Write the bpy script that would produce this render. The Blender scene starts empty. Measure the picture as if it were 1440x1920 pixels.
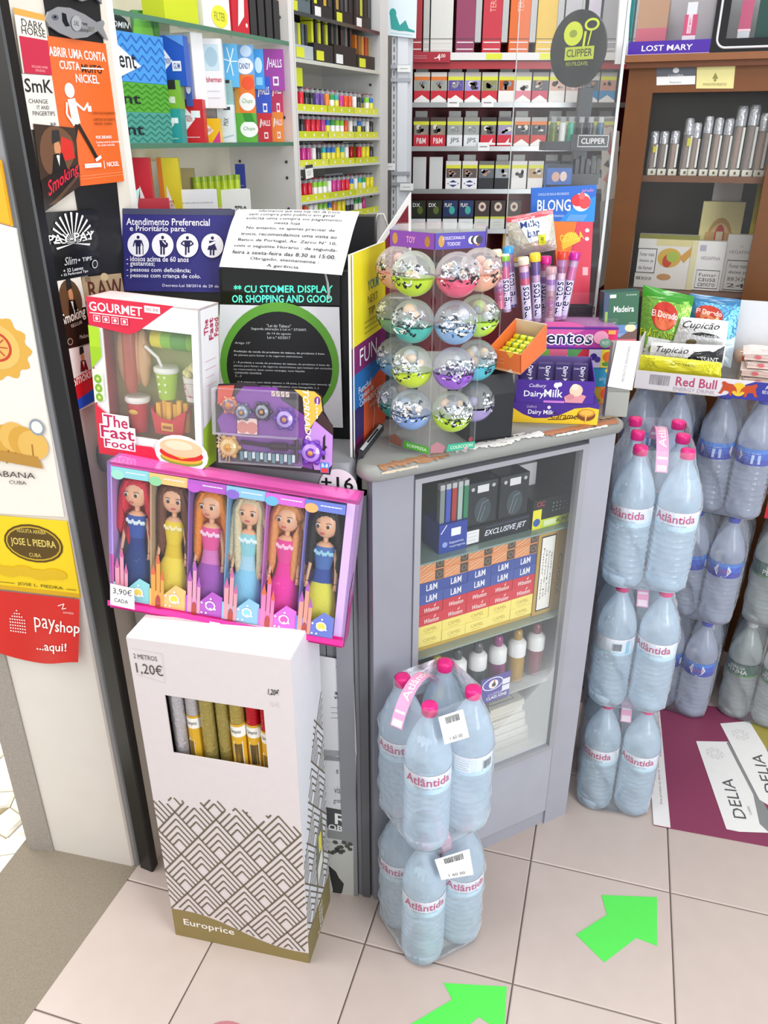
import bpy, math, random
from mathutils import Vector, Matrix
random.seed(7)
R = math.radians
V = Vector
scene = bpy.context.scene
COL = scene.collection

# ---------------------------------------------------------------- camera, light, exposure
CAM_H, FPX, PITCH = 1.5598, 1480.6, 0.44389
cd = bpy.data.cameras.new('camera')
cam = bpy.data.objects.new('camera', cd); COL.objects.link(cam)
cam.location = (0, 0, CAM_H)
cam.rotation_euler = (math.pi/2 - PITCH, 0, 0)
cd.sensor_fit = 'VERTICAL'; cd.sensor_height = 24.0; cd.lens = 24.0*FPX/1920
cd.clip_start = 0.02; cd.clip_end = 60
scene.camera = cam

w = bpy.data.worlds.new('daylight'); scene.world = w; w.use_nodes = True
bg = w.node_tree.nodes['Background']
bg.inputs[0].default_value = (0.98, 0.985, 1.0, 1); bg.inputs[1].default_value = 0.62

def area(name, loc, rot, sx, sy, power, col=(1, 1, 1)):
    l = bpy.data.lights.new(name, 'AREA'); l.shape = 'RECTANGLE'; l.size = sx; l.size_y = sy
    l.energy = power; l.color = col
    o = bpy.data.objects.new(name, l); COL.objects.link(o); o.location = loc; o.rotation_euler = rot
    return o
area('ceiling_tube_front', (0.25, 0.75, 2.95), (0, 0, R(-16)), 1.5, 0.35, 13, (1, .99, .97))
area('ceiling_tube_back', (0.15, 2.0, 2.95), (0, 0, R(-16)), 1.5, 0.35, 14, (1, .99, .97))
area('street_daylight', (-1.9, 0.4, 2.3), (R(50), 0, R(-75)), 1.2, 1.6, 12, (1, .95, .88))
area('street_sky', (-1.7, 1.7, 2.6), (0, R(-8), 0), 1.2, 1.6, 34, (1, .99, .96))
area('shop_window', (1.55, -0.75, 1.55), (R(82), 0, R(42)), .9, 1.9, 38, (.90, .95, 1))

vs = scene.view_settings
scene.display_settings.display_device = 'sRGB'
vs.view_transform = 'Standard'; vs.look = 'None'; vs.exposure = 0.36; vs.gamma = 1.0; vs.use_curve_mapping = False
cy = scene.cycles
cy.use_denoising = True
cy.max_bounces = 12; cy.transparent_max_bounces = 24; cy.transmission_bounces = 8
cy.caustics_reflective = False; cy.caustics_refractive = False

# ---------------------------------------------------------------- helpers
def lin(c):
    if isinstance(c, str):
        c = c.lstrip('#'); c = [int(c[i:i+2], 16)/255 for i in (0, 2, 4)]
    return tuple((x/12.92 if x <= .04045 else ((x+.055)/1.055)**2.4) for x in c)

MATS = {}
def mat(name):
    return MATS[name]
def new_mat(name, rough=.55, metal=0., spec=.5, coat=0., noise=.05, nscale=40, bump=0., trans=0., ior=1.45, alpha=None, emit=0., fres=.5, bdist=.004):
    m = bpy.data.materials.new(name); m.use_nodes = True; MATS[name] = m
    nt = m.node_tree; N = nt.nodes; L = nt.links
    b = N['Principled BSDF']
    a = N.new('ShaderNodeAttribute'); a.attribute_name = 'Col'
    t = N.new('ShaderNodeTexNoise'); t.inputs['Scale'].default_value = nscale; t.inputs['Detail'].default_value = 3
    tc = N.new('ShaderNodeTexCoord'); L.new(tc.outputs['Object'], t.inputs['Vector'])
    mr = N.new('ShaderNodeMapRange'); mr.inputs[3].default_value = 1-noise; mr.inputs[4].default_value = 1+noise
    L.new(t.outputs[0], mr.inputs[0])
    mx = N.new('ShaderNodeVectorMath'); mx.operation = 'SCALE'
    L.new(a.outputs['Color'], mx.inputs[0]); L.new(mr.outputs[0], mx.inputs['Scale'])
    L.new(mx.outputs[0], b.inputs['Base Color'])
    b.inputs['Roughness'].default_value = rough; b.inputs['Metallic'].default_value = metal
    b.inputs['Specular IOR Level'].default_value = spec; b.inputs['Coat Weight'].default_value = coat
    b.inputs['Coat Roughness'].default_value = .08
    b.inputs['Transmission Weight'].default_value = trans; b.inputs['IOR'].default_value = ior
    if bump:
        bp = N.new('ShaderNodeBump'); bp.inputs['Strength'].default_value = bump; bp.inputs['Distance'].default_value = bdist
        L.new(t.outputs[0], bp.inputs['Height']); L.new(bp.outputs[0], b.inputs['Normal'])
    if emit:
        L.new(mx.outputs[0], b.inputs['Emission Color']); b.inputs['Emission Strength'].default_value = emit
    if alpha is not None:
        # thin clear sheet: mostly see-through, glancing angles reflect more
        out = N['Material Output']; tr = N.new('ShaderNodeBsdfTransparent'); mix = N.new('ShaderNodeMixShader')
        fr = N.new('ShaderNodeFresnel'); fr.inputs[0].default_value = 1.25
        ad = N.new('ShaderNodeMath'); ad.operation = 'MULTIPLY_ADD'; ad.use_clamp = True
        L.new(fr.outputs[0], ad.inputs[0]); ad.inputs[1].default_value = fres; ad.inputs[2].default_value = alpha
        L.new(ad.outputs[0], mix.inputs[0]); L.new(tr.outputs[0], mix.inputs[1]); L.new(b.outputs[0], mix.inputs[2])
        L.new(mix.outputs[0], out.inputs[0])
    return m
new_mat('paper', .55, noise=.03, nscale=60)
new_mat('card', .38, spec=.4, noise=.03, nscale=60)
new_mat('gloss', .16, spec=.5, coat=.3, noise=.03)
new_mat('foil', .18, metal=.55, noise=.06, nscale=120, bump=.5)
new_mat('plastic', .3, noise=.04)
new_mat('paint', .42, noise=.07, nscale=14, bump=.05)
new_mat('plaster', .8, noise=.05, nscale=9, bump=.25)
new_mat('stone', .75, noise=.28, nscale=260, bump=.15)
new_mat('cobble', .7, noise=.10, nscale=60, bump=.4)
new_mat('ceramic', .28, noise=.06, nscale=18)
new_mat('wood', .42, noise=.16, nscale=22)
new_mat('metal', .3, metal=.8, noise=.05)
new_mat('black', .35, noise=.05)
new_mat('hair', .4, noise=.25, nscale=180, bump=.6)
new_mat('cloth', .75, noise=.08, nscale=300, bump=.3)
new_mat('glass', .03, noise=0, alpha=.015)
new_mat('acrylic', .06, noise=0, alpha=.03, fres=.35)
new_mat('film', .06, noise=.12, nscale=55, alpha=.11, bump=1.0, fres=1.0, bdist=.010)
new_mat('blister', .08, noise=.05, nscale=60, alpha=.05, bump=.6, fres=.5)
new_mat('water', .07, noise=.10, nscale=45, alpha=.46, bump=.55, fres=1.0, coat=.6)
new_mat('capsule', .08, noise=.10, nscale=80, alpha=.22, bump=.25)
new_mat('led', .5, noise=0, emit=1.3)

class B:
    """collects faces with a flat colour each; obj() links them as one mesh object"""
    def __init__(s): s.v = []; s.f = []; s.c = []; s.sm = []
    def add(s, vs_, fs, c, smooth=False):
        o = len(s.v); s.v += [tuple(p) for p in vs_]
        for i, f in enumerate(fs):
            s.f.append(tuple(o+k for k in f)); s.c.append(c[i] if isinstance(c, list) else c); s.sm.append(smooth)
        return s
    def quad(s, a, b, c, d, col): return s.add([a, b, c, d], [(0, 1, 2, 3)], col)
    def hexa(s, p, col):   # p: 4 front TL TR BR BL, 4 back likewise
        return s.add(p, [(0, 3, 2, 1), (4, 5, 6, 7), (0, 1, 5, 4), (3, 7, 6, 2), (0, 4, 7, 3), (1, 2, 6, 5)], col)
    def box(s, x0, x1, y0, y1, z0, z1, col, M=None):
        p = [V(q) for q in ((x0, y0, z1), (x1, y0, z1), (x1, y0, z0), (x0, y0, z0), (x0, y1, z1), (x1, y1, z1), (x1, y1, z0), (x0, y1, z0))]
        if M: p = [M @ q for q in p]
        return s.hexa(p, col)
    def prism(s, pts, d, col):   # pts list of Vectors, d extrusion vector
        n = len(pts); d = V(d)
        return s.add(list(pts)+[V(p)+d for p in pts], [tuple(range(n))[::-1], tuple(range(n, 2*n))]+[(i, (i+1) % n, n+(i+1) % n, n+i) for i in range(n)], col)
    def lathe(s, prof, col, n=16, M=None, caps=True):
        vs_ = []; fs = []; cs = []
        for r, z in prof:
            for k in range(n):
                a = 2*math.pi*k/n; p = V((r*math.cos(a), r*math.sin(a), z)); vs_.append(M @ p if M else p)
        for i in range(len(prof)-1):
            for k in range(n):
                fs.append((i*n+k, i*n+(k+1) % n, (i+1)*n+(k+1) % n, (i+1)*n+k)); cs.append(col[i] if isinstance(col, list) else col)
        s.add(vs_, fs, cs, True)
        if caps:
            c0 = col[0] if isinstance(col, list) else col; c1 = col[-1] if isinstance(col, list) else col
            s.add(vs_[:n], [tuple(range(n))[::-1]], c0); s.add(vs_[-n:], [tuple(range(n))], c1)
        return s
    def tube(s, pts, r, col, n=8):
        pts = [V(p) for p in pts]; rs = r if isinstance(r, list) else [r]*len(pts)
        vs_ = []; fs = []
        up = V((0, 0, 1))
        for i, p in enumerate(pts):
            d = (pts[min(i+1, len(pts)-1)]-pts[max(i-1, 0)]).normalized()
            a = d.cross(up)
            if a.length < .05: a = d.cross(V((1, 0, 0)))
            a.normalize(); b = d.cross(a)
            for k in range(n):
                t = 2*math.pi*k/n; vs_.append(p+(a*math.cos(t)+b*math.sin(t))*rs[i])
        for i in range(len(pts)-1):
            for k in range(n): fs.append((i*n+k, i*n+(k+1) % n, (i+1)*n+(k+1) % n, (i+1)*n+k))
        s.add(vs_, fs, col, True)
        s.add(vs_[:n], [tuple(range(n))[::-1]], col); s.add(vs_[-n:], [tuple(range(n))], col)
        return s
    def ball(s, c, r, col, nu=14, nv=9, M=None, v0=0., v1=1.):
        c = V(c); r = V(r) if hasattr(r, '__len__') else V((r, r, r))
        vs_ = []; fs = []; cs = []
        for i in range(nv+1):
            t = math.pi*(v0+(v1-v0)*i/nv)
            for k in range(nu):
                a = 2*math.pi*k/nu; p = c+V((r.x*math.sin(t)*math.cos(a), r.y*math.sin(t)*math.sin(a), r.z*math.cos(t)))
                vs_.append(M @ p if M else p)
        for i in range(nv):
            for k in range(nu): fs.append((i*nu+k, (i+1)*nu+k, (i+1)*nu+(k+1) % nu, i*nu+(k+1) % nu))
        return s.add(vs_, fs, col, True)
    def obj(s, name, m='paper', parent=None, at=(0, 0, 0), smooth=None):
        at = V(at)
        me = bpy.data.meshes.new(name)
        me.from_pydata([tuple(V(p)-at) for p in s.v], [], s.f)
        ca = me.color_attributes.new('Col', 'FLOAT_COLOR', 'CORNER')
        flat = []
        for f, c in zip(s.f, s.c):
            l = LC.get(c) or LC.setdefault(c, lin(c)+(1.,))
            flat += l*len(f)
        ca.data.foreach_set('color', flat)
        me.polygons.foreach_set('use_smooth', s.sm)
        me.materials.append(mat(m)); me.update()
        o = bpy.data.objects.new(name, me); COL.objects.link(o)
        if parent is not None: o.parent = parent
        else: o.location = at
        return o
LC = {}

def tag(o, label=None, cat=None, group=None, kind=None):
    for k, v in (('label', label), ('category', cat), ('group', group), ('kind', kind)):
        if v: o[k] = v
    return o
def thing(name, label, cat, loc=(0, 0, 0), group=None, rotz=0):
    o = bpy.data.objects.new(name, None); COL.objects.link(o); o.location = loc; o.rotation_euler = (0, 0, rotz)
    o.empty_display_size = .02
    return tag(o, label, cat, group)
def copy_tree(o, parent=None):
    c = o.copy(); COL.objects.link(c)
    if parent is not None: c.parent = parent
    for ch in o.children: copy_tree(ch, c)
    return c
ORD = ['first', 'second', 'third', 'fourth', 'fifth', 'sixth', 'seventh', 'eighth', 'ninth', 'tenth', 'eleventh', 'twelfth', 'thirteenth', 'fourteenth', 'fifteenth', 'sixteenth', 'seventeenth', 'eighteenth']

TC = {}
def text_geo(s, bold=False, ital=False):
    k = (s, bold, ital)
    if k in TC: return TC[k]
    cu = bpy.data.curves.new('t', 'FONT'); cu.body = s; cu.resolution_u = 2; cu.shear = .3 if ital else 0
    if bold: cu.offset = .012
    ob = bpy.data.objects.new('t', cu)
    me = bpy.data.meshes.new_from_object(ob)
    vs_ = [(v.co.x, v.co.y) for v in me.vertices]; fs = [tuple(p.vertices) for p in me.polygons]
    bpy.data.objects.remove(ob); bpy.data.curves.remove(cu); bpy.data.meshes.remove(me)
    if not vs_: vs_ = [(0, 0), (1, 1)]
    x0 = min(v[0] for v in vs_); x1 = max(v[0] for v in vs_); y0 = min(v[1] for v in vs_); y1 = max(v[1] for v in vs_)
    TC[k] = (vs_, fs, x0, x1, y0, y1)
    return TC[k]

class Face:
    """a printed face: (u,v) in 0..1 on four corners (or on a function); every mark lies a hair above the one before"""
    def __init__(s, b, tl, tr=None, br=None, bl=None, fn=None, W=None, H=None, lift=.0005, step=.00012):
        s.b = b; s.l = lift; s.step = step
        if fn: s.fn = fn; s.W = W; s.H = H
        else:
            tl, tr, br, bl = map(V, (tl, tr, br, bl))
            n = (tr-tl).cross(tl-bl).normalized()
            s.W = ((tr-tl).length+(br-bl).length)/2; s.H = ((tl-bl).length+(tr-br).length)/2
            s.fn = lambda u, v, l: (bl*(1-u)+br*u)*(1-v)+(tl*(1-u)+tr*u)*v+n*l
    def up(s): s.l += s.step
    def poly(s, pts, c):
        s.b.add([s.fn(u, v, s.l) for u, v in pts], [tuple(range(len(pts)))], c); s.up(); return s
    def rect(s, u0, v0, u1, v1, c): return s.poly([(u0, v0), (u1, v0), (u1, v1), (u0, v1)], c)
    def ell(s, u, v, ru, rv, c, n=20, a0=0, a1=360):
        return s.poly([(u+ru*math.cos(R(a0+(a1-a0)*k/n)), v+rv*math.sin(R(a0+(a1-a0)*k/n))) for k in range(n+(a1-a0 < 360))], c)
    def circ(s, u, v, r, c, n=20): return s.ell(u, v, r/s.W, r/s.H, c, n)   # r in metres
    def line(s, pts, th, c):   # th in metres
        for (a, b_), (c_, d) in zip(pts, pts[1:]):
            dx, dy = (c_-a)*s.W, (d-b_)*s.H; q = math.hypot(dx, dy) or 1
            nx, ny = -dy/q*th/2/s.W, dx/q*th/2/s.H
            s.b.add([s.fn(p, r_, s.l) for p, r_ in ((a+nx, b_+ny), (a-nx, b_-ny), (c_-nx, d-ny), (c_+nx, d+ny))], [(0, 1, 2, 3)], c)
        s.up(); return s
    def text(s, t, u, v, h, c, w=None, bold=False, ital=False, align='c', rot=0):   # h, w in face fractions, centre at u,v
        vs_, fs, x0, x1, y0, y1 = text_geo(t, bold, ital)
        hm = h*s.H; sy = hm/max(y1-y0, 1e-6); sx = sy
        if w: sx = w*s.W/max(x1-x0, 1e-6) if rot not in (90, -90) else w*s.H/max(x1-x0, 1e-6)
        if rot in (90, -90): sy = h*s.W/max(y1-y0, 1e-6); sx = sx if w else sy
        cx = (x0+x1)/2 if align == 'c' else (x0 if align == 'l' else x1); cy_ = (y0+y1)/2
        ca, sa = math.cos(R(rot)), math.sin(R(rot)); out = []
        for x, y in vs_:
            a, b_ = (x-cx)*sx, (y-cy_)*sy
            out.append(s.fn(u+(a*ca-b_*sa)/s.W, v+(a*sa+b_*ca)/s.H, s.l))
        s.b.add(out, fs, c); s.up(); return s
    def otext(s, t, u, v, h, c, oc, w, ow, **k):   # lettering with an outline, ow in metres
        for a in range(8):
            s.text(t, u+ow*math.cos(a*math.pi/4)/s.W, v+ow*math.sin(a*math.pi/4)/s.H, h, oc, w, True, **k); s.l -= s.step*.8
        s.up(); return s.text(t, u, v, h, c, w, True, **k)
    def bars(s, u0, v0, u1, v1, c='#222222', n=16, seed=1, bgc='#f4f4f4'):
        if bgc: s.rect(u0, v0, u1, v1, bgc)
        r = random.Random(seed)
        for k in range(n):
            a = u0+(u1-u0)*(.06+.88*k/n); s.b.add([s.fn(p, q, s.l) for p, q in ((a, v0+(v1-v0)*.2), (a+(u1-u0)/n*r.uniform(.25, .7), v0+(v1-v0)*.2), (a+(u1-u0)/n*.5, v0+(v1-v0)*.92), (a, v0+(v1-v0)*.92))], [(0, 1, 2, 3)], c)
        s.up(); return s
    def greek(s, u0, v0, u1, v1, rows, c, th=.0012, seed=3, ragged=.25):   # lines of print too small to read
        r = random.Random(seed)
        for k in range(rows):
            v = v1-(v1-v0)*(k+.5)/rows; x = u0; e = u1-(u1-u0)*r.uniform(0, ragged)
            while x < e:
                x2 = min(e, x+(u1-u0)*r.uniform(.06, .16)); s.line([(x, v), (x2, v)], th, c); s.l -= s.step; x = x2+(u1-u0)*.02
        s.up(); return s

# ---- points on real planes of the shop, read from the picture's perspective
SP, CP = math.sin(PITCH), math.cos(PITCH)
def ray(p):
    a, b = (p[0]-720)/FPX, -(p[1]-960)/FPX
    return V((a, CP+b*SP, -SP+b*CP))
EYE = V((0, 0, CAM_H))
def atz(p, z=0.): d = ray(p); return EYE+d*((z-CAM_H)/d.z)
class Plane:
    def __init__(s, p, yaw, tilt=0):
        s.p = V(p); y = R(yaw); t = R(tilt)
        s.e = V((math.cos(y), math.sin(y), 0)); bk = V((-math.sin(y), math.cos(y), 0))
        s.u = V((0, 0, math.cos(t)))+bk*math.sin(t); s.n = s.e.cross(s.u)   # n faces the viewer
    def hit(s, p): d = ray(p); return EYE+d*((s.p-EYE).dot(s.n)/d.dot(s.n))
    def q(s, *pts): return [s.hit(p) for p in pts]
    def off(s, d): r = Plane.__new__(Plane); r.p = s.p-s.n*d; r.e = s.e; r.u = s.u; r.n = s.n; return r
    def bx(s, x, y, z=0): return s.p+s.e*x+V((0, 0, 1))*z-s.n*y   # along, back, up
def rectq(p, x0, y0, x1, y1): return p.q((x0, y0), (x1, y0), (x1, y1), (x0, y1))

def solid(q4, depth, col, b=None, cols=None):
    """box from its front four corners TL TR BR BL and a depth vector"""
    b = b or B(); d = V(depth)
    b.hexa(list(q4)+[p+d for p in q4], cols or col); return b
def flat_thing(name, label, cat, q4, depth, col, m='card', draw=None, group=None, pm=None, part='printed_face', kind=None):
    """a box-like thing: body mesh + one printed part"""
    base = (q4[2]+q4[3])/2
    t = thing(name, label, cat, base, group)
    solid(q4, depth, col).obj('body' if part != 'print' else 'sheet', m, t, base)
    if draw:
        b = B(); draw(Face(b, *q4)); b.obj(part, pm or m, t, base)
    return t
def one_mesh(name, label, cat, q4, depth, col, m='card', draw=None, group=None):
    base = (q4[2]+q4[3])/2
    b = solid(q4, depth, col)
    if draw: draw(Face(b, *q4))
    return tag(b.obj(name, m, None, base), label, cat, group)
def struct(o): o['kind'] = 'structure'; return o
# ================================================================ SETTING
GA = -0.28287; GX, GY, TS = -0.43283, 0.91411, 0.316
gu = V((math.cos(GA), math.sin(GA), 0)); gv = V((-math.sin(GA), math.cos(GA), 0)); G0 = V((GX, GY, 0))
b = B(); b.prism([V((-.30, .3, -.05)), V((2.6, .3, -.05)), V((2.6, 4.2, -.05)), V((-.62, 4.2, -.05)), V((-.62, 1.36, -.05)), V((-.598, 1.29, -.05)), V((-.70, .975, -.05)), V((-.86, .3, -.05))], (0, 0, .046), '#7a6e66')
floor = struct(b.obj('floor', 'plaster'))
tm = []
for k in range(3):
    h = TS/2-.0016; e = .0022; b = B()
    c = ('#c3b4ac', '#bfafa7', '#c6b7af')[k]
    lo = [(-h, -h), (h, -h), (h, h), (-h, h)]; hi = [(-h+e, -h+e), (h-e, -h+e), (h-e, h-e), (-h+e, h-e)]
    b.add([V((x, y, -.005)) for x, y in lo]+[V((x, y, -.0012)) for x, y in lo]+[V((x, y, 0)) for x, y in hi],
          [(0, 1, 5, 4), (1, 2, 6, 5), (2, 3, 7, 6), (3, 0, 4, 7), (4, 5, 9, 8), (5, 6, 10, 9), (6, 7, 11, 10), (7, 4, 8, 11), (8, 9, 10, 11)], c)
    o = b.obj('floor_tile', 'ceramic'); tm.append(o.data); bpy.data.objects.remove(o)
# sill line: tiles stop at the stone threshold
s0, s1 = atz((240, 1648)), atz((65, 1892)); sd = (s1-s0).normalized(); sn = V((-sd.y, sd.x, 0))
if sn.x < 0: sn = -sn
for i in range(-1, 8):
    for j in range(-2, 8):
        c = G0+gu*(TS*(i+.5))+gv*(TS*(j+.5))
        if (c-s0).dot(sn) < .02 or c.y < .7 or c.y > 3.4 or c.x > 1.9: continue
        if j >= 4 and i < 3: continue
        o = bpy.data.objects.new('tile', tm[(i*7+j*3) % 3]); COL.objects.link(o); o.parent = floor; o.location = c; o.rotation_euler.z = GA
# cut tiles beside the threshold
for j in range(-2, 3):
    for i in (-2, -1, 0):
        c = G0+gu*(TS*(i+.5))+gv*(TS*(j+.5))
        d = (c-s0).dot(sn)
        if -.24 < d < .02 and .7 < c.y < 1.7:
            sq = [c+gu*a*(TS/2-.0016)+gv*b_*(TS/2-.0016) for a, b_ in ((-1, -1), (1, -1), (1, 1), (-1, 1))]
            out = []
            for k in range(4):
                p, r_ = sq[k], sq[(k+1) % 4]; dp, dr = (p-s0).dot(sn)-.002, (r_-s0).dot(sn)-.002
                if dp >= 0: out.append(p)
                if dp*dr < 0: out.append(p+(r_-p)*(dp/(dp-dr)))
            if len(out) > 2:
                B().prism([p-V((0, 0, .005)) for p in out], (0, 0, .005), '#c3b4ac').obj('tile', 'ceramic', floor)
# stone threshold
def xy(p, z=0): return V((p[0], p[1], z))
A_ = s0+V((0, .03, 0)); b = B()
thr = [s0+sd*-.10, s1+sd*.55, s1+sd*.55-sn*.30, atz((0, 1690))+V((-.06, -.05, 0)), atz((69, 1585))+V((-.02, .08, 0)), atz((120, 1588))+V((0, .1, 0))]
b.prism([p-V((0, 0, .03)) for p in thr], (0, 0, .031), '#897f6f')
struct(b.obj('trim_1', 'stone')); bpy.data.objects['trim_1']['label'] = 'speckled grey stone threshold at the shop doorway'
# pavement outside: white cobbles
b = B(); b.box(-2.3, -.80, .5, 3.4, -.06, -.012, '#a0977c'); pav = struct(b.obj('pavement', 'plaster'))
rc = random.Random(4); edge_a = atz((0, 1690)); edge_b = atz((69, 1585)); ed = (edge_b-edge_a).normalized(); en = V((ed.y, -ed.x, 0))
if en.x > 0: en = -en
gx = lambda i, j: edge_b+en*(.012+.078*i+rj[(i, j)][0]+(.02*math.sin(j*1.3)))-ed*(.75-.066*j+rj[(i, j)][1]+(.033 if i % 2 else 0))
rj = {(i, j): (rc.uniform(-.013, .013) if i else 0, rc.uniform(-.013, .013)) for i in range(15) for j in range(32)}
for i in range(14):
    for j in range(30):
        q = [gx(i, j), gx(i+1, j), gx(i+1, j+1), gx(i, j+1)]; c = sum(q, V())/4
        if c.x < -1.75 or c.y > 2.4 or c.y < .95: continue
        n = 4; dz = rc.uniform(-.003, .002); t = V((0, 0, dz)); lo = [c+(p-c)*.95+V((0, 0, -.03)) for p in q]; mi = [c+(p-c)*.95+V((0, 0, -.007))+t for p in q]; hi = [c+(p-c)*.80+V((0, 0, -.001))+t for p in q]
        if (q[1]-q[0]).cross(q[2]-q[1]).z < 0: lo, mi, hi = lo[::-1], mi[::-1], hi[::-1]
        b = B(); b.add(lo+mi+hi, [(k, (k+1) % n, n+(k+1) % n, n+k) for k in range(n)]+[(n+k, n+(k+1) % n, 2*n+(k+1) % n, 2*n+k) for k in range(n)]+[tuple(range(2*n, 3*n))], rc.choice(('#f4f1e6', '#fbf9f1', '#ece6d4', '#f7f4ea', '#b9a988' if rc.random() < .3 else '#f2eee0')))
        b.obj('cobblestone', 'cobble', pav)

# white door pillar with rounded grey corner, granite jamb, black post
PW = Plane((-.592, 1.326, 0), math.degrees(math.atan2(1.326-1.374, -.592+.797)))
x_l = -(V((-.797, 1.374, 0))-V((-.592, 1.326, 0))).length
pts = [PW.bx(x_l, 0), PW.bx(-.002, 0)]
b = B(); b.prism([PW.bx(x_l, .25), PW.bx(x_l, 0), PW.bx(-.004, 0), PW.bx(0, .004), PW.bx(0, .25)], (0, 0, 2.9), '#e2dbd2')
struct(b.obj('wall_left', 'plaster'))
b = B(); b.prism([PW.bx(.0005, .25), PW.bx(.0005, .004)]+[PW.bx(.0005+.0145*math.sin(R(t)), .004+.014*(1-math.cos(R(t)))) for t in (30, 60, 90)]+[PW.bx(.015, .25)], (0, 0, 2.9), '#8e8e90')
struct(b.obj('trim_2', 'paint'))
b = B(); b.prism([PW.bx(x_l-.062, .25, 0), PW.bx(x_l-.062, -.012, 0), PW.bx(x_l-.001, -.004, 0), PW.bx(x_l-.001, .25, 0)], (0, 0, 2.9), '#a39a90')
struct(b.obj('trim_3', 'stone'))
b = B(); b.prism([PW.bx(.017, .02), PW.bx(.017, .002), PW.bx(.049, -.004), PW.bx(.052, -.001), PW.bx(.052, .02)], (0, 0, 2.9), '#141414')
b.box(-.006, .006, -.002, .014, 0, .02, '#8a8578', Matrix.Translation(PW.bx(.03, .004)))
struct(b.obj('trim_4', 'black'))
# side wall W that runs back from the black post
W0 = V((-.558, 1.316, 0)); WY = 65.0
PWs = Plane(W0, WY)          # along t, normal toward the shop
b = B(); b.prism([PWs.bx(.012, .05), PWs.bx(.012, 0), PWs.bx(.238, 0), PWs.bx(.238, .05)], (0, 0, 2.6), '#ddd5c8')
struct(b.obj('wall_side', 'paint'))
b = B(); b.prism([PWs.bx(.05, .40), PWs.bx(.05, .375), PWs.bx(1.7, .375), PWs.bx(1.7, .40)], (0, 0, 2.9), '#d8d5cd')
struct(b.obj('wall_shelf', 'plaster'))
b = B(); b.box(-.2, 2.6, 3.0, 3.05, 0, 2.9, '#d2cfcb'); struct(b.obj('wall_back', 'plaster'))
b = B(); b.box(1.75, 1.8, 1.0, 3.0, 0, 2.9, '#cfcbc6'); struct(b.obj('wall_right', 'plaster'))
# black board with stickers on the side wall
q = PWs.q((77, 0), (201, 0), (236, 548), (170, 548))
q[0].z = q[1].z = 2.15
bd = solid(q, -PWs.n*.004-PWs.n*0, '#1b1b1d'); bd = B(); bd.hexa([p+PWs.n*.004 for p in q]+list(q), '#1c1c1e')
board = tag(bd.obj('black_board', 'black', None, (q[2]+q[3])/2), 'tall black board behind the stickers beside the door post', 'board')
SB = PWs.off(-.0045); SW = PWs.off(-.001)
# ---- stickers on the board and side wall: each lies on the wall a little above the last
def sticker(name, label, cat, pl, pts, col, draw, m='gloss', th=.0012):
    q4 = pl.q(*pts); base = (q4[2]+q4[3])/2
    t = thing(name, label, cat, base)
    solid([p+pl.n*th for p in q4], -pl.n*th, col).obj('backing', m, t, base)
    b = B(); draw(Face(b, *[p+pl.n*th for p in q4], lift=.0003)); b.obj('print', m, t, base)
    return t
def cap_man(f, u, v, s, col='#161412'):   # bust in evening dress with a tall hat
    f.poly([(u-.30*s, v-.42*s), (u+.34*s, v-.42*s), (u+.20*s, v-.02*s), (u-.16*s, v-.02*s)], col)
    f.ell(u+.02*s, v+.10*s, .13*s, .17*s, '#c98d63')
    f.poly([(u-.17*s, v+.20*s), (u+.17*s, v+.26*s), (u+.15*s, v+.50*s), (u-.12*s, v+.48*s)], '#2b2a2b')
    f.poly([(u-.06*s, v-.05*s), (u+.08*s, v-.05*s), (u+.03*s, v-.30*s)], '#e8e2d8')
    f.poly([(u-.07*s, v-.06*s), (u+.07*s, v-.02*s), (u+.07*s, v-.07*s), (u-.07*s, v-.01*s)], '#111111')
sticker('sticker', 'orange bank account poster on the black board', 'poster', SB, [(82, 66), (197, 82), (232, 340), (112, 353)], '#e2682c', lambda f: (
    f.text('ABRIR UMA CONTA', .50, .905, .062, '#ffffff', .92, True), f.text('CUSTA', .34, .825, .055, '#ffffff', .32, True),
    f.text('MUITO', .70, .815, .058, '#2a1a12', .34, True), f.line([(.52, .815), (.90, .822)], .002, '#ffffff'), f.text('NICKEL', .60, .745, .058, '#ffffff', .38, True),
    f.ell(.29, .66, .075, .05, '#f6f0e6'), f.poly([(.24, .60), (.36, .61), (.40, .44), (.28, .42)], '#f4ede2'), f.line([(.33, .59), (.48, .53), (.56, .58)], .004, '#f4ede2'),
    f.poly([(.54, .56), (.60, .56), (.60, .52), (.54, .52)], '#ffffff'), f.line([(.34, .43), (.26, .30), (.16, .22)], .0075, '#1a1512'), f.line([(.36, .43), (.50, .29), (.60, .18)], .0068, '#1a1512'), f.line([(.57, .175), (.66, .20)], .005, '#ffffff'), f.line([(.28, .44), (.20, .50), (.22, .58)], .004, '#f4ede2'),
    f.text('CONTA DE PAGAMENTO', .80, .51, .018, '#5c2a10', .40), f.text('CARTAO DE DEBITO', .79, .465, .018, '#5c2a10', .36), f.text('NICKEL CLASSIC', .77, .435, .018, '#5c2a10', .30),
    f.text('POR 20€/ANO', .74, .34, .024, '#ffffff', .26, True), f.text('Comissao anual de manutencao', .80, .305, .016, '#ffffff', .40), f.text('da conta incluida', .76, .283, .016, '#ffffff', .28),
    f.rect(.38, .125, .64, .155, '#ffffff'), f.text('www.nickel.pt', .51, .14, .016, '#d8602a'), f.text('NICKEL', .83, .14, .034, '#ffffff', .2, True), f.line([(.685, .11), (.685, .17)], .0012, '#ffffff'),
    f.line([(.3, .07), (.97, .075)], .0006, '#f2a679'), f.line([(.3, .05), (.97, .055)], .0006, '#f2a679')))
SW2 = PWs.off(-.0065)
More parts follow.
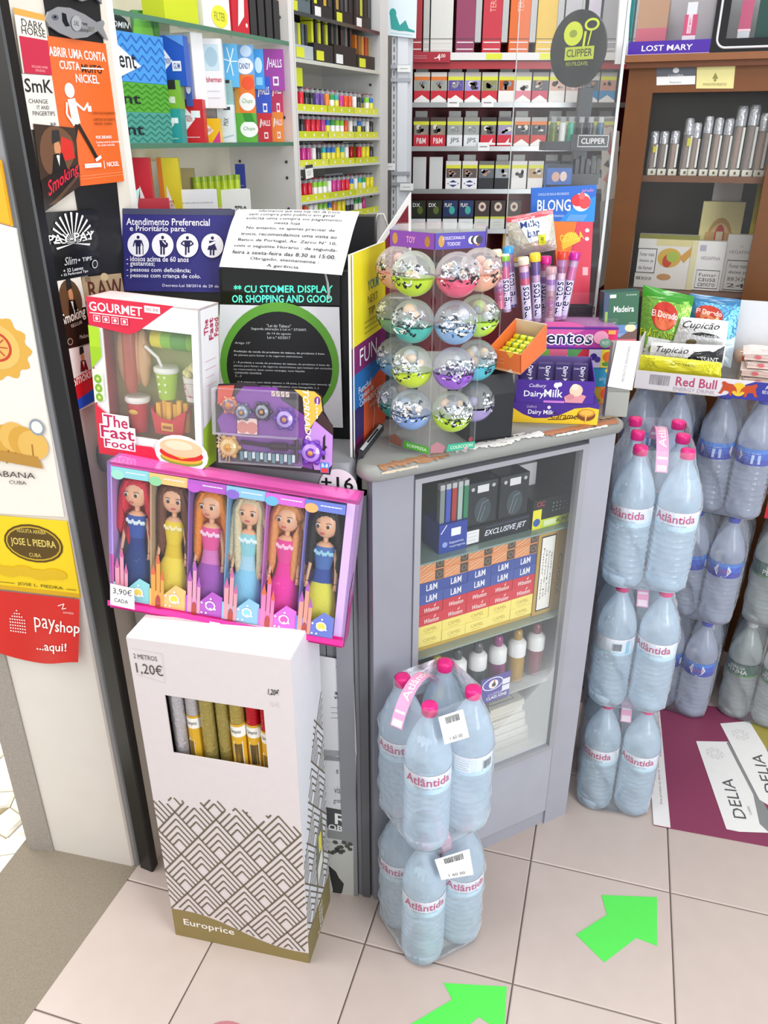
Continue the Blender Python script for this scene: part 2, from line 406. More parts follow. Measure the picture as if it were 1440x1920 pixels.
sticker('sticker', 'white sticker with a solid red square beside the orange poster', 'sticker', SW2, [(24, 14), (82, 28), (96, 141), (42, 137)], '#e9e2d6', lambda f: (
    f.rect(-.0, .9, 1, 1, '#e0a24a'), f.text('DARK', .55, .80, .12, '#3a3634', .72), f.text('HORSE', .55, .68, .12, '#3a3634', .80), f.rect(.04, .0, 1, .58, '#c22745'), f.text('ROLLING PAPER', .6, .12, .04, '#efb0b0', .55), f.text('ORIGINAL', .6, .06, .04, '#efb0b0', .36)))
sticker('sticker', 'white sticker with bold black lettering and fingertips slogan under the red square', 'sticker', SW2, [(40, 138), (96, 142), (111, 243), (52, 243)], '#e4dfd6', lambda f: (
    f.text('SmK', .5, .80, .25, '#20201f', .92, True), f.text('CHANGE', .42, .52, .08, '#3b3b3b', .62), f.text('IT AND', .55, .41, .07, '#3b3b3b', .4), f.text('FINGERTIPS', .55, .30, .08, '#3b3b3b', .72), f.text('RP.', .82, .09, .08, '#333333', .2)))
SW3 = PWs.off(-.0085)
def smoking_a(f):
    f.ell(.50, .66, .44, .34, '#6b4a34'); f.poly([(.52, .5), (.92, .5), (.88, .78), (.62, .86)], '#cf2b22'); cap_man(f, .48, .64, .62)
    f.poly([(.0, .02), (.0, .36), (.30, .40), (1, .36), (1, .18), (.30, .0)], '#1d1411'); f.poly([(.1, .05), (.32, .0), (1, .18), (1, .24), (.30, .06)], '#57402c')
    f.text('Smoking', .56, .26, .24, '#e02038', .86, True, True, rot=9)
sticker('sticker', 'oval sticker of a gentleman in a top hat over red script lettering', 'sticker', SW3, [(62, 232), (140, 240), (150, 348), (82, 398)], '#3a2920', smoking_a)
def leaf(f):
    f.rect(0, 0, 1, .50, '#1a1a1c')
    for k in range(15):
        a = R(-30+240*k/14); f.poly([(.46, .52), (.46+.40*math.cos(a-.05), .64+.34*math.sin(a-.05)), (.46+.40*math.cos(a+.05), .64+.34*math.sin(a+.05))], '#f0f0ee')
    f.text('PAY-PAY', .44, .60, .15, '#1a1a1a', .98, True); f.text('PAY-PAY', .43, .61, .13, '#f6f6f4', .92, True)
    f.text('Slim', .36, .27, .12, '#c9c9c9', .26, ital=True); f.text('+ TIPS', .66, .26, .06, '#d8d8d8', .3, True)
    f.text('+ 32 Leaves', .40, .135, .055, '#d8d8d8', .42, True); f.text('+ 32 Perforated Tips', .42, .07, .05, '#d8d8d8', .58, True); f.circ(.87, .16, .007, '#cfcfcf'); f.circ(.87, .16, .0055, '#1a1a1c')
sticker('sticker', 'black sticker with a white leaf fan and slim tips lettering', 'sticker', SW3, [(84, 398), (182, 392), (186, 512), (100, 528)], '#161618', leaf)
def smoking_b(f):
    f.rect(0, 0, 1, .55, '#2a1d16'); f.ell(.5, .68, .40, .30, '#5f452f'); cap_man(f, .52, .70, .60); f.text('Smoking', .5, .44, .20, '#eee8dc', .9, True, True, rot=8)
    f.text('REGULAR', .55, .33, .05, '#cfc6b8', .4, rot=8); f.circ(.22, .1, .006, '#a5967f'); f.circ(.22, .1, .0045, '#2a1d16'); f.text('Medium', .72, .13, .06, '#cfc6b8', .32, ital=True)
sticker('sticker', 'white and dark brown sticker of a hatted gentleman above white script', 'sticker', SW3, [(97, 525), (150, 518), (172, 642), (120, 656)], '#e6e0d6', smoking_b)
sticker('sticker', 'tan paper sticker with dark red capitals behind the toy food box', 'sticker', SB, [(152, 520), (226, 512), (234, 560), (158, 566)], '#b39a76', lambda f: (
    f.text('RAW', .55, .45, .72, '#5d2a20', .86, True), f.ell(.55, .92, .10, .16, '#cbb28a'), f.rect(.08, .8, .2, .98, '#8a7353')))
def smoking_c(f):
    f.poly([(0, 0), (1, .06), (1, .28), (0, .16)], '#1e55c8'); f.poly([(0, .16), (1, .28), (1, .62), (0, .5)], '#d4202c'); cap_man(f, .55, .78, .44, '#7a1420'); f.text('Smoking', .55, .50, .22, '#f4efe8', .95, True, True, rot=10)
sticker('sticker', 'red white and blue sticker with a figure above white script', 'sticker', SW3, [(117, 655), (176, 645), (186, 752), (141, 772)], '#ece5dc', smoking_c)
# fish-shaped tin bottle opener stuck on the board
pl = PWs.off(-.006); fo = [(82, 38), (88, 22), (105, 13), (128, 15), (155, 27), (178, 42), (190, 38), (193, 44), (190, 52), (200, 76), (192, 72), (180, 58), (160, 70), (135, 73), (108, 62), (90, 50)]
q = pl.q(*fo); base = sum(q, V())/len(q); t = thing('fish_opener', 'silver fish-shaped bottle opener magnet on the black board', 'bottle opener', base)
B().prism([p+pl.n*.004 for p in q], -pl.n*.0038, '#b9bcc4').obj('fish_body', 'metal', t, base)
f4 = [p+pl.n*.004 for p in pl.q((82, 13), (200, 30), (200, 76), (82, 58))]; b = B(); f = Face(b, *f4)
f.ell(.14, .62, .05, .12, '#7f8796'); f.ell(.135, .63, .02, .05, '#23262e'); f.poly([(.24, .86), (.30, .82), (.32, .55), (.36, .35), (.30, .30), (.25, .5)], '#2b2f38'); f.text('Algarve', .52, .52, .22, '#3e4450', .24); f.text('Madeira', .54, .28, .18, '#55606e', .22); f.text('2017', .70, .34, .2, '#8b8a55', .1)
f.circ(.46, .5, .011, '#d9dbe2'); f.text('SAL', .46, .5, .2, '#5a6170', .08); b.obj('engraving', 'metal', t, base)
fo2 = [(105, -18), (128, -6), (150, 3), (175, -4), (188, 8), (184, -22)]
q = pl.q(*fo2); base = sum(q, V())/len(q); tag(B().prism([p+pl.n*.004 for p in q], -pl.n*.0038, '#aeb1b9').obj('fish_opener', 'metal', None, base), 'second silver fish opener cut off by the picture top', 'bottle opener')

# ---- signs on the white pillar
PF = PW.off(-.001)
def pillar_sign(name, label, cat, pts, col, draw, th=.003, m='card'):
    q4 = [p+PW.n*th for p in PF.q(*pts)]; base = (q4[2]+q4[3])/2; t = thing(name, label, cat, base)
    solid(q4, -PW.n*th, col).obj('sheet', m, t, base); b = B(); draw(Face(b, *q4)); b.obj('print', m, t, base); return t
def medal(f, u, v, ru, rv, red=True):
    f.poly([(u+ru*(1+.08*math.cos(12*a))*math.cos(a), v+rv*(1+.08*math.cos(12*a))*math.sin(a)) for a in [2*math.pi*k/60 for k in range(60)]], '#d9a849')
    f.ell(u, v, ru*.72, rv*.72, '#e3bb66'); f.ell(u, v, ru*.48, rv*.48, '#c4452c'); f.ell(u, v, ru*.40, rv*.40, '#e0b160')
    for k in range(8):
        a = k*math.pi/4; f.line([(u+ru*.1*math.cos(a), v+rv*.1*math.sin(a)), (u+ru*.36*math.cos(a), v+rv*.36*math.sin(a))], .002, '#b8402a')
def habana(f):
    medal(f, .40, .61, .50, .105)
    for k in range(5):
        f.ell(.40+.12*(k-1)*1.0, .30-.012*abs(k-2), .20, .055, '#d3a142' if k % 2 else '#e0b45c'); f.line([(.35+.1*k, .28), (.38+.12*(k-1), .20)], .003, '#a8772c')
    f.ell(.85, .345, .1, .03, '#8f9aa6'); f.ell(.85, .345, .075, .022, '#f0e9de'); f.poly([(.1, .215), (.85, .19), (.80, .235), (.15, .25)], '#b98a3c')
    f.text('HABANA', .42, .160, .022, '#3d3a36', .62); f.text('CUBA', .50, .130, .014, '#3d3a36', .22)
    for y in (.93, .85): f.ell(.06, y, .28, .06, '#d8a94c'); f.ell(.04, y, .20, .042, '#caa04a')
    f.line([(.18, .99), (.34, .93)], .002, '#8a8070')
pillar_sign('poster', 'white poster of golden scalloped medallions on the pillar', 'poster', [(-75, 398), (32, 428), (122, 968), (-30, 960)], '#efe7da', habana)
pillar_sign('poster', 'plain golden yellow poster at the top of the pillar', 'poster', [(-90, 285), (4, 300), (26, 424), (-74, 396)], '#eaa722', lambda f: f.rect(.05, .02, .97, .96, '#eeb02c'))
def jose(f):
    f.rect(.0, .0, 1, .06, '#d9a71c'); f.ell(.62, .68, .30, .25, '#574215'); f.ell(.62, .68, .28, .225, '#c8a528'); f.ell(.62, .68, .265, .205, '#5a4314')
    f.text('JOSE L PIEDRA', .62, .68, .12, '#e7cf6a', .46, True); f.text('VEGUITA ARRIBA', .62, .84, .05, '#e7cf6a', .3); f.text('CUBA', .62, .53, .05, '#e7cf6a', .12)
    for k in range(5): f.ell(.15+.16*k, .30-.03*(k % 2), .12, .07, '#dcb41e')
    f.text('JOSE L. PIEDRA', .62, .11, .055, '#4b3a12', .46); f.line([(.2, .11), (.36, .11)], .0012, '#4b3a12'); f.line([(.88, .11), (.98, .11)], .0012, '#4b3a12')
pillar_sign('sign', 'yellow cigar sign with a brown oval on the pillar', 'sign', [(-55, 962), (127, 977), (152, 1120), (-32, 1099)], '#f2cf1d', jose)
# red cloth sign with a wavy hem
q4 = [p+PW.n*.006 for p in PF.q((-40, 1100), (152, 1121), (156, 1243), (-25, 1216))]; base = (q4[2]+q4[3])/2
t = thing('sign', 'red bill payment sign with curling hem under the yellow sign', 'sign', base)
def wav(u, v, l):
    p = (q4[3]*(1-u)+q4[2]*u)*(1-v)+(q4[0]*(1-u)+q4[1]*u)*v
    return p+PW.n*(l+(1-v)*.006*(1+math.sin(u*9)))+V((0, 0, (1-v)**2*.012*math.sin(u*7+1)))
b = B(); n = 14; vs_ = [wav(i/n, j/6, 0) for j in range(7) for i in range(n+1)]
b.add(vs_, [(j*(n+1)+i, j*(n+1)+i+1, (j+1)*(n+1)+i+1, (j+1)*(n+1)+i) for j in range(6) for i in range(n)], '#cf2a22', True); b.obj('cloth', 'card', t, base)
b = B(); f = Face(b, None, fn=wav, W=(q4[1]-q4[0]).length, H=(q4[0]-q4[3]).length, lift=.0012)
f.text('pay', .66, .56, .22, '#f6eee8', .22); f.text('shop', .89, .55, .22, '#f6eee8', .24, True); f.text('...aqui!', .72, .24, .17, '#f6eee8', .34, True)
for i in range(9):
    for j in range(8):
        if j < 5 and 1 <= i <= 7 or j >= 5 and abs(i-4) <= 7-j+0.5: f.circ(.30+.022*i, .42+.045*j, .0017, '#f6eee8', 8); f.l -= f.step
f.line([(.80, .88), (.86, .92), (.84, .84), (.88, .86)], .002, '#f6dcd4'); f.text('correios', .90, .80, .04, '#f3c9bd', .1); b.obj('print', 'card', t, base)
# ================================================================ COUNTER CABINET
CA, CB = V((-.020, 1.235, 0)), V((.462, 1.487, 0)); CYAW = math.degrees(math.atan2(CB.y-CA.y, CB.x-CA.x)); CL = (CB-CA).length
PC = Plane(CA, CYAW); TOP = 1.06
GREY, GREYL, GREYD = '#9697a0', '#a6a7b1', '#787980'
ctr = thing('display_counter', 'grey painted corner counter with a glass display door and worn top edge', 'counter', (CA+CB)/2); cb = ctr.location.copy()
def cbox(b, x0, x1, y0, y1, z0, z1, c): b.hexa([PC.bx(x, y, z) for y in (y0, y1) for x, z in ((x0, z1), (x1, z1), (x1, z0), (x0, z0))], c)
DEP = .34
K1, K2 = V((.468, 1.95, 0)), V((-.022, 1.95, 0)); Q1, Q2 = V((.452, 1.72, 0)), V((-.004, 1.72, 0))   # the carcass runs straight back
def plate(b, pts, z0, z1, c): b.prism([p+V((0, 0, z0)) for p in pts], (0, 0, z1-z0), c)
F1, F2, G1_, G2_ = PC.bx(CL, .012), PC.bx(.0, .012), PC.bx(CL-.018, .022), PC.bx(.018, .022)
b = B(); plate(b, [F2, G2_, Q2, Q2+V((-.018, 0, 0))], 0, 1.03, GREY); plate(b, [G1_, F1, K1, K1-V((.018, 0, 0))], 0, 1.03, GREY); plate(b, [Q1+V((0, .012, 0)), Q2+V((0, .012, 0)), Q2, Q1], 0, 1.03, '#6d7072'); plate(b, [G2_, G1_, Q1, Q2], 0, .20, GREY); plate(b, [G2_, G1_, Q1, Q2], 1.012, 1.03, GREYD)
plate(b, [K1, K2, K2-V((0, .015, 0)), K1-V((0, .015, 0))], 0, 1.03, GREYD); plate(b, [K2-V((0, .015, 0)), K2, Q2+V((-.018, 0, 0)), Q2], 0, 1.03, GREYD)
plate(b, [G2_, G1_, Q1, Q2], .2, .222, '#d9d5cf'); b.obj('carcass', 'paint', ctr, cb)
x0, x1, z0, z1 = .088, .470, .255, 1.012
b = B(); cbox(b, 0, x0-.006, 0, .02, 0, 1.03, GREY); b.obj('side_stile', 'paint', ctr, cb)
b = B(); cbox(b, x1+.006, CL, 0, .02, 0, 1.03, GREYL); b.obj('side_stile', 'paint', ctr, cb)
b = B(); cbox(b, x0-.006, x1+.006, .001, .02, .045, z0-.006, '#abadb8'); cbox(b, x0-.006, x1+.006, .006, .02, .0, .043, '#a3a5af'); b.obj('kick_panel', 'paint', ctr, cb)  # lighter grey than the carcass: the light it faces is in the colour
fr = B()
for a in ((x0-.005, x0+.008, z0-.005, z1+.006), (x1-.010, x1+.005, z0-.005, z1+.006)): cbox(fr, a[0], a[1], -.004, .016, a[2], a[3], '#9fa0a6')
cbox(fr, x0+.008, x1-.010, -.004, .016, z1-.004, z1+.006, '#9fa0a6'); cbox(fr, x0+.008, x1-.010, -.004, .016, z0-.005, z0+.007, '#9fa0a6')
door = fr.obj('door_frame', 'paint', ctr, cb)
b = B(); cbox(b, x0+.006, x1-.008, .004, .007, z0+.004, z1-.002, '#f4f8f8'); b.obj('glass_pane', 'glass', door, cb)
for nm, zz, c in (('shelf', .823, '#7d9489'), ('shelf', .605, '#8b9a94'), ('shelf', .432, '#a5aeaa')):
    b = B(); plate(b, [PC.bx(.022, .03), PC.bx(CL-.022, .03), Q1+V((-.004, 0, 0)), Q2+V((.004, 0, 0))], zz-.004, zz, c); b.obj(nm, 'gloss', ctr, cb)
# worktop slab with rounded nosing, follows both faces of the corner
C2 = V((-.052, 1.252, 0)); C3 = V((-.56, 1.352, 0)); eL = (C3-C2).normalized()
nose = .020
def topslab(poly, z0, z1, c, r=.014):
    b = B(); n = len(poly); cen = sum(poly, V())/n; rings = []
    inw = []
    for i in range(n):
        d0, d1 = (poly[i]-poly[i-1]).normalized(), (poly[(i+1) % n]-poly[i]).normalized(); m = V((-d0.y-d1.y, d0.x+d1.x, 0)).normalized(); inw.append(m/max(.5, m.dot(V((-d0.y, d0.x, 0)))))
    for k in range(6):
        a = math.pi*k/5; ins = r*(1-math.sin(a)); rings.append([p+inw[i]*ins+V((0, 0, z0+(z1-z0)*(1-math.cos(a))/2)) for i, p in enumerate(poly)])
    vs_ = [p for rg in rings for p in rg]; fs = [(k*n+i, k*n+(i+1) % n, (k+1)*n+(i+1) % n, (k+1)*n+i) for k in range(5) for i in range(n)]
    b.add(vs_, fs, c, True); b.add(rings[-1], [tuple(range(n))], c); b.add(rings[0], [tuple(range(n))[::-1]], c); return b
p0 = PC.bx(-.012, -nose+.008, 0); corner = [PC.bx(-.020, .022), PC.bx(-.019, .004), PC.bx(-.012, -.010), PC.bx(.0, -.018), PC.bx(.014, -nose)]
poly = corner+[PC.bx(CL-.006, -nose), PC.bx(CL+.006, -.012), PC.bx(CL+.010, .008), V((.488, 1.60, 0)), V((.492, 2.03, 0)), V((-.032, 2.03, 0))]
top = topslab(poly, 1.030, TOP, '#92938f').obj('worktop', 'paint', ctr, cb)
# bare wood worn through along the nose and chipped white undercoat
b = B(); f = None
def nosefn(u, v, l):   # u along the front edge, v wraps from the top face over the nose
    x = -.004+(CL-.002)*u; a = math.pi*(.98-v*.75)
    if v < .35: return PC.bx(x, -nose+.014+(.35-v)*.05, TOP+l)
    a = (v-.35)/.65*math.pi*.5; return PC.bx(x, -nose+.013-(.0135+l)*math.sin(a), TOP-.015+(.015+l)*math.cos(a))
f = Face(b, None, fn=nosefn, W=CL, H=.05, lift=.0012); rr = random.Random(5)
def ragged(u0, u1, v0, v1, c, n=26):
    lo = [(u0+(u1-u0)*i/n, v0+(v1-v0)*.28*rr.random()) for i in range(n+1)]; hi = [(u0+(u1-u0)*i/n, v1-(v1-v0)*.35*rr.random()) for i in range(n+1)]
    b.add([f.fn(u, v, f.l) for u, v in lo]+[f.fn(u, (v+v2)/2, f.l) for (u, v), (_, v2) in zip(lo, hi)]+[f.fn(u, v, f.l) for u, v in hi], [(i, i+1, n+2+i, n+1+i) for i in range(n)]+[(n+1+i, n+2+i, 2*n+3+i, 2*n+2+i) for i in range(n)], c); f.up()
ragged(.02, .27, .22, .80, '#9c7050'); ragged(.30, .66, .12, .66, '#e3e1dc', 40); ragged(.44, .52, .5, .72, '#d9d5ce', 10); ragged(.66, .985, .22, .74, '#a26a48'); ragged(.70, .93, .66, .80, '#ddd6cc'); ragged(.02, .15, .78, .92, '#c9b79d', 12)
ragged(.55, .60, .02, .2, '#dedcd8', 6); ragged(.93, 1.0, .0, .3, '#a58e6a', 8); b.obj('worn_edge', 'paint', ctr, cb)
# left wing of the counter
wing = thing('counter_wing', 'grey counter wing holding the till, left of the glass display counter', 'counter', (C2+C3)/2); wb = wing.location.copy()
PL_ = Plane(C2, math.degrees(math.atan2(C2.y-C3.y, C2.x-C3.x))); LW = (C3-C2).length
def wbox(b, x0, x1, y0, y1, z0, z1, c): b.hexa([PL_.bx(x, y, z) for y in (y0, y1) for x, z in ((x0, z1), (x1, z1), (x1, z0), (x0, z0))], c)
b = B(); wbox(b, -LW+.05, -.10, .02, .04, 0, 1.0, '#a39d95'); b.box(-.36, -.05, 1.63, 1.65, 0, 1.0, '#7b7c80'); b.obj('front_panel', 'paint', wing, wb)
b = B(); wbox(b, -.125, -.062, .0, .02, 0, .985, '#85868b'); b.obj('panel_board', 'paint', wing, wb)
for xa, xb, c, dy in ((-.060, -.040, '#7c7d82', .004), (-.0385, -.006, '#8b8c92', -.004), (-.0045, .004, '#77787d', .002), (.0055, .022, '#8f9096', -.002)):
    b = B(); wbox(b, xa, xb, dy-.004, .02, 0, 1.0, c); b.obj('grooved_post', 'paint', wing, wb)
poly = [PL_.bx(-LW+.035, .0, 0), PL_.bx(-.025, -.006), PL_.bx(-.008, -.002), PL_.bx(-.001, .008), PL_.bx(.0, .026), V((-.046, 1.66, 0)), V((-.384, 1.66, 0)), PWs.bx(.055, -.012)]
topslab(poly, 1.0, 1.055, '#8c8d92', .006).obj('worktop', 'paint', wing, wb)
# age-limit disc on the wing's fascia
dc = Plane(PL_.p+PL_.n*.0075, 0); dc.e = PL_.e; dc.n = PL_.n; c0 = dc.hit((634, 914)); rd = .034
b.prism([c0+PL_.e*rd*math.cos(2*math.pi*k/28)+V((0, 0, 1))*rd*math.sin(2*math.pi*k/28) for k in range(28)], -PL_.n*.0012, '#e9e9ea')
f = Face(b, c0+(-PL_.e+V((0, 0, 1)))*rd, c0+(PL_.e+V((0, 0, 1)))*rd, c0+(PL_.e-V((0, 0, 1)))*rd, c0+(-PL_.e-V((0, 0, 1)))*rd)
f.text('+16', .48, .62, .36, '#161616', .84, True); tag(b.obj('disc_sticker', 'card', None, c0), 'round white +16 disc sticker on the grey counter fascia', 'sticker')
# notices taped low on the counter wing, behind the gift wrap box
FP = Plane(PL_.bx(0, -.0045), 0); FP.e = PL_.e; FP.n = PL_.n
def flyer(pts, col, draw, label):
    q = FP.q(*pts); return one_mesh('notice', label, 'notice', [p+PL_.n*.001 for p in q], -PL_.n*.001, col, 'paper', draw)
flyer([(575, 1225), (662, 1240), (669, 1415), (580, 1420)], '#dddde0', lambda f: (f.text('venda', .72, .62, .04, '#333333', .3, True), f.text('a', .62, .66, .03, '#333333', .06, True), f.greek(.5, .38, .95, .54, 3, '#77777a', .001), f.poly([(.62, .93), (.9, .95), (.94, .88), (.8, .8)], '#bdbdc0')), 'plain pale notice, topmost of three low on the counter wing')
flyer([(580, 1402), (668, 1410), (667, 1562), (585, 1560)], '#d3d4d7', lambda f: (f.rect(.1, .1, .9, .93, '#8f9196'), f.rect(.1, .14, .84, .88, '#dcdde0'), f.text('da BAM', .70, .26, .08, '#2c2c2e', .36, True), f.text('gratuito', .66, .40, .07, '#55555a', .3), f.text('visita', .66, .54, .08, '#55555a', .26), f.text('e', .6, .76, .05, '#55555a', .05)), 'grey bordered notice, middle one of three low on the counter wing')
FP2 = Plane(PL_.bx(0, -.0062), 0); FP2.e = PL_.e; FP2.n = PL_.n
def ob(f):
    f.rect(0, .8, 1, 1, '#4b4d4f'); f.text('R', .72, .905, .105, '#f3f3f3', .36, True); f.text('OBIA', .68, .815, .055, '#f3f3f3', .62, True); f.rect(0, .70, 1, .78, '#8b8d8d'); f.rect(0, 0, 1, .66, '#c3c4bf')
    r = random.Random(2)
    for k in range(16): u, v = r.uniform(.3, .95), r.uniform(.55, .68); f.ell(u, v, .07, .02, '#4d504c', 7); f.l -= f.step
    f.poly([(.35, .42), (.55, .36), (.62, .30), (.75, .24), (.70, .14), (.58, .10), (.5, .04), (.42, .05), (.46, .16), (.4, .28)], '#2e302f')
q = FP2.q((588, 1508), (662, 1522), (664, 1698), (592, 1690)); one_mesh('leaflet', 'grey photo leaflet with a white R, lowest on the counter wing', 'leaflet', [p+PL_.n*.001 for p in q], -PL_.n*.001, '#c9cac6', 'paper', ob)

# ---- goods inside the glass counter
def cpack(x, z, w_, h_, d_, y, col, draw, name, label, cat, group=None, m='card'):
    q = [PC.bx(x, y, z+h_), PC.bx(x+w_, y, z+h_), PC.bx(x+w_, y, z), PC.bx(x, y, z)]
    return one_mesh(name, label, cat, q, -PC.n*d_, col, m, draw, group)
PWD, PHT, SY, SX = .0575, .0251, .05, .126
rows = [('yellow', '#f2e27a'), ('yellow', '#f0df74'), ('red', '#cf3240'), ('red', '#c92b3a'), ('blue', '#3f559f'), ('blue', '#374d98'), ('orange', '#dd9460'), ('orange', '#d98e58')]
# solid wooden riser keeps the stack clear of the shelf
b = B(); cbox(b, SX-.02, SX+5*PWD, SY+.002, SY+.10, .6051, .6145, '#c9a53e'); tag(b.obj('shelf_liner', 'card', None, PC.bx(.2, .06, .605)), 'yellow shelf liner under the stacked cigarette packs', 'liner')
for r_, (cn, c) in enumerate(rows):
    for k in range(5):
        def dr(f, cn=cn, k=k):
            if cn == 'yellow': f.text('CAMEL', .52, .55, .34, '#c9b34e', .56); f.greek(.3, .12, .7, .3, 1, '#c9b34e', .0009)
            elif cn == 'red': f.text('Winston', .55, .40, .42, '#f6e4e0', .6, True, True); f.poly([(.62, .62), (.72, .9), (.70, .66)], '#f6e4e0')
            elif cn == 'blue': f.text('L&M', .52, .52, .60, '#eef0f6', .44, True)
            else:
                f.rect(.66, .06, .98, .94, '#4c4238'); f.circ(.82, .5, .006, '#8d7a66'); f.circ(.82, .5, .0045, '#4c4238'); f.line([(.04, .2), (.60, .8)], .002, '#f0c49a'); f.line([(.04, .6), (.5, .92)], .0015, '#f0c49a'); f.line([(.2, .1), (.62, .55)], .0015, '#eec091')
        cpack(SX+k*PWD, .6148+r_*PHT, PWD-.0006, PHT-.0005, .085, SY+(.001 if (k+r_) % 3 == 0 else 0), c, dr, 'cigarette_pack', f'{cn} ended cigarette pack, {ORD[k]} from the hinge side, {"upper" if r_ % 2 else "lower"} row of its colour', 'cigarette pack', 'packs stacked lying flat in the glass counter')
# gold carton standing on end with a white warning label
def cog(f):
    f.rect(.10, .05, .60, .95, '#1c1b18'); f.rect(.13, .065, .57, .935, '#f1efe6'); 
    for k, t in enumerate(('Fumar mata', 'deixe ja', 'Smoking kills', 'quit now')): f.text(t, .22+.09*k, .5, .05, '#33322e', .62-.04*k, rot=-90)
    f.text('COGIVA', .80, .45, .11, '#6b5220', .5, rot=-90)
cpack(.414, .6062, .078, .205, .06, .048, '#b99648', cog, 'cigar_carton', 'gold carton with a white warning panel beside the cigarette packs', 'carton')
# black lighter displays and other things on the top shelf
def jet(f): f.rect(0, .0, 1, .17, '#0f1626'); f.text('EXCLUSIVE JET', .60, .085, .085, '#dfe4ee', .58, True, True); f.line([(.32, .16), (.98, .17)], .0008, '#5b6b92'); f.rect(.02, .02, .2, .15, '#e8e8e8')
cpack(.232, .8232, .155, .038, .09, .052, '#10131c', lambda f: (f.text('EXCLUSIVE JET', .62, .45, .42, '#dfe4ee', .66, True, True), f.line([(.3, .82), (.98, .88)], .0008, '#5b6b92'), f.rect(.01, .1, .2, .85, '#e8e8e8'), f.greek(.03, .2, .18, .8, 3, '#9a9a9a', .0008)), 'lighter_tray', 'long black tray with white slanted lettering under the boxed lighters', 'tray')
for k, (xx, lab) in enumerate(((.236, 'black boxed lighter with a white tag, nearer the hinge'), (.313, 'black boxed lighter with a white tag, beside the green tin'))):
    cpack(xx, .8618, .070, .092, .05, .058, '#23282c', lambda f: (f.rect(.0, .86, 1, 1, '#33393d'), f.rect(.32, .76, .70, .93, '#dcdcda'), f.circ(.17, .86, .004, '#b9bcbd'), f.circ(.86, .88, .004, '#b9bcbd'), f.ell(.52, .34, .28, .30, '#3c4a50'), f.line([(.35, .1), (.5, .5), (.7, .55)], .001, '#8a979c'), f.line([(.45, .1), (.6, .42)], .001, '#8a979c')), 'boxed_lighter', lab, 'lighter box', 'black boxed lighters in the glass counter', 'gloss')
cpack(.168, .8232, .064, .062, .06, .048, '#27409a', lambda f: (f.rect(.42, .55, .76, .82, '#e9edf4'), f.text('Isqueiros', .62, .32, .12, '#dbe3f5', .5), f.text('recarregaveis', .66, .18, .10, '#dbe3f5', .56), f.circ(.2, .3, .006, '#8aa0dc'), f.line([(.05, .7), (.25, .98)], .002, '#e7ebf5')), 'lighter_box', 'open blue box holding coloured lighters on the top glass shelf', 'box')
for k, (c, cn) in enumerate((('#7f8a86', 'clear'), ('#3f56b5', 'blue'), ('#a8332f', 'red'), ('#9fb8ae', 'pale'), ('#2f7f58', 'green'))):
    b = B(); x = .172+.0135*k; cbox(b, x, x+.010, .055, .066, .8855, .955, c); cbox(b, x, x+.010, .055, .066, .955, .966, '#b7babc')
    tag(b.obj('long_lighter', 'plastic', None, PC.bx(x, .06, .886)), f'{cn} long lighter standing in the blue box of lighters', 'lighter', 'lighters in the blue box')
def tin(f): f.rect(0, 0, 1, .30, '#c5d92c'); f.rect(.0, .0, .22, .68, '#e6dd2e'); f.circ(.11, .24, .009, '#2456a0'); f.text('6.90', .78, .17, .14, '#3c4a14', .3, True, True); f.rect(.30, .06, .62, .25, '#dfe8b4'); f.text('CIC', .18, .86, .18, '#b04048', .2, True); [f.circ(.5+.09*(k % 5), .55+.13*(k//5), .0017, '#7c857c', 8) for k in range(15)]
cpack(.392, .8232, .100, .066, .09, .048, '#14181a', tin, 'filter_box', 'black and lime box of filters at the handle side of the top shelf', 'box')
b = B(); cbox(b, .39, .41, .10, .13, .889, .93, '#3c3f42'); cbox(b, .405, .45, .12, .14, .889, .94, '#c9c9c7'); cbox(b, .34, .39, .13, .15, .95, .985, '#8d8f90'); cbox(b, .34, .45, .16, .17, .889, .955, '#2c2f31'); tag(b.obj('spare_parts', 'plastic', None, PC.bx(.4, .12, .889)), 'grey odds and ends lying on top of the black and lime box', 'odds and ends')
# small spray bottles with white caps in a clear holder
bc = ['#8c3a4e', '#a89a28', '#3b4248', '#4a4f54', '#8e2f72', '#a8852d', '#7a3a48']
b = B(); cbox(b, .10, .49, .03, .10, .4325, .4365, '#d8dcdc'); cbox(b, .10, .49, .029, .031, .4325, .462, '#e3e6e6'); tag(b.obj('bottle_holder', 'acrylic', None, PC.bx(.3, .05, .432)), 'clear acrylic holder with the row of small spray bottles', 'holder')
for k, c in enumerate(bc):
    x = .130+.053*k; t = thing('spray_bottle', f'small {["wine red", "olive yellow", "black", "charcoal", "magenta", "amber", "dusky pink"][k]} spray bottle with a white shoulder in the glass counter', 'bottle', PC.bx(x, .066, .4368), 'small spray bottles in a row')
    B().lathe([(.018, 0), (.0195, .006), (.0195, .062), (.018, .07)], c, 14).obj('flask', 'gloss', t)
    B().lathe([(.021, .068), (.021, .098), (.017, .104), (.010, .108)], '#e8e8e6', 14).obj('collar', 'plastic', t)
    B().lathe([(.009, .106), (.011, .118), (.010, .128), (.006, .132)], c, 12).obj('spray_cap', 'gloss', t)
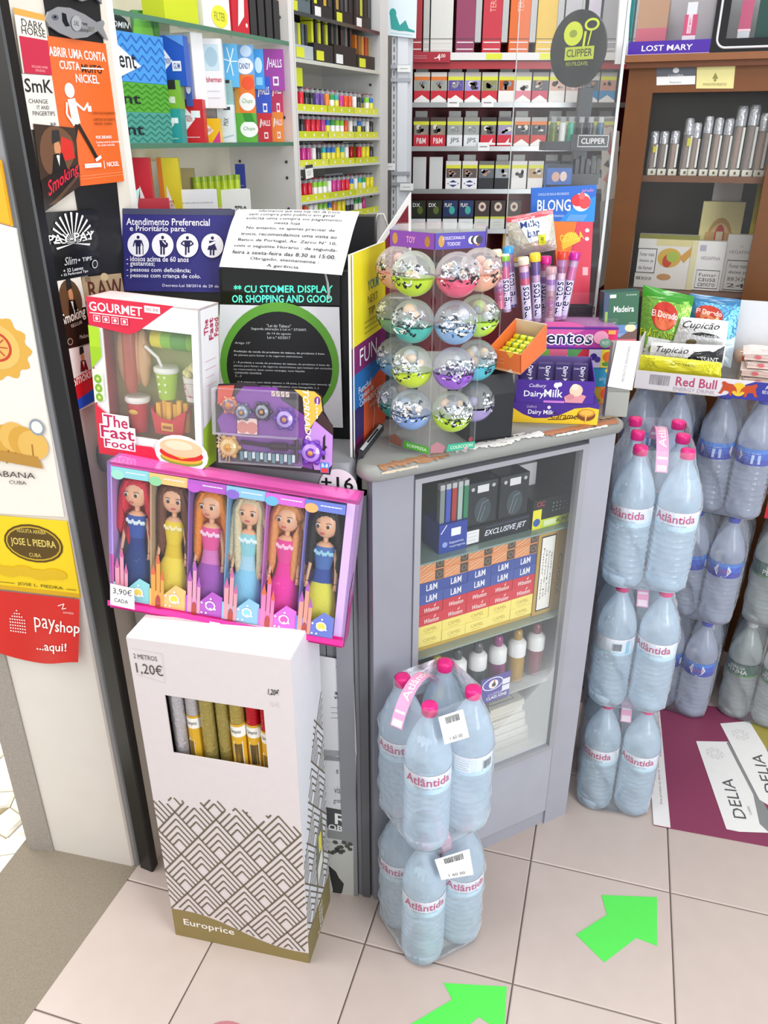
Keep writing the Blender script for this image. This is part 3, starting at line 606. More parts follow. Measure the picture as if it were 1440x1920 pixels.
# purple promotional card hanging inside the door
q = [PC.bx(.268, .018, .505), PC.bx(.345, .018, .505), PC.bx(.345, .018, .438), PC.bx(.268, .018, .438)]
one_mesh('promo_card', 'purple promotional card with a flame eye hanging behind the glass', 'card', q, -PC.n*.001, '#4a3d97', 'card', lambda f: (f.ell(.4, .72, .36, .25, '#ffffff'), f.ell(.4, .72, .33, .22, '#5246a0'), f.ell(.42, .70, .16, .17, '#f2eee8'), f.poly([(.36, .6), (.50, .6), (.45, .9)], '#a5632e'), f.circ(.43, .68, .005, '#2a1c18'), f.text('CLIPPER', .5, .30, .1, '#c7bfe8', .5), f.text('CLASS IONE', .55, .17, .12, '#ffffff', .7, True), f.rect(.72, .30, .98, .52, '#e6e6ee'), f.rect(.72, .56, .98, .78, '#e6e6ee')))
# stack of flat cream cigarillo boxes and the dark upright bar
for k in range(5):
    cpack(.345+.004*(k % 2), .2226+.0205*k, .115-.004*k, .0195, .09, .075+.003*k, '#e6e0cf', lambda f: (f.rect(0, .0, 1, .18, '#b9af98'), f.greek(.1, .4, .9, .7, 1, '#9a927f', .001)), 'cigarillo_box', f'flat cream cigarillo box, {ORD[4-k]} from the top of the low stack', 'box', 'flat cream boxes at the bottom of the glass counter')
b = B(); cbox(b, .349, .448, .086, .175, .3256, .342, '#ded8c6'); f = Face(b, PC.bx(.352, .17, .3422), PC.bx(.445, .17, .3422), PC.bx(.445, .09, .3422), PC.bx(.352, .09, .3422)); f.rect(.05, .1, .8, .9, '#55534c'); f.rect(.07, .14, .78, .86, '#dedacb'); f.greek(.12, .2, .74, .8, 5, '#55534c', .003); tag(b.obj('cigarillo_box', 'card', None, PC.bx(.4, .1, .31)), 'cream cigarillo box with a black-framed warning, on top of the low stack', 'box', 'flat cream boxes at the bottom of the glass counter')
b = B(); cbox(b, .282, .302, .03, .04, .2225, .425, '#3b3c3f'); tag(b.obj('upright_bar', 'black', None, PC.bx(.29, .035, .2225)), 'dark upright bar standing behind the glass near the cream boxes', 'bar')
# ================================================================ WATER PACKS
BR, BH = .0445, .325
PINK = '#e0277f'
def bottle_meshes(kind):
    prof = [(.030, .003), (.038, .0), (.0430, .010), (.0445, .022)]
    z = .03
    while z < .135:
        prof += [(.0445, z), (.0408, z+.0045), (.0445, z+.010)]; z += .0145
    prof += [(.0440, .15), (.0432, .152), (.0432, .195), (.0445, .199), (.0440, .212), (.0415, .228), (.0365, .246), (.0295, .263), (.0215, .279), (.0155, .290), (.0135, .297), (.0135, .306)]
    body = {'a': '#daeefd', 'l': '#ccd6ea', 'p': '#d0d8d6'}[kind]
    bo = B().lathe(prof, body, 22).obj('bottle', 'water')
    cc = {'a': PINK, 'l': '#2238b8', 'p': '#e8ecee'}[kind]
    cb_ = B(); cb_.lathe([(.0148, .3035), (.0152, .306), (.0152, .318), (.0140, .3215), (.008, .3225)], cc, 18)
    ca = cb_.obj('cap', 'plastic')
    lb = B(); zc, hh = .1735, .0435
    f = Face(lb, None, fn=lambda u, v, l: V(((.0440+l)*math.cos(-math.pi/2+(u-.5)*math.pi*1.999), (.0440+l)*math.sin(-math.pi/2+(u-.5)*math.pi*1.999), zc+(v-.5)*hh)), W=.0440*2*math.pi, H=hh, lift=.0002)
    def band(v0, v1, c, u0=0, u1=1, n=28):
        for i in range(n):
            a, b2 = u0+(u1-u0)*i/n, u0+(u1-u0)*(i+1)/n; lb.add([f.fn(p, q, f.l) for p, q in ((a, v0), (b2, v0), (b2, v1), (a, v1))], [(0, 1, 2, 3)], c)
        f.up()
    if kind == 'a':
        band(0, 1, '#e4eef6'); band(.0, .24, '#c9e4f3'); band(.88, 1., '#f4eef4')
        f.text('Atlântida', .5, .66, .44, '#c62a72', .33, True); f.text('AGUA MINERAL NATURAL', .5, .30, .08, '#8aa3bd', .2); band(.1, .9, '#8fd0ea', .80, .83, 2); band(.2, .8, '#eef3f7', .85, .97, 6); f.greek(.86, .25, .96, .75, 4, '#8a98a8', .001)
        band(.1, .9, '#8fd0ea', .17, .2, 2); f.bars(.05, .2, .14, .8, '#54606e', 9)
    elif kind == 'l':
        band(0, 1, '#2b5fd0'); band(.0, .35, '#2337b4'); band(.75, 1., '#3f86e0')
        for u in (.30, .70):
            f.poly([(u-.085, .50), (u-.055, .85), (u-.01, 1.04), (u+.05, .86), (u+.08, .5), (u+.05, .2), (u, .02), (u-.055, .18)], '#f4f2f4'); f.text('Luso', u, .52, .34, '#b04a76', .12, False, True)
        f.text('Luso', .5, .78, .12, '#dfeaf8', .07); f.rect(.46, .12, .54, .66, '#c9dcf2'); f.greek(.38, .2, .45, .8, 5, '#a9c4ef', .001); f.rect(.02, .2, .08, .7, '#c9dcf2'); f.rect(.93, .2, .97, .7, '#c9dcf2')
    else:
        band(0, 1, '#3f6a55'); band(.0, .13, '#76a86a'); band(.9, 1, '#24473a')
        for u in (.5, .02): f.text('SERRA DA', u, .68, .2, '#eef4ee', .16, True); f.text('PENHA', u, .38, .34, '#f4f8f4', .22, True)
        f.poly([(.49, .2), (.51, .2), (.50, .3)], '#e9f2e6')
    la = lb.obj('label', 'card')
    out = [bo.data, ca.data, la.data]
    for o in (bo, ca, la): bpy.data.objects.remove(o)
    return out
BM = {k: bottle_meshes(k) for k in 'alp'}
def rrect(hx, hy, r, n=5):
    out = []
    for cx, cy_, a0 in ((hx-r, hy-r, 0), (-hx+r, hy-r, 90), (-hx+r, -hy+r, 180), (hx-r, -hy+r, 270)):
        for k in range(n): a = R(a0+90*k/(n-1)); out.append((cx+r*math.cos(a), cy_+r*math.sin(a)))
    return out
FILM = {}
def film_mesh(nx, ny, pitch):
    k = (nx, ny)
    if k in FILM: return FILM[k]
    hx, hy = (nx-1)*pitch/2+BR+.0012, (ny-1)*pitch/2+BR+.0012; b = B(); rings = []
    key = ((.001, .012, .03), (.012, .002, .042), (.06, 0, .043), (.12, .0005, .043), (.20, 0, .043), (.235, .003, .042), (.268, .016, .034), (.295, .026, .024), (.322, .029, .02))
    rn = random.Random(nx*10+ny); ph = [(rn.uniform(20, 150), rn.uniform(20, 150), rn.uniform(10, 60), rn.uniform(0, 6)) for _ in range(9)]
    for (za, ia, ra), (zb_, ib, rb_) in zip(key, key[1:]):
        m = max(1, round((zb_-za)/.011))
        for q_ in range(m+(zb_ == .322)):
            t = q_/m; z, ins, rr_ = za+(zb_-za)*t, ia+(ib-ia)*t, ra+(rb_-ra)*t; base_ = rrect(hx-ins, hy-ins, rr_, 7); fine = []
            for c_i, ((x0, y0), (x1, y1)) in enumerate(zip(base_, base_[1:]+base_[:1])):
                k_ = 9 if c_i % 7 == 6 else 1   # the straight runs are cut finer
                for e_ in range(k_): fine.append((x0+(x1-x0)*e_/k_, y0+(y1-y0)*e_/k_))
            ring = []
            for x, y in fine:   # wrinkles: a sum of crossed ripples, always inward or flush
                d_ = sum(math.sin(a_*x+b_*y*1.1+c_*z*2+e_) for a_, b_, c_, e_ in ph)/9; s_ = 1+.045*max(-.35, d_)*min(1, z/.02); ring.append(V((x*s_, y*s_, z)))
            rings.append(ring)
    n = len(rings[0]); b.add([p for rg in rings for p in rg], [(i*n+j, i*n+(j+1) % n, (i+1)*n+(j+1) % n, (i+1)*n+j) for i in range(len(rings)-1) for j in range(n)], '#f2f6fb', True)
    b.add(rings[0], [tuple(range(n))[::-1]], '#eef3f9')
    o = b.obj('shrink_film', 'film'); FILM[k] = o.data; bpy.data.objects.remove(o); return FILM[k]
HM = {}
def handle_mesh(L, txt=True):
    k = round(L, 3)
    if k in HM: return HM[k]
    b = B(); w2 = .0125
    def fn(u, v, l):
        y = (u-.5)*L; z = .272+.060*(1-(2*u-1)**2)**.8 if 0 < u < 1 else .272
        return V((-(v-.5)*2*w2, y, z+l))
    n = 14
    b.add([fn(i/n, j, 0) for j in (0, 1) for i in range(n+1)], [(i, i+1, n+2+i, n+1+i) for i in range(n)], '#f2a3c9', True)
    f = Face(b, None, fn=lambda u, v, l: fn(min(max(u, .002), .998), v, l), W=L, H=2*w2, lift=.0006); f.text('Atlântida', .5, .5, .62, '#fdf3f8', .62, True)
    f.rect(.0, .1, .1, .9, '#f6e4ee'); f.rect(.9, .1, 1., .9, '#f6e4ee')
    o = b.obj('carry_handle', 'card'); HM[k] = o.data; bpy.data.objects.remove(o); return HM[k]
def pack(cx, cy_, z, yaw, nx, ny, kind, label, group, face=0, handle=True, pitch=.094, tag_price=False, rots=None):
    t = thing('water_pack', label, 'water pack', (cx, cy_, z), group, R(yaw)); r = random.Random(hash((round(cx, 2), round(z, 2))) % 999)
    for j in range(ny):
        for i in range(nx):
            o = bpy.data.objects.new('bottle', BM[kind][0]); COL.objects.link(o); o.parent = t
            o.location = ((i-(nx-1)/2)*pitch, (j-(ny-1)/2)*pitch, .002)
            rz = rots[j*nx+i] if rots else face+r.uniform(-35, 35)
            o.rotation_euler.z = R(rz)
            for nm, me in zip(('cap', 'label'), BM[kind][1:]):
                c = bpy.data.objects.new(nm, me); COL.objects.link(c); c.parent = o
    o = bpy.data.objects.new('shrink_film', film_mesh(nx, ny, pitch)); COL.objects.link(o); o.parent = t
    if handle and kind == 'a':
        o = bpy.data.objects.new('carry_handle', handle_mesh((ny-1)*pitch+.02)); COL.objects.link(o); o.parent = t
    return t
G1 = 'pink capped water packs in front of the counter'
fp = (.099, 1.181)
pack(*fp, 0, 29.5, 2, 2, 'a', 'lower pack of four pink capped waters in front of the counter door', G1, rots=[-30, -22, -60, -40])
t = pack(*fp, .327, 29.5, 2, 2, 'a', 'upper pack of four pink capped waters in front of the counter door', G1, handle=False, rots=[-32, 160, -45, 120])
# its carry ribbon runs across between the caps
o = bpy.data.objects.new('carry_handle', handle_mesh(.15)); COL.objects.link(o); o.parent = t; o.rotation_euler.z = R(-62); o.location = (-.03, .022, -.004)
# paper price tag stuck on the film
def ptag(pack_, pts, z, seed):
    pl = Plane((.145, 1.09, z), 20, 18); q = pl.q(*pts); m = Matrix.Translation(pack_.location) @ Matrix.Rotation(pack_.rotation_euler.z, 4, 'Z')
    q = [m.inverted() @ p for p in q]; b = B(); n = (q[1]-q[0]).cross(q[0]-q[3]).normalized()
    b.hexa(q+[p-n*.0008 for p in q], '#f4f3f1'); f = Face(b, *q); f.bars(.2, .62, .85, .95, '#3c3c3c', 14, seed, None); f.text('1 60 00', .5, .15, .12, '#444444', .5); b.obj('price_tag', 'paper', pack_)
ptag(t, [(822, 1345), (868, 1330), (880, 1382), (834, 1396)], .60, 3)
ptag(bpy.data.objects['water_pack'], [(815, 1612), (880, 1592), (888, 1640), (828, 1650)], .27, 5)
G2 = 'pink capped water packs stacked beside the counter'
ax, ay, aw = .612, 1.618, -13
for k in range(3):
    pack(ax-.008*k*.6, ay+.004*k, .327*k, aw, 2, 3, 'a', f'pink capped water pack beside the counter, {["bottom", "middle", "top"][k]} of its stack of three', G2, rots=[(-30, -18, 20, 60, 90, 10), (150, -24, 20, 60, 90, 10), (-26, -14, 20, 60, 90, 10)][k])
G3 = 'blue labelled water packs under the snack tray'
lx, ly, lw = .955, 1.995, -30
for k in range(3):
    pack(lx-.028*(1-k/2), ly, .327*k, lw, 2, 3, 'l', f'blue labelled water pack nearest the burgundy mat, {["bottom", "middle", "top"][k]} of its stack', G3, pitch=.092, rots=[(-95, -70, 0, 0, 9, 7), (-88, -72, 0, 20, 3, 9), (10, 12, 90, 30, 3, 2)][k], handle=False)
for k in range(3):
    pack(.772-.028*(1-k/2), 2.078, .327*k, lw, 2, 3, 'l', f'blue labelled water pack hidden behind the pink capped stack, {["bottom", "middle", "top"][k]} of its stack', G3, pitch=.092, face=30, handle=False)
G4 = 'green labelled water packs at the right edge'
for k in range(2):
    pack(1.134+.010*k, 1.945, .327*k, -30, 2, 3, 'p', f'green labelled water pack at the right edge, {["lower", "upper"][k]} of two', G4, pitch=.093, rots=[(-18, -20, 0, 0, 9, 7), (20, -12, 0, 20, 3, 9)][k], handle=False)

# ================================================================ FLOOR STICKERS AND MAT
def floor_poly(name, label, cat, pts, c, m='card', th=.0012):
    q = [atz(p, th) for p in pts]; base = sum(q, V())/len(q); base.z = 0
    return tag(B().prism([p-V((0, 0, th-.0002)) for p in q], (0, 0, th-.0002), c).obj(name, m, None, base), label, cat)
floor_poly('arrow_sticker', 'green arrow sticker on the floor pointing toward the burgundy mat', 'floor sticker', [(1080, 1752), (1138, 1715), (1128, 1678), (1232, 1682), (1232, 1773), (1193, 1758), (1133, 1804)], '#5be15a')
floor_poly('arrow_sticker', 'green arrow sticker on the floor cut by the lower picture edge', 'floor sticker', [(700, 1962), (770, 2010), (898, 1906), (945, 1938), (950, 1850), (832, 1843), (848, 1874)], '#55e052')
floor_poly('round_sticker', 'reddish round sticker peeping in at the bottom edge of the floor', 'floor sticker', [(425+44*math.cos(2*math.pi*k/24), 1946+32*math.sin(2*math.pi*k/24)) for k in range(24)], '#b5747a')
ml, mf = atz((1225, 1548)), atz((1440, 1588)); me_ = (mf-ml).normalized(); mb = V((-me_.y, me_.x, 0)); 
mat_t = thing('floor_mat', 'burgundy advertising mat with cigarette packet print beside the water', 'mat', ml+me_*.3+mb*.2)
q = [ml+mb*.52, ml+me_*.78+mb*.52, ml+me_*.78, ml.copy()]; q = [V((p.x, p.y, .003)) for p in q]
solid(q, (0, 0, -.0026), '#8a3f5c').obj('mat_sheet', 'card', mat_t, mat_t.location)
b = B(); f = Face(b, *q)
f.rect(0, 0, .052, 1, '#ece8e6'); f.text('Este produto so deve ser vendido a maiores de 18 anos', .030, .42, .010, '#6f6a6a', .55, rot=90); f.text('Departamento de Saude', .042, .62, .008, '#6f6a6a', .25, rot=90)
def uvm(p): P = atz(p, .003)-q[3]; return (P.dot(me_)/.78, P.dot(mb)/.52)
def mp(pts, c): f.poly([uvm(p) for p in pts], c)
mp([(1305, 1390), (1365, 1391), (1415, 1490), (1440, 1540), (1440, 1562), (1386, 1560), (1362, 1555)], '#edece9'); mp([(1362, 1393), (1366, 1391), (1440, 1520), (1440, 1560), (1424, 1545), (1412, 1490)], '#8b8c8c')
mp([(1350, 1357), (1410, 1352), (1440, 1412), (1440, 1510), (1424, 1500)], '#f0efec'); mp([(1405, 1353), (1440, 1350), (1440, 1410)], '#a79a4a')
for px, py in ((1340, 1413), (1388, 1378)):
    u, v = uvm((px, py))
    for rr_ in (.022, .016, .010):
        for k in range(8): a = k*math.pi/4+rr_*40; f.line([(u+rr_*math.cos(a)/.78, v+rr_*math.sin(a)/.52), (u+rr_*math.cos(a+.5)/.78, v+rr_*math.sin(a+.5)/.52)], .0012, '#a9a8a6'); f.l -= f.step
u0, v0 = uvm((1388, 1535)); u1, v1 = uvm((1362, 1460)); ang = math.degrees(math.atan2((v1-v0)*.52, (u1-u0)*.78))
ln = math.hypot((u1-u0)*.78, (v1-v0)*.52)
um, vm = (u0+u1)/2, (v0+v1)/2
def dtext(s_, um, vm, ln, hh, c):
    vs_, fs, a0, a1, b0, b1 = text_geo(s_); sx = ln/(a1-a0); sy = hh/(b1-b0); ca, sa = math.cos(R(ang)), math.sin(R(ang))
    b.add([f.fn(um+((x-(a0+a1)/2)*sx*ca-(y-(b0+b1)/2)*sy*sa)/.78, vm+((x-(a0+a1)/2)*sx*sa+(y-(b0+b1)/2)*sy*ca)/.52, f.l) for x, y in vs_], fs, c); f.up()
dtext('DELIA', um, vm, ln, .030, '#57595c'); u, v = uvm((1405, 1520)); dtext('CLASSIC', u, v, .03, .006, '#8a8a8a')
u, v = uvm((1432, 1450)); dtext('DELIA', u, v, ln*1.05, .030, '#57595c')
b.obj('print', 'card', mat_t, mat_t.location)

# ================================================================ GIFT WRAP BOX (hollow, with a cut-out window)
EP = V((-.4505, 1.151, 0)); EY = -12.6; EW, EH, ED = .302, .770, .155
PE = Plane(EP, EY); eb = PE.bx(EW/2, ED/2)
wrap = thing('gift_wrap_box', 'tall white floor box with a chevron pattern and a window of wrapping rolls', 'box', eb)
def ebox(b, x0, x1, y0, y1, z0, z1, c): b.hexa([PE.bx(x, y, z) for y in (y0, y1) for x, z in ((x0, z1), (x1, z1), (x1, z0), (x0, z0))], c)
wx0, wx1, wz0, wz1 = .058, .246, .520, .655
b = B(); WH = '#ddd3d2'
ebox(b, 0, wx0, 0, .003, 0, EH, WH); ebox(b, wx1, EW, 0, .003, 0, EH, WH); ebox(b, wx0, wx1, 0, .003, 0, wz0, WH); ebox(b, wx0, wx1, 0, .003, wz1, EH, WH)
ebox(b, 0, .003, .003, ED, 0, EH, WH); ebox(b, EW-.003, EW, .003, ED, 0, EH, '#dcdbe0'); ebox(b, .003, EW-.003, ED-.003, ED, 0, EH, '#cfc5bd'); ebox(b, .003, EW-.003, .003, ED-.003, 0, .004, WH)
b.obj('carton', 'paper', wrap, eb)
b = B(); ebox(b, 0.001, EW-.001, 0.001, ED-.001, EH, EH+.003, '#ece7e6'); b.obj('lid', 'paper', wrap, eb)
b = B(); f = Face(b, PE.bx(0, 0, EH), PE.bx(EW, 0, EH), PE.bx(EW, 0, 0), PE.bx(0, 0, 0))
LINE = '#6f6450'
def seg(f, a, c, th, col, lo, hi):
    (x0, y0), (x1, y1) = a, c   # clip to 0..1 and under lo(x)..hi(x), sampled
    n = 6
    for k in range(n):
        p = (x0+(x1-x0)*k/n, y0+(y1-y0)*k/n); q = (x0+(x1-x0)*(k+1)/n, y0+(y1-y0)*(k+1)/n); m = ((p[0]+q[0])/2, (p[1]+q[1])/2)
        if 0.004 < m[0] < .996 and lo(m[0]) < m[1] < hi(m[0]): f.line([p, q], th, col); f.l -= f.step
def deco(f, cw, ch, lo, hi, th=.0034, x_off=0):
    for r_ in range(-1, 19):
        for k in range(-1, int(1/cw)+3):
            x0 = (k+(.5 if r_ % 2 else 0))*cw+x_off; y0 = .70-r_*ch/2
            if y0 < -.05: continue
            for s in range(5):
                y = y0-s*ch*.16; a = cw*(ch-s*ch*.16)/(2*ch)
                for sg in (-1, 1): seg(f, (x0, y), (x0+sg*a, y-a*ch/cw), th if s else th*1.1, LINE, lo, hi)
    f.up()
wave = lambda x: .100-.045*x+.020*math.sin((x+.1)*5.2)
hi = lambda x: .545 if .36 < x < .50 else (.525 if (int(x*9) % 2) else .505)
f.poly([(0, 0), (1, 0)]+[(1-k/20, wave(1-k/20)-.004) for k in range(21)], '#8d7c4a')
deco(f, .285, .148, wave, hi)
f.text('Europrice', .27, .060, .032, '#f2ede6', .38, True); f.text('2 METROS', .105, .952, .013, '#5b5149', .15)
f.text('1,20€', .12, .918, .034, '#4e463f', .17); f.line([(.03, .90), (.21, .887), (.22, .968), (.03, .972)], .0006, '#cfc6c2'); f.text('1,20€', .885, .905, .020, '#1b1b1b', .07, True, True); f.text('12 €', .89, .872, .014, '#d7cfd0', .05)
b.obj('printed_front', 'paper', wrap, eb)
b = B(); f = Face(b, PE.bx(EW, 0, EH), PE.bx(EW, ED, EH), PE.bx(EW, ED, 0), PE.bx(EW, 0, 0))
f.rect(0, 0, 1, .11, '#83764a'); deco(f, .56, .148, lambda x: .11, lambda x: .34+.6*x, .003, .2)
f.poly([(.45, .16), (.8, .22), (.8, .40), (.5, .32)], '#7c7a6c'); f.poly([(.5, .18), (.74, .225), (.74, .28), (.52, .24)], '#e9e6da'); f.rect(.6, .28, .72, .34, '#e8dc5a'); f.text('Europrice', .55, .055, .3, '#e9e4d4', .09, rot=90)
b.obj('printed_side', 'paper', wrap, eb)
rolls = [('#c9c5c9', 'silver', 0), ('#c5bfc2', 'silver', 1), ('#b1a05a', 'gold', 0), ('#ab9b56', 'gold', 0), ('#b8a355', 'gold', 1), ('#cb2230', 'red', 1), ('#bd1c2b', 'red', 2)]
labs = ['plain silver roll of gift wrap at the window left end', 'silver roll of gift wrap with a yellow band label', 'plain gold roll of gift wrap next to the labelled silver roll', 'plain gold roll of gift wrap next to the labelled gold roll', 'gold roll of gift wrap with a barcode label', 'red roll of gift wrap with a barcode label', 'red roll of gift wrap half hidden by the window edge']
for k, (c, cn, lb) in enumerate(rolls):
    x = .067+.0293*k; y = .024+.004*(k % 2); p = PE.bx(x, y, .0045)
    t = thing('gift_wrap_roll', labs[k], 'roll', p, 'rolls of gift wrap inside the box')
    B().lathe([(.0142, 0), (.0142, .70)], c, 18).obj('paper_roll', 'foil', t)
    if lb:
        b = B(); z0, z1 = .42, .598-.006*(k == 6)*1
        f = Face(b, None, fn=lambda u, v, l: V(((.0143+l)*math.cos(R(EY)-math.pi/2+(u-.5)*4.2), (.0143+l)*math.sin(R(EY)-math.pi/2+(u-.5)*4.2), z0+(z1-z0)*v)), W=.06, H=z1-z0)
        for i in range(10): b.add([f.fn(p_, q_, f.l) for p_, q_ in ((i/10, 0), ((i+1)/10, 0), ((i+1)/10, 1), (i/10, 1))], [(0, 1, 2, 3)], '#d9a82c')
        f.up(); 
        for i in range(10): b.add([f.fn(p_, q_, f.l) for p_, q_ in ((i/10, .84), ((i+1)/10, .84), ((i+1)/10, .97), (i/10, .97))], [(0, 1, 2, 3)], '#f0ece4')
        f.up(); f.text('Europrice', .5, .905, .06, '#5d5a4c', .3, True)
        if lb == 1 and k > 1: f.bars(.40, .42, .68, .78, '#2c2c2c', 9, k)
        else: f.bars(.33, .36, .52, .70, '#6b5a20', 6, k)
        f.text('70 x 200', .42, .2, .1, '#fff4d8', .22); b.obj('label_band', 'card', t)
# ================================================================ DOLL BOX leaning back on the gift wrap box
class Frame:   # local x right, y back, z up
    def __init__(s, o, yaw, tilt=0, roll=0):
        s.M = Matrix.Translation(V(o)) @ Matrix.Rotation(R(yaw), 4, 'Z') @ Matrix.Rotation(R(-tilt), 4, 'X') @ Matrix.Rotation(R(roll), 4, 'Y')
    def __call__(s, x, y, z): return s.M @ V((x, y, z))
    def box(s, b, x0, x1, y0, y1, z0, z1, c): b.hexa([s(x, y, z) for y in (y0, y1) for x, z in ((x0, z1), (x1, z1), (x1, z0), (x0, z0))], c)
    def front(s, b, x0, x1, z0, z1, y=0): return Face(b, s(x0, y, z1), s(x1, y, z1), s(x1, y, z0), s(x0, y, z0))
DF = Frame((-.500, 1.228, .783), -7.8, 3.2, 6.2); DW, DH, DD = .434, .284, .050
dbase = DF(DW/2, DD/2, 0); dbx = thing('doll_box', 'pink window box holding six dolls, propped on the gift wrap box', 'toy box', dbase)
b = B(); HP = '#ee2a9b'
DF.box(b, 0, DW, DD-.003, DD, 0, DH, '#e9a0d0'); DF.box(b, 0, DW, 0, DD, 0, .010, HP); DF.box(b, 0, DW, 0, DD, DH-.004, DH, '#e85fb4'); DF.box(b, 0, .006, 0, DD, .0, DH, '#c9a2e8'); DF.box(b, DW-.006, DW, 0, DD, 0, DH, '#dcb4ee')
DF.box(b, 0, DW, 0, .003, 0, .022, HP); DF.box(b, 0, .008, 0, .003, .022, .11, '#e75cb8'); DF.box(b, 0, .008, 0, .003, .11, DH, '#b79be6'); DF.box(b, DW-.020, DW, 0, .003, .022, DH, '#d9b6ee'); DF.box(b, 0, DW, 0, .003, DH-.006, DH, '#e55bb2')
b.obj('carton', 'gloss', dbx, dbase)
pcol = ['#8fd0d6', '#f1c07a', '#b45bc0', '#8cc0e0', '#d46ad0', '#6f7fd0']; back = ['#7fa3ad', '#d9b48c', '#b77ac8', '#9cc3dc', '#dd8fcf', '#8a8ccc']
cw = (DW-.028)/6
b = B()
for k in range(6):
    x = .008+cw*k; DF.box(b, x, x+cw, DD-.0045, DD-.0032, .010, DH-.006, back[k])
b.obj('backing_card', 'card', dbx, dbase)
for k in range(1, 6):
    b = B(); x = .008+cw*k; DF.box(b, x-.0012, x+.0012, .0035, DD-.005, .012, DH-.006, ['#c9b08a', '#8d63b8', '#76a8d0', '#c070c8', '#7f78c8'][k-1]); b.obj('divider', 'card', dbx, dbase)
b = B(); f = DF.front(b, 0, DW, 0, DH, -.0006)
turret = ['#e79ab0', '#e8a04e', '#e59bb6', '#eb9aa6', '#e77fb0', '#ef9a8c']
for k in range(6):
    u0 = (.008+cw*k)/DW; u1 = (.008+cw*(k+1))/DW; uw = u1-u0
    f.rect(u0, .915, u1, .978, pcol[k]); f.ell(u0+uw*.16, .928, uw*.17, .03, ['#9fdcc8', '#8fd09c', '#c05cc8', '#8a6ac8', '#6fb4d8', '#f0b070'][k]); f.greek(u0+uw*.38, .935, u1-uw*.08, .968, 1, '#f7f2f8', .0018, k, .05)
    # printed skirt board along the bottom: towers, hills and dots
    f.poly([(u0, .075), (u1, .075), (u1, .22), (u0+uw*.72, .25), (u0+uw*.40, .17), (u0, .20)], pcol[k])
    tc = turret[k]
    for (a, w_, h_) in ((.05, .12, .30), (.19, .10, .38), (.31, .09, .27)):
        f.rect(u0+uw*a, .08, u0+uw*(a+w_), h_, tc); f.poly([(u0+uw*(a-.015), h_), (u0+uw*(a+w_+.015), h_), (u0+uw*(a+w_/2), h_+.075)], ['#c76a9a', '#d96a4a', '#b060b8'][k % 3])
    f.ell(u0+uw*.24, .10, uw*.07, .06, '#b0483f'); f.circ(u0+uw*.68, .15, .0095, '#f3e6f0'); f.circ(u0+uw*.68, .15, .007, ['#e7d35a', '#f1d24a', '#a960c6', '#8fd0ee', '#ec58b0', '#f0dc60'][k])
    for q_ in range(7): f.circ(u0+uw*(.45+.08*(q_ % 4)*1.5), .095+.035*(q_ // 2), .002, '#f7f0fa', 8); f.l -= f.step
f.rect(.0, .035, 1, .074, '#f02c9c')
f.poly([(.012, .045), (.118, .038), (.116, .19), (.014, .2)], '#f5f3f1'); f.text('3,90€', .066, .150, .050, '#2c2b30', .082); f.text('CADA', .060, .085, .028, '#2c2b30', .060)
f.rect(.44, .015, .485, .05, '#e9dfe2')
b.obj('printed_front', 'gloss', dbx, dbase)
b = B(); f = Face(b, DF(DW+.0004, 0, DH), DF(DW+.0004, DD, DH), DF(DW+.0004, DD, 0), DF(DW+.0004, 0, 0)); f.rect(0, 0, 1, .28, '#e63aa6'); f.rect(0, .28, 1, .42, '#df78c4'); f.ell(.5, .40, .2, .1, '#c58ae0'); f.text('Dolls', .5, .40, .4, '#f7eefb', .12, ital=True, rot=90); b.obj('printed_side', 'gloss', dbx, dbase)
b = B(); DF.box(b, .008, DW-.020, .0005, .0011, .022, DH-.006, '#fdfdff'); b.obj('clear_window', 'glass', dbx, dbase)
SKIN = '#e9b48f'
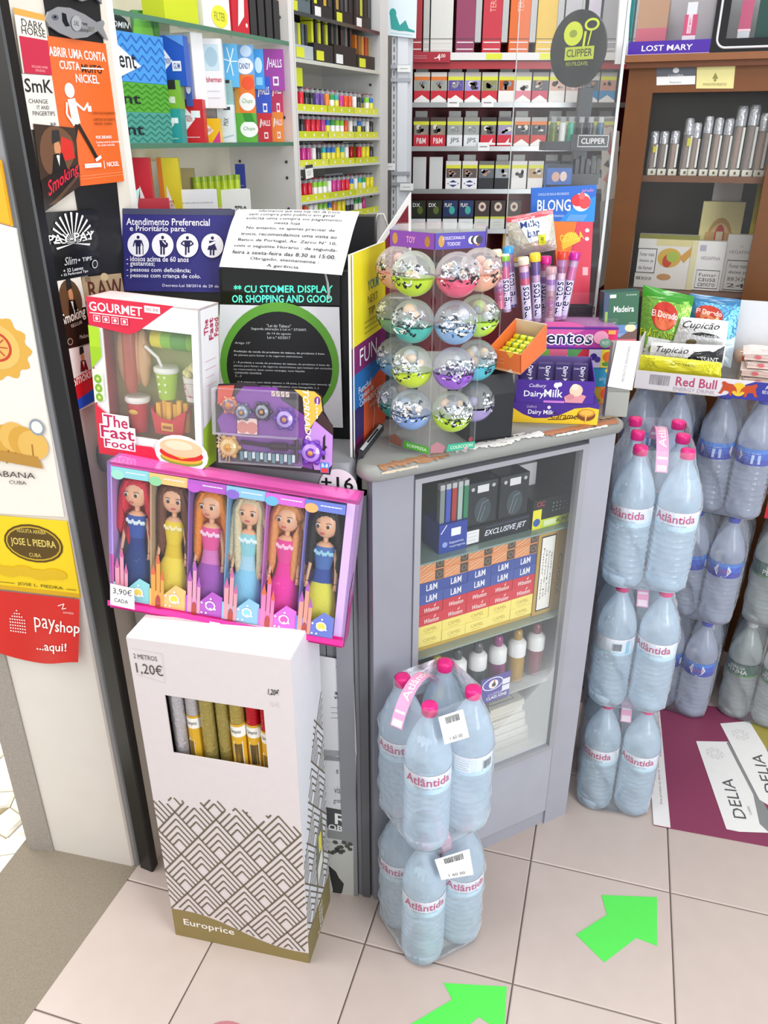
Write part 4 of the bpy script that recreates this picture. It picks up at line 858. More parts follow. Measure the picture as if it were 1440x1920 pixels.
def doll(k, label, hair, top, waist, skirt, long_hair, side=0, puffy=0):
    cx = .008+cw*(k+.5); t = thing('doll', label, 'doll', DF(cx, .030, .012), 'dolls in the pink window box')
    at = t.location.copy(); Mx = DF.M @ Matrix.Translation((cx, .025, .012))
    hz = .207
    b = B(); Mx0 = Mx; Mx = Mx0 @ Matrix.Translation((0, 0, hz-.02)) @ Matrix.Diagonal((1.28, 1.15, 1.28, 1)) @ Matrix.Translation((0, 0, -hz+.02)); b.ball((0, 0, hz), (.0172, .0155, .0205), SKIN, 18, 12, Mx); b.tube([Mx @ V((0, .001, hz-.02)), Mx @ V((0, .001, hz-.034))], .0048, SKIN)
    hx = .003*side
    for s in (-1, 1):   # eyes, brows
        b.ball((hx+s*.0070, -.0142, hz+.001), (.0032, .0016, .0034), '#f0ebe6', 10, 6, Mx); b.ball((hx+s*.0068, -.0156, hz+.0008), (.0023, .0011, .0028), '#4a3424', 8, 6, Mx)
        b.tube([Mx @ V((hx+s*.0040, -.0160, hz+.0052)), Mx @ V((hx+s*.0075, -.0158, hz+.0062)), Mx @ V((hx+s*.0108, -.0135, hz+.0048))], .0005, '#3a2620', 5)
    b.ball((hx, -.0158, hz-.0045), (.0014, .0018, .0017), SKIN, 8, 6, Mx); b.ball((hx, -.0140, hz-.0100), (.0038, .0014, .0014), '#c7566a', 8, 5, Mx)
    b.obj('head', 'plastic', t, at)
    b = B()   # hair: cap, fringe sides and strands down the back and sides
    b.ball((0, .0035, hz+.004), (.0198, .0165, .0218), hair, 18, 10, Mx, 0, .55)
    rr = random.Random(k); L = .085 if long_hair else .05
    for q_ in range(17):
        a = R(-38+256*q_/16+rr.uniform(-5, 5)); x, y = .0185*math.cos(a), .0035+.0135*math.sin(a)
        sw = .006*rr.uniform(-1, 1); pts = [Mx @ V((x*.75, y*.8, hz+.018)), Mx @ V((x*1.05, y, hz+.003)), Mx @ V((x*1.18+sw*.3, y*.9+.001, hz-.022)), Mx @ V((x*1.28+sw, min(y+.002, .013), hz-.028-L*.5)), Mx @ V((x*1.1+sw, min(y+.003, .014), hz-.03-L*rr.uniform(.8, 1)))]
        b.tube(pts, [.0050, .0072, .0080, .0072, .0030], hair, 7)
    b.obj('hair', 'hair', t, at); Mx = Mx0
    b = B(); b.lathe([(.0165, .098), (.0140, .112), (.0125, .128), (.0160, .150), (.0175, .163), (.0150, .172), (.007, .178)], [waist, waist, top, top, top, SKIN], 16, Mx @ Matrix.Diagonal((1.12, .66, 1, 1)))
    b.obj('bodice', 'cloth', t, at)
    b = B()
    for q_ in range(9): x = -.015+.00375*q_; b.ball((x, -.0115+.0035*abs(q_-4)/4, .160+.002*math.cos(q_*2.1)), (.0030, .0022, .0042), ['#dff0f6', '#f2e9b0', '#f7d4ea', '#dff4f8', '#f9c8e2', '#9fd4e6'][k], 8, 5, Mx)
    b.obj('lace_trim', 'cloth', t, at)
    b = B(); n = 20; rings = []   # pleated skirt
    for z, r_ in ((.102, .0170), (.088, .0235), (.06, .0280+puffy), (.03, .0300+puffy), (.004, .0310+puffy)):
        rings.append([Mx @ V((r_*(1+.06*math.cos(a_*7)*(.1-z)/.1)*math.cos(a_), .62*r_*(1+.06*math.cos(a_*7)*(.1-z)/.1)*math.sin(a_), z)) for a_ in [2*math.pi*q_/n for q_ in range(n)]])
    b.add([p for rg in rings for p in rg], [(i*n+j, (i+1)*n+j, (i+1)*n+(j+1) % n, i*n+(j+1) % n) for i in range(4) for j in range(n)], skirt, True)
    if k in (0, 4):
        for q_ in range(40):
            a_ = R(rr.uniform(200, 340)); z = rr.uniform(.01, .09); r_ = .0215+.0065*(1-z/.1); b.ball((r_*math.cos(a_), .62*r_*math.sin(a_)-.0005, z), (.0009, .0006, .0009), '#f7b6e2' if k == 4 else '#6f96dc', 5, 4, Mx)
    b.obj('skirt', 'cloth', t, at)
    for s in (-1, 1):
        b = B(); P = [Mx @ V(p) for p in ((s*.0155, 0, .166), (s*.0215, -.001, .145), (s*.0245, -.004, .122), (s*.0255, -.009, .104))]; b.tube(P, [.0042, .0038, .0033, .0026], SKIN, 8)
        b.ball((s*.0257, -.0105, .099), (.0030, .0026, .0046), SKIN, 8, 6, Mx)
        for q_ in range(3): b.tube([Mx @ V((s*.0257+(q_-1)*.0016, -.0115, .097)), Mx @ V((s*.0255+(q_-1)*.0021, -.0125, .0915))], .0008, SKIN, 5)
        b.obj('arm', 'plastic', t, at)
doll(0, 'doll with bright red hair in a dark blue dress', '#d8203c', '#3557a8', '#243f86', '#22407f', False, -1)
doll(1, 'doll with long brown hair in a yellow dress', '#6a3d26', '#e9cf36', '#e2c52c', '#ecd64a', True, 1)
doll(2, 'doll with wavy orange hair, pink bodice and purple skirt', '#e58a2c', '#e5549c', '#d77cc0', '#a052b4', True, -1)
doll(3, 'doll with pale silver blonde hair in a light blue dress', '#d9c9a2', '#8fcfd8', '#a9d4e6', '#86c8e6', True, 0)
doll(4, 'doll with strawberry blonde hair in a hot pink dress', '#e0995a', '#e4459a', '#e8349c', '#ea2aa4', True, -1)
doll(5, 'doll with black hair, blue bodice and yellow skirt', '#1d1a1c', '#4a73b4', '#34509c', '#dcd84e', False, -1)

# ================================================================ TOY FOOD SET
TF = Frame((-.500, 1.302, 1.0565), -14.2, 2.0, 3.2); TW, TH, TD = .199, .270, .07
tb = TF(TW/2, TD/2, 0)
def toyfood(TF, TW, TH, TD, label):
    tb = TF(TW/2, TD/2, 0)
    t = thing('toy_food_set', label, 'toy box', tb); b = B()
    TF.box(b, 0, TW, TD-.003, TD, 0, TH, '#dcdc8a'); TF.box(b, 0, TW, 0, TD, 0, .003, '#d92c45'); TF.box(b, 0, TW, 0, TD, TH-.003, TH, '#ead6d4'); TF.box(b, 0, .003, 0, TD, 0, TH, '#d63048'); TF.box(b, TW-.003, TW, 0, TD, 0, TH, '#e9e7ea')
    wx0, wx1, wz0, wz1 = .024, .184, .040, .228
    TF.box(b, 0, wx0, 0, .003, 0, TH, '#f0ecec'); TF.box(b, wx1, TW, 0, .003, 0, TH, '#f4f2f3'); TF.box(b, wx0, wx1, 0, .003, 0, wz0, '#f4f2f3'); TF.box(b, wx0, wx1, 0, .003, wz1, TH, '#f4f2f3')
    TF.box(b, .004, TW-.004, TD-.006, TD-.0035, .004, TH-.004, '#cdd68c'); b.obj('carton', 'card', t, tb)
    b = B(); f = TF.front(b, 0, TW, 0, TH)
    f.poly([(0, 1), (.78, 1), (.44, .82), (.36, .80), (0, .83)], '#d62b46'); f.text('GOURMET', .26, .945, .055, '#ffffff', .48, True); f.line([(.02, .905), (.50, .905)], .0014, '#ffffff'); f.rect(.52, .945, .66, .985, '#f0e4e4'); f.text('NO. 818', .59, .965, .018, '#a05a60', .1)
    for k in range(4): f.rect(.05+.085*k, .855, .115+.085*k, .895, '#f3c9d0'); f.rect(.057+.085*k, .86, .108+.085*k, .89, '#d62b46'); f.circ(.083+.085*k, .875, .003, '#f3dfe2', 8)
    f.poly([(0, .70), (.10, .70), (.10, .82), (0, .83)], '#a9cf2c'); f.poly([(0, .56), (.10, .64), (.10, .70), (0, .70)], '#9ac424'); f.poly([(0, .34), (.10, .37), (.10, .56), (0, .56)], '#e8efd4'); 
    for v in (.38, .44, .50): f.ell(.05, v, .035, .028, '#7fae3c'); f.circ(.05, v, .003, '#c9da7a', 8)
    f.poly([(0, .0), (1, .0), (1, .012), (.62, .045), (.52, .10), (.11, .09), (.11, .28), (0, .34)], '#d42c42')
    for dx, c in ((.006, '#f7f3f4'), (0, '#b81f52')):
        for s_, u, v, h_, w_ in (('The', .19, .235, .078, .23), ('Fast', .20, .160, .080, .32), ('Food', .21, .085, .055, .28)):
            if dx: f.rect(u-w_/2-.012, v-h_/2-.008, u+w_/2+.012, v+h_/2+.008, c)
            else: f.text(s_, u, v, h_, c, w_, True)
    f.ell(.80, .085, .25, .125, '#f7f4f2'); f.ell(.80, .05, .20, .045, '#7aa83a'); f.ell(.80, .058, .19, .036, '#e9b93c'); f.ell(.80, .085, .205, .045, '#c9352e'); f.poly([(.66, .08), (.80, .052), (.94, .08), (.8, .095)], '#f0c33e'); f.ell(.80, .125, .20, .06, '#e9c79a', 24, 0, 360); f.ell(.78, .14, .13, .03, '#f2dcba')
    b.obj('printed_front', 'card', t, tb)
    b = B(); f = Face(b, TF(TW+.0003, 0, TH), TF(TW+.0003, TD, TH), TF(TW+.0003, TD, 0), TF(TW+.0003, 0, 0))
    f.poly([(0, 0), (1, 0), (1, .30), (.75, .42), (.4, .30), (0, .26)], '#9cc62e'); 
    for s_, u, v, ln in (('The', .30, .88, .09), ('Fast', .55, .86, .13), ('Food', .82, .86, .11)): f.text(s_, u, v, .22, '#b81f52', ln, True, rot=90)
    f.greek(.2, .5, .8, .7, 4, '#d9a8b4', .001); b.obj('printed_side', 'card', t, tb)
    b = B(); TF.box(b, wx0, wx1, .0008, .0014, wz0, wz1, '#fbfffa'); b.obj('clear_window', 'blister', t, tb)
    M_ = TF.M
    def put(n, bb, m='plastic'): return bb.obj(n, m, t, tb)
    b = B(); b.ball((.060, .034, .172), (.016, .016, .052), '#d8a878', 14, 12, M_); b.ball((.040, .036, .172), (.013, .014, .050), '#d9ab7c', 12, 12, M_); b.ball((.075, .036, .170), (.013, .014, .050), '#d9ab7c', 12, 12, M_); hd = put('toy_hot_dog', b)
    b = B(); b.tube([M_ @ V((.058, .022, z)) for z in (.110, .115, .13, .17, .205, .226, .231)], [.004, .0095, .0115, .0118, .0115, .0095, .004], '#b65c48', 14); o = b.obj('sausage', 'plastic', hd, tb)
    b = B(); b.lathe([(.0145, .106), (.0195, .152)], '#a9cc3c', 18, M_ @ Matrix.Translation((.118, .034, 0))); cu = put('toy_drink_cup', b)
    b = B(); b.lathe([(.0205, .152), (.0215, .154), (.0215, .159), (.019, .161)], '#f3f3ef', 18, M_ @ Matrix.Translation((.118, .034, 0))); b.obj('lid', 'plastic', cu, tb)
    b = B(); b.tube([M_ @ V(p) for p in ((.112, .030, .16), (.106, .028, .176), (.100, .026, .182), (.086, .024, .194))], .0028, '#f6f6f2', 8); b.obj('straw', 'plastic', cu, tb)
    b = B()
    for z in (.120, .133, .146):
        for x in (-.006, .005): b.ball((.118+x, .034-.0185-.0+(.152-z)*.10, z), (.0026, .0012, .0026), '#e9f3c8', 8, 5, M_)
    b.obj('heart_print', 'plastic', cu, tb)
    b = B(); b.lathe([(.0130, .108), (.0185, .150)], '#f1ece8', 18, M_ @ Matrix.Translation((.168, .034, 0))); pc = put('toy_popcorn_tub', b)
    b = B(); r = random.Random(3)
    for k in range(22): a = r.uniform(0, 6.28); q_ = r.uniform(0, .014); b.ball((.168+q_*math.cos(a), .034+q_*math.sin(a), .154+.012*(1-q_/.014)+r.uniform(-.003, .003)), .006, '#f0e6a6', 7, 5, M_)
    b.obj('popcorn', 'plastic', pc, tb)
    b = B(); f = Face(b, None, fn=lambda u, v, l: M_ @ V((.168+(.0135+.0052*v+l)*math.sin((u-.5)*2.3), .034-(.0135+.0052*v+l)*math.cos((u-.5)*2.3), .110+.038*v)), W=.038, H=.038, lift=.0006)
    f.ell(.5, .5, .5, .32, '#b81f4a'); f.text('POP', .5, .62, .22, '#f9ecee', .62, True); f.text('CORN', .5, .36, .22, '#f9ecee', .75, True); b.obj('tub_print', 'plastic', pc, tb)
    b = B(); b.tube([M_ @ V((x, .036, .207)) for x in (.098, .102, .118, .135, .165, .178, .181)], [.008, .0155, .0160, .0160, .0162, .0160, .011], '#8fcb34', 16); tc_ = put('toy_green_cup', b)
    b = B(); b.tube([M_ @ V((x, .036, .207)) for x in (.097, .110, .116)], [.0157, .0163, .0163], '#e9dc2c', 16); b.tube([M_ @ V((x, .036, .207)) for x in (.134, .150, .162)], .0166, '#5fa63a', 16); b.obj('cup_sleeve', 'plastic', tc_, tb)
    b = B(); b.lathe([(.0145, .040), (.0190, .095)], '#c8252e', 18, M_ @ Matrix.Translation((.060, .034, 0))); cc_ = put('toy_red_cup', b)
    b = B(); b.lathe([(.0205, .093), (.0215, .095), (.0215, .101), (.019, .103)], '#f5f2ef', 18, M_ @ Matrix.Translation((.060, .034, 0))); b.obj('lid', 'plastic', cc_, tb)
    b = B(); b.ball((.061, .0155, .078), (.009, .0012, .0045), '#e9b94a', 12, 6, M_); b.obj('cup_badge', 'plastic', cc_, tb)
    b = B(); b.add([M_ @ V(p) for p in ((.092, .020, .088), (.110, .018, .074), (.130, .018, .072), (.158, .020, .092), (.150, .018, .045), (.100, .018, .045), (.092, .046, .094), (.110, .046, .09), (.130, .046, .09), (.158, .046, .094), (.150, .046, .045), (.100, .046, .045))], [(0, 1, 2, 3, 4, 5)[::-1], (6, 7, 8, 9, 10, 11), (0, 5, 11, 6), (5, 4, 10, 11), (4, 3, 9, 10)], '#d42632'); fb = put('toy_fries', b)
    b = B()
    for k in range(6): x = .100+.0098*k; b.box(x, x+.0075, .024+.004*(k % 2), .032+.004*(k % 2), .05, .098+.004*((k*5) % 3), '#efb63c', M_)
    b.obj('fries', 'plastic', fb, tb)
    b = B(); b.box(.112, .134, .0172, .0179, .052, .066, '#eab54c', M_); b.box(.115, .131, .0166, .0172, .056, .061, '#a8551e', M_); b.obj('fries_badge', 'plastic', fb, tb)
    return t
toyfood(TF, TW, TH, TD, 'boxed toy fast food set standing above the red haired doll')
# second set behind, at the right edge, on the green labelled water
g2 = Frame((.998, 1.866, .657), -29, 0, 0); toyfood(g2, .199, .27, .07, 'boxed toy fast food set on the green labelled water at the right edge')

# ================================================================ SPINNING TOP CARD
BF = Frame((-.287, 1.243, 1.062), -7.5, 8, 1.2); BW, BHt = .196, .133
base = BF(BW/2, .01, 0); t = thing('spinning_top_set', 'purple blister card of spinning tops leaning on the till display', 'toy card', base)
ol = [(.02, .03), (.10, -.02), (.96, -.045), (1.13, -.06), (1.15, .08), (1.15, .55), (1.06, .74), (1.04, .93), (.98, .98), (.46, 1.0), (.42, 1.03), (.30, 1.03), (.06, 1.0), (.03, .9)]
b = B(); P3 = [BF(u*BW*.9, 0, v*BHt) for u, v in ol]; b.prism(P3, BF(0, .0015, 0)-BF(0, 0, 0), '#2b1c26'); b.obj('backing_card', 'gloss', t, base)
b = B(); f = BF.front(b, 0, BW*.9, 0, BHt, -.0002)
f.poly([(.04, .55), (.30, .99), (.62, 1.0), (.66, .85), (.98, .6), (.96, .0), (.5, .1), (.1, .3)], '#7c3a98'); f.poly([(.66, .99), (.78, .98), (.84, .86), (.70, .86)], '#2a2028')
for k in range(4): f.rect(.565+.045*k, .89, .60+.045*k, .955, '#d9c6bc'); f.line([(.57+.045*k, .90), (.595+.045*k, .945)], .0008, '#6a3a4a')
f.poly([(.78, .99), (.97, .98), (1.03, .92), (1.05, .75), (.98, .62), (.90, .45), (.86, .9)], '#dcb648'); f.poly([(.98, .62), (1.15, .45), (1.15, .08), (1.1, .0), (.98, .0), (.9, .4)], '#c08ad4'); f.poly([(1.04, .74), (1.15, .58), (1.15, .46), (1.0, .60)], '#3a1f22')
f.text('TORNADO', .905, .66, .075, '#eef0f6', .50, True, True, rot=-86); f.ell(1.0, .87, .028, .05, '#7c2f92'); f.rect(.995, .84, 1.006, .9, '#ffffff'); f.text('Live', 1.0, .74, .03, '#ffffff', .14, True, rot=-86)
f.poly([(1.06, .42), (1.08, .46), (1.08, .32), (1.10, .30), (1.08, .27), (1.08, .14), (1.055, .14)], '#1c1320'); f.rect(1.04, -.03, 1.12, .10, '#3e83d8'); f.rect(1.045, -.028, 1.115, .03, '#d83a40'); f.text('B-8', 1.08, .065, .05, '#eef4fa', .06, True)
f.poly([(.06, .98), (.22, 1.0), (.18, .8), (.05, .75)], '#c85a4a'); f.rect(.24, .40, .43, .60, '#efd2c8'); f.circ(.29, .48, .010, '#d08a80'); f.circ(.38, .48, .010, '#d08a80')
f.poly([(.02, .35), (.12, .38), (.25, .10), (.1, .06)], '#3c2a26'); b.obj('printed_card', 'gloss', t, base)
b = B(); BF.box(b, .004, BW*.74, -.018, -.0008, .052, BHt*.96, '#f4f0fa'); BF.box(b, .012, BW*.78, -.014, -.0008, .004, .052, '#f4f0fa'); b.obj('clear_blister', 'blister', t, base)
Mb = BF.M @ Matrix.Rotation(R(90), 4, 'X')
def top_(x, z, r, c, c2, lab):
    M2 = BF.M @ Matrix.Translation((x, -.002, z)) @ Matrix.Rotation(R(90), 4, 'X'); b = B(); b.lathe([(r, 0), (r, .004), (r*.78, .008), (r*.45, .010), (r*.3, .012)], [c, c, c2, c], 18, M2)
    for k in range(6): a = k*math.pi/3; b.ball((r*math.cos(a), r*math.sin(a), .003), (r*.28, r*.28, .004), c, 7, 5, M2)
    b.ball((0, 0, .011), (r*.26, r*.26, .003), '#c98a3a', 8, 5, M2); b.obj('spinning_top', 'gloss', t, base)
top_(.124, .083, .017, '#5a2a94', '#b9a0e0', ''); top_(.164+.004, .030, .019, '#6a30a8', '#b48ae0', ''); top_(.086, .093, .014, '#2c2d36', '#8f939e', ''); top_(.052, .090, .013, '#5f6472', '#9aa0ae', ''); top_(.030, .100, .013, '#c07a5c', '#7c6a72', ''); top_(.028, .03, .017, '#c9a05a', '#e0c48a', '')
b = B(); b.tube([BF(.048, -.006, .040), BF(.085, -.006, .037), BF(.150, -.006, .036)], .0035, '#3a2630'); b.tube([BF(.100, -.007, .036), BF(.128, -.007, .036)], .0072, '#3b2a33'); b.tube([BF(.143, -.006, .05), BF(.143, -.006, .010)], .0035, '#3a2630'); b.obj('rip_cord', 'plastic', t, base)
b = B()
for k in range(14): BF.box(b, .048+.0068*k, .053+.0068*k, -.009, -.003, .010-.0002*k+.004*(k % 2), .024, ['#6d8f98', '#cdd6da'][k % 2])
b.obj('gear_strip', 'plastic', t, base)
b = B()
for k in range(9): a = R(150+14*k); b.tube([BF(.032+.016*math.cos(a), -.010, .036+.02*math.sin(a)), BF(.032+.025*math.cos(a), -.008, .036+.032*math.sin(a))], .0008, '#d9b07a', 5)
b.obj('ring_print', 'plastic', t, base)
# ================================================================ TILL AND SIGNS ON THE LEFT WING
PT = Plane((-.17, 1.385, 1.06), -8, 5)
q = PT.q((411, 430), (650, 430), (657, 862), (404, 862)); q[2] = q[2]; 
tq = [q[0], q[1], q[1]-PT.u*((q[1]-PT.hit((650, 870))).length), q[0]-PT.u*((q[1]-PT.hit((650, 870))).length)]
base = (tq[2]+tq[3])/2; base.z = 1.0555
till = thing('customer_display', 'black till pole with a green customer display above the tobacco law poster', 'till display', base)
def pb(pl, x0, y0, x1, y1, d0, d1, c, b=None):
    qq = rectq(pl, x0, y0, x1, y1); b = b or B(); b.hexa([p+pl.n*(-d0) for p in qq]+[p-pl.n*d1 for p in qq], c); return b
b = B()
xs = [PT.hit((411, 500)), PT.hit((645, 500))]
wl = (PT.hit((414, 600))-PT.p).dot(PT.e); wr = (PT.hit((656, 600))-PT.p).dot(PT.e)
zb, zt = 1.0555, PT.hit((520, 508)).z
b.hexa([V((*(PT.p+PT.e*x+PT.u*((z-PT.p.z)/PT.u.z)-PT.n*y)[:2], z)) for y in (.004, .03) for x, z in ((wl, zt), (wr, zt), (wr, zb), (wl, zb))], '#121316'); b.obj('housing', 'black', till, base)
b = B(); b.tube([PT.hit((608, 500))+PT.n*.004, PT.hit((616, 530))+PT.n*.006, PT.hit((618, 560))+PT.n*.004], .0022, '#b9bcc0', 6); b.obj('cable_clip', 'gloss', till, base)
b = B(); pb(PT, 418, 500, 638, 572, -.003, .004, '#0b0d0d', b); scr = b.obj('display_window', 'gloss', till, base)
b = B(); f = Face(b, *[p+PT.n*.0032 for p in rectq(PT, 418, 500, 638, 572)])
f.text('** CU STOMER DISPLAY', .52, .43, .20, '#3cc79c', .84, True); f.text('OR SHOPPING AND GOOD', .51, .17, .20, '#46c9a0', .85, True)
b.obj('lit_characters', 'led', scr, base)
PPs = PT.off(-.006)
def law(f):
    f.b.prism  # round green ring over black disc
    f.ell(.5, .53, .485, .50, '#5b9a34', 48); f.ell(.5, .51, .43, .445, '#17181b', 48)
    W_ = '#c9cbcf'
    f.text('"Lei do Tabaco"', .5, .84, .024, W_, .20); f.text('Segunda alteração à Lei n.º 37/2007,', .5, .81, .024, W_, .46); f.text('de 14 de agosto', .5, .775, .022, W_, .20); f.text('Lei n.º 63/2017', .5, .745, .022, W_, .19); f.text('Artigo 15º', .20, .69, .022, W_, .13)
    f.text('Proibição da venda de produtos do tabaco, de produtos à base', .50, .62, .020, W_, .74, True); f.text('de plantas para fumar e de cigarros eletrónicos', .41, .59, .020, W_, .56)
    f.text('1 - É proibida a venda de produtos do tabaco, de produtos à base de', .52, .53, .020, W_, .78, True); f.text('plantas para fumar, e de cigarros electrónicos que incluam um cartucho', .53, .50, .020, W_, .80); f.text('ou reservatório, bem como recargas, com líquido', .42, .47, .020, W_, .58); f.text('contendo nicotina:', .25, .445, .020, W_, .22); f.text('(...)', .17, .415, .02, W_, .05)
    f.text('c) A menores com idade inferior a 18 anos, a comprovar através da', .54, .365, .020, W_, .76); f.text('exibição de documento identificativo com fotografia; (...)', .49, .335, .020, W_, .66)
q4 = PPs.q((412, 571), (636, 576), (643, 802), (407, 792)); base = (q4[2]+q4[3])/2
one_mesh('law_poster', 'white tobacco law poster with a green ring around a black disc', 'poster', q4, -PT.n*.0012, '#d5d7de', 'paper', law)
# notice curling over the top of the till
NQ = Plane(PT.hit((530, 510))+PT.n*.012, -8, 24).q((441, 388), (672, 392), (641, 516), (411, 500)); base = (NQ[2]+NQ[3])/2
t = thing('notice', 'curling white notice signed A gerencia on top of the till display', 'notice', base)
nN = (NQ[1]-NQ[0]).cross(NQ[0]-NQ[3]).normalized()
def nfn(u, v, l):
    p = (NQ[3]*(1-u)+NQ[2]*u)*(1-v)+(NQ[0]*(1-u)+NQ[1]*u)*v
    return p+nN*(l+.010*math.sin(math.pi*v*.5)**2*0-.020*max(0, v-.55)**2*3)+nN*.004*math.sin(u*3.1)
b = B(); n = 10; gv_ = [nfn(i/n, j/8, 0) for j in range(9) for i in range(n+1)]
b.add(gv_+[p-nN*.0006 for p in gv_], [(j*(n+1)+i, j*(n+1)+i+1, (j+1)*(n+1)+i+1, (j+1)*(n+1)+i) for j in range(8) for i in range(n)]+[(99+j*(n+1)+i, 99+(j+1)*(n+1)+i, 99+(j+1)*(n+1)+i+1, 99+j*(n+1)+i+1) for j in range(8) for i in range(n)], '#f6f6f6', True); b.obj('paper_sheet', 'paper', t, base)
b = B(); f = Face(b, None, fn=nfn, W=(NQ[1]-NQ[0]).length, H=(NQ[0]-NQ[3]).length, lift=.0006)
for s_, u, v, w_ in (('informamos que esta loja não dá troco', .52, .965, .66), ('sem compra pelo público em geral', .47, .90, .70), ('solicita uma compra ou pagamento', .50, .825, .78), ('nesta loja.', .47, .745, .22), ('No entanto, se apenas precisar de', .50, .655, .72), ('troco, recomendamos uma visita ao', .50, .555, .78), ('Banco de Portugal, Av. Zarco N° 10,', .50, .455, .80), ('com o seguinte Horário : de segunda-', .50, .355, .84), ('feira a sexta-feira das 8:30 as 15:00.', .50, .255, .84), ('Obrigado, atentamente :', .52, .155, .56), ('A gerência', .52, .055, .26)):
    f.text(s_, u, v, .062, '#26262a', w_, True)
b.obj('printed_text', 'paper', t, base)
# purple priority sign fixed to a second black monitor
PM = Plane((-.36, 1.452, 1.25), -9, 12)
q = rectq(PM, 227, 391, 432, 590); base = (q[2]+q[3])/2; base.z = 1.0555
mon = thing('monitor', 'black monitor carrying the purple priority sign', 'monitor', base)
b = B(); b.hexa([p-PM.n*.002 for p in q]+[p-PM.n*.016 for p in q], '#17181b'); b.obj('screen', 'black', mon, base)
b = B(); c0 = (q[2]+q[3])/2-PM.n*.02; b.tube([c0+V((0, 0, .03)), V((c0.x, c0.y+.02, 1.07)), V((c0.x, c0.y+.02, 1.0556))], .016, '#1a1b1e', 10); b.lathe([(.07, 0), (.07, .008), (.02, .014)], '#1a1b1e', 20, Matrix.Translation((c0.x, c0.y+.02, 1.0556))); b.obj('stand', 'black', mon, base)
def prio(f):
    f.rect(0, .93, 1, 1, '#4a4d66'); f.text('Atendimento Preferencial', .42, .845, .085, '#f4f2fb', .74, True); f.text('e Prioritário para:', .33, .755, .085, '#f4f2fb', .50, True)
    for k in range(4):
        u = .155+.222*k; v = .565; f.circ(u, v, .0205, '#f3f1f8', 28); c = '#23214f'
        f.circ(u, v+.092, .0030, c, 10); f.poly([(u-.030, v+.06), (u+.030, v+.06), (u+.022, v-.02), (u-.022, v-.02)], c)
        f.line([(u-.012, v-.01), (u-.013, v-.115)], .0032, c); f.line([(u+.012, v-.01), (u+.013, v-.115)], .0032, c)
        if k == 0: f.line([(u-.03, v+.05), (u-.042, v-.02)], .0022, c); f.line([(u+.03, v+.05), (u+.045, v-.01)], .0022, c); f.line([(u+.045, v-.005), (u+.045, v-.115)], .0012, c)
        elif k == 1: f.ell(u+.022, v+.005, .028, .035, c); f.line([(u, v+.05), (u+.03, v+.01)], .002, '#f3f1f8')
        elif k == 2: f.line([(u-.03, v+.055), (u-.055, v+.02), (u-.022, v-.005)], .0022, c); f.line([(u+.03, v+.055), (u+.055, v+.02), (u+.022, v-.005)], .0022, c); f.line([(u+.014, v-.09), (u+.014, v-.115)], .004, '#f3f1f8')
        else: f.poly([(u-.03, v), (u+.03, v), (u+.042, v-.05), (u-.042, v-.05)], c); f.line([(u-.025, v+.01), (u+.03, v+.045)], .004, '#f3f1f8')
    for s_, v, w_ in (('- idosos acima de 60 anos', .395, .56), ('- gestantes;', .325, .255), ('- pessoas com deficiência;', .255, .58), ('- pessoas com criança de colo.', .185, .67)): f.text(s_, .055, v, .066, '#efedf9', w_, True, align='l')
    f.text('Decreto-Lei 58/2016 de 29 de Agosto', .70, .07, .045, '#d9d6ee', .64, True)
q4 = [p+PM.n*.0015 for p in PM.q((227, 391), (440, 393), (436, 549), (230, 545))]; base = (q4[2]+q4[3])/2
flat_thing('priority_sign', 'purple priority service sign with four white pictogram circles', 'sign', q4, -PM.n*.003, '#33307a', 'card', prio)
# back of the cashier's screen with a pale cable
PB = Plane((-.02, 1.60, 1.35), -5); q = rectq(PB, 655, 408, 703, 560); base = (q[2]+q[3])/2; base.z = 1.0555
t = thing('till_screen', 'dark back of the till screen with a pale cable behind the notice', 'till screen', base)
qq = rectq(PB, 640, 406, 702, 575); b = B(); b.hexa(qq+[p-PB.n*.05 for p in qq], '#26272a'); b.obj('screen_back', 'black', t, base)
b = B(); c0 = (qq[2]+qq[3])/2-PB.n*.025; b.tube([c0+V((0, 0, .01)), V((c0.x, c0.y, 1.056))], .014, '#202124', 10); b.obj('stand', 'black', t, base)
b = B(); b.tube([PB.hit(p)-PB.n*.03 for p in ((700, 420), (706, 404), (716, 404), (724, 425), (728, 460), (726, 520))], .0022, '#d8d4cc', 7); b.obj('cable', 'plastic', t, base)
# folded attraction leaflet board: yellow, purple, blue, orange
BDp = Plane((-.054, 1.282, 1.0555), 73.1)
q4 = BDp.q((657, 478), (722, 452), (722, 800), (661, 860)); q4[3].z = q4[2].z = 1.0558; 
def funboard(f):
    f.rect(0, .56, 1, 1, '#e8d92a'); f.rect(0, .42, 1, .56, '#7c2468'); f.rect(0, .24, 1, .42, '#1f66a8'); f.rect(0, 0, 1, .24, '#30285e'); f.rect(0, 0, .3, .08, '#5f1c4c'); f.poly([(.30, .0), (1, .0), (1, .36), (.32, .30)], '#d4552c')
    f.text('YOUR', .62, .82, .05, '#2f7f8a', .34, True); f.text('NEXT', .6, .75, .04, '#8a7a2a', .3); f.text('TIP', .56, .69, .035, '#5c5420', .2); f.greek(.35, .58, .9, .66, 3, '#a8982a', .002)
    f.text('FUN', .45, .49, .085, '#f3e9f0', .50); f.text('Funchal', .34, .325, .035, '#e8eef8', .36); f.text('Câmara de', .38, .285, .03, '#dfe8f6', .42); f.text('Calheta e', .36, .25, .03, '#dfe8f6', .36); f.text('ABERTO', .62, .24, .035, '#f4d9c8', .42, True); f.text('HOJE', .6, .19, .03, '#f0c7b0', .26); f.line([(.55, .02), (.62, .14), (.58, .2)], .002, '#f0d8c8'); f.rect(.0, .0, .035, 1, '#f1eeec')
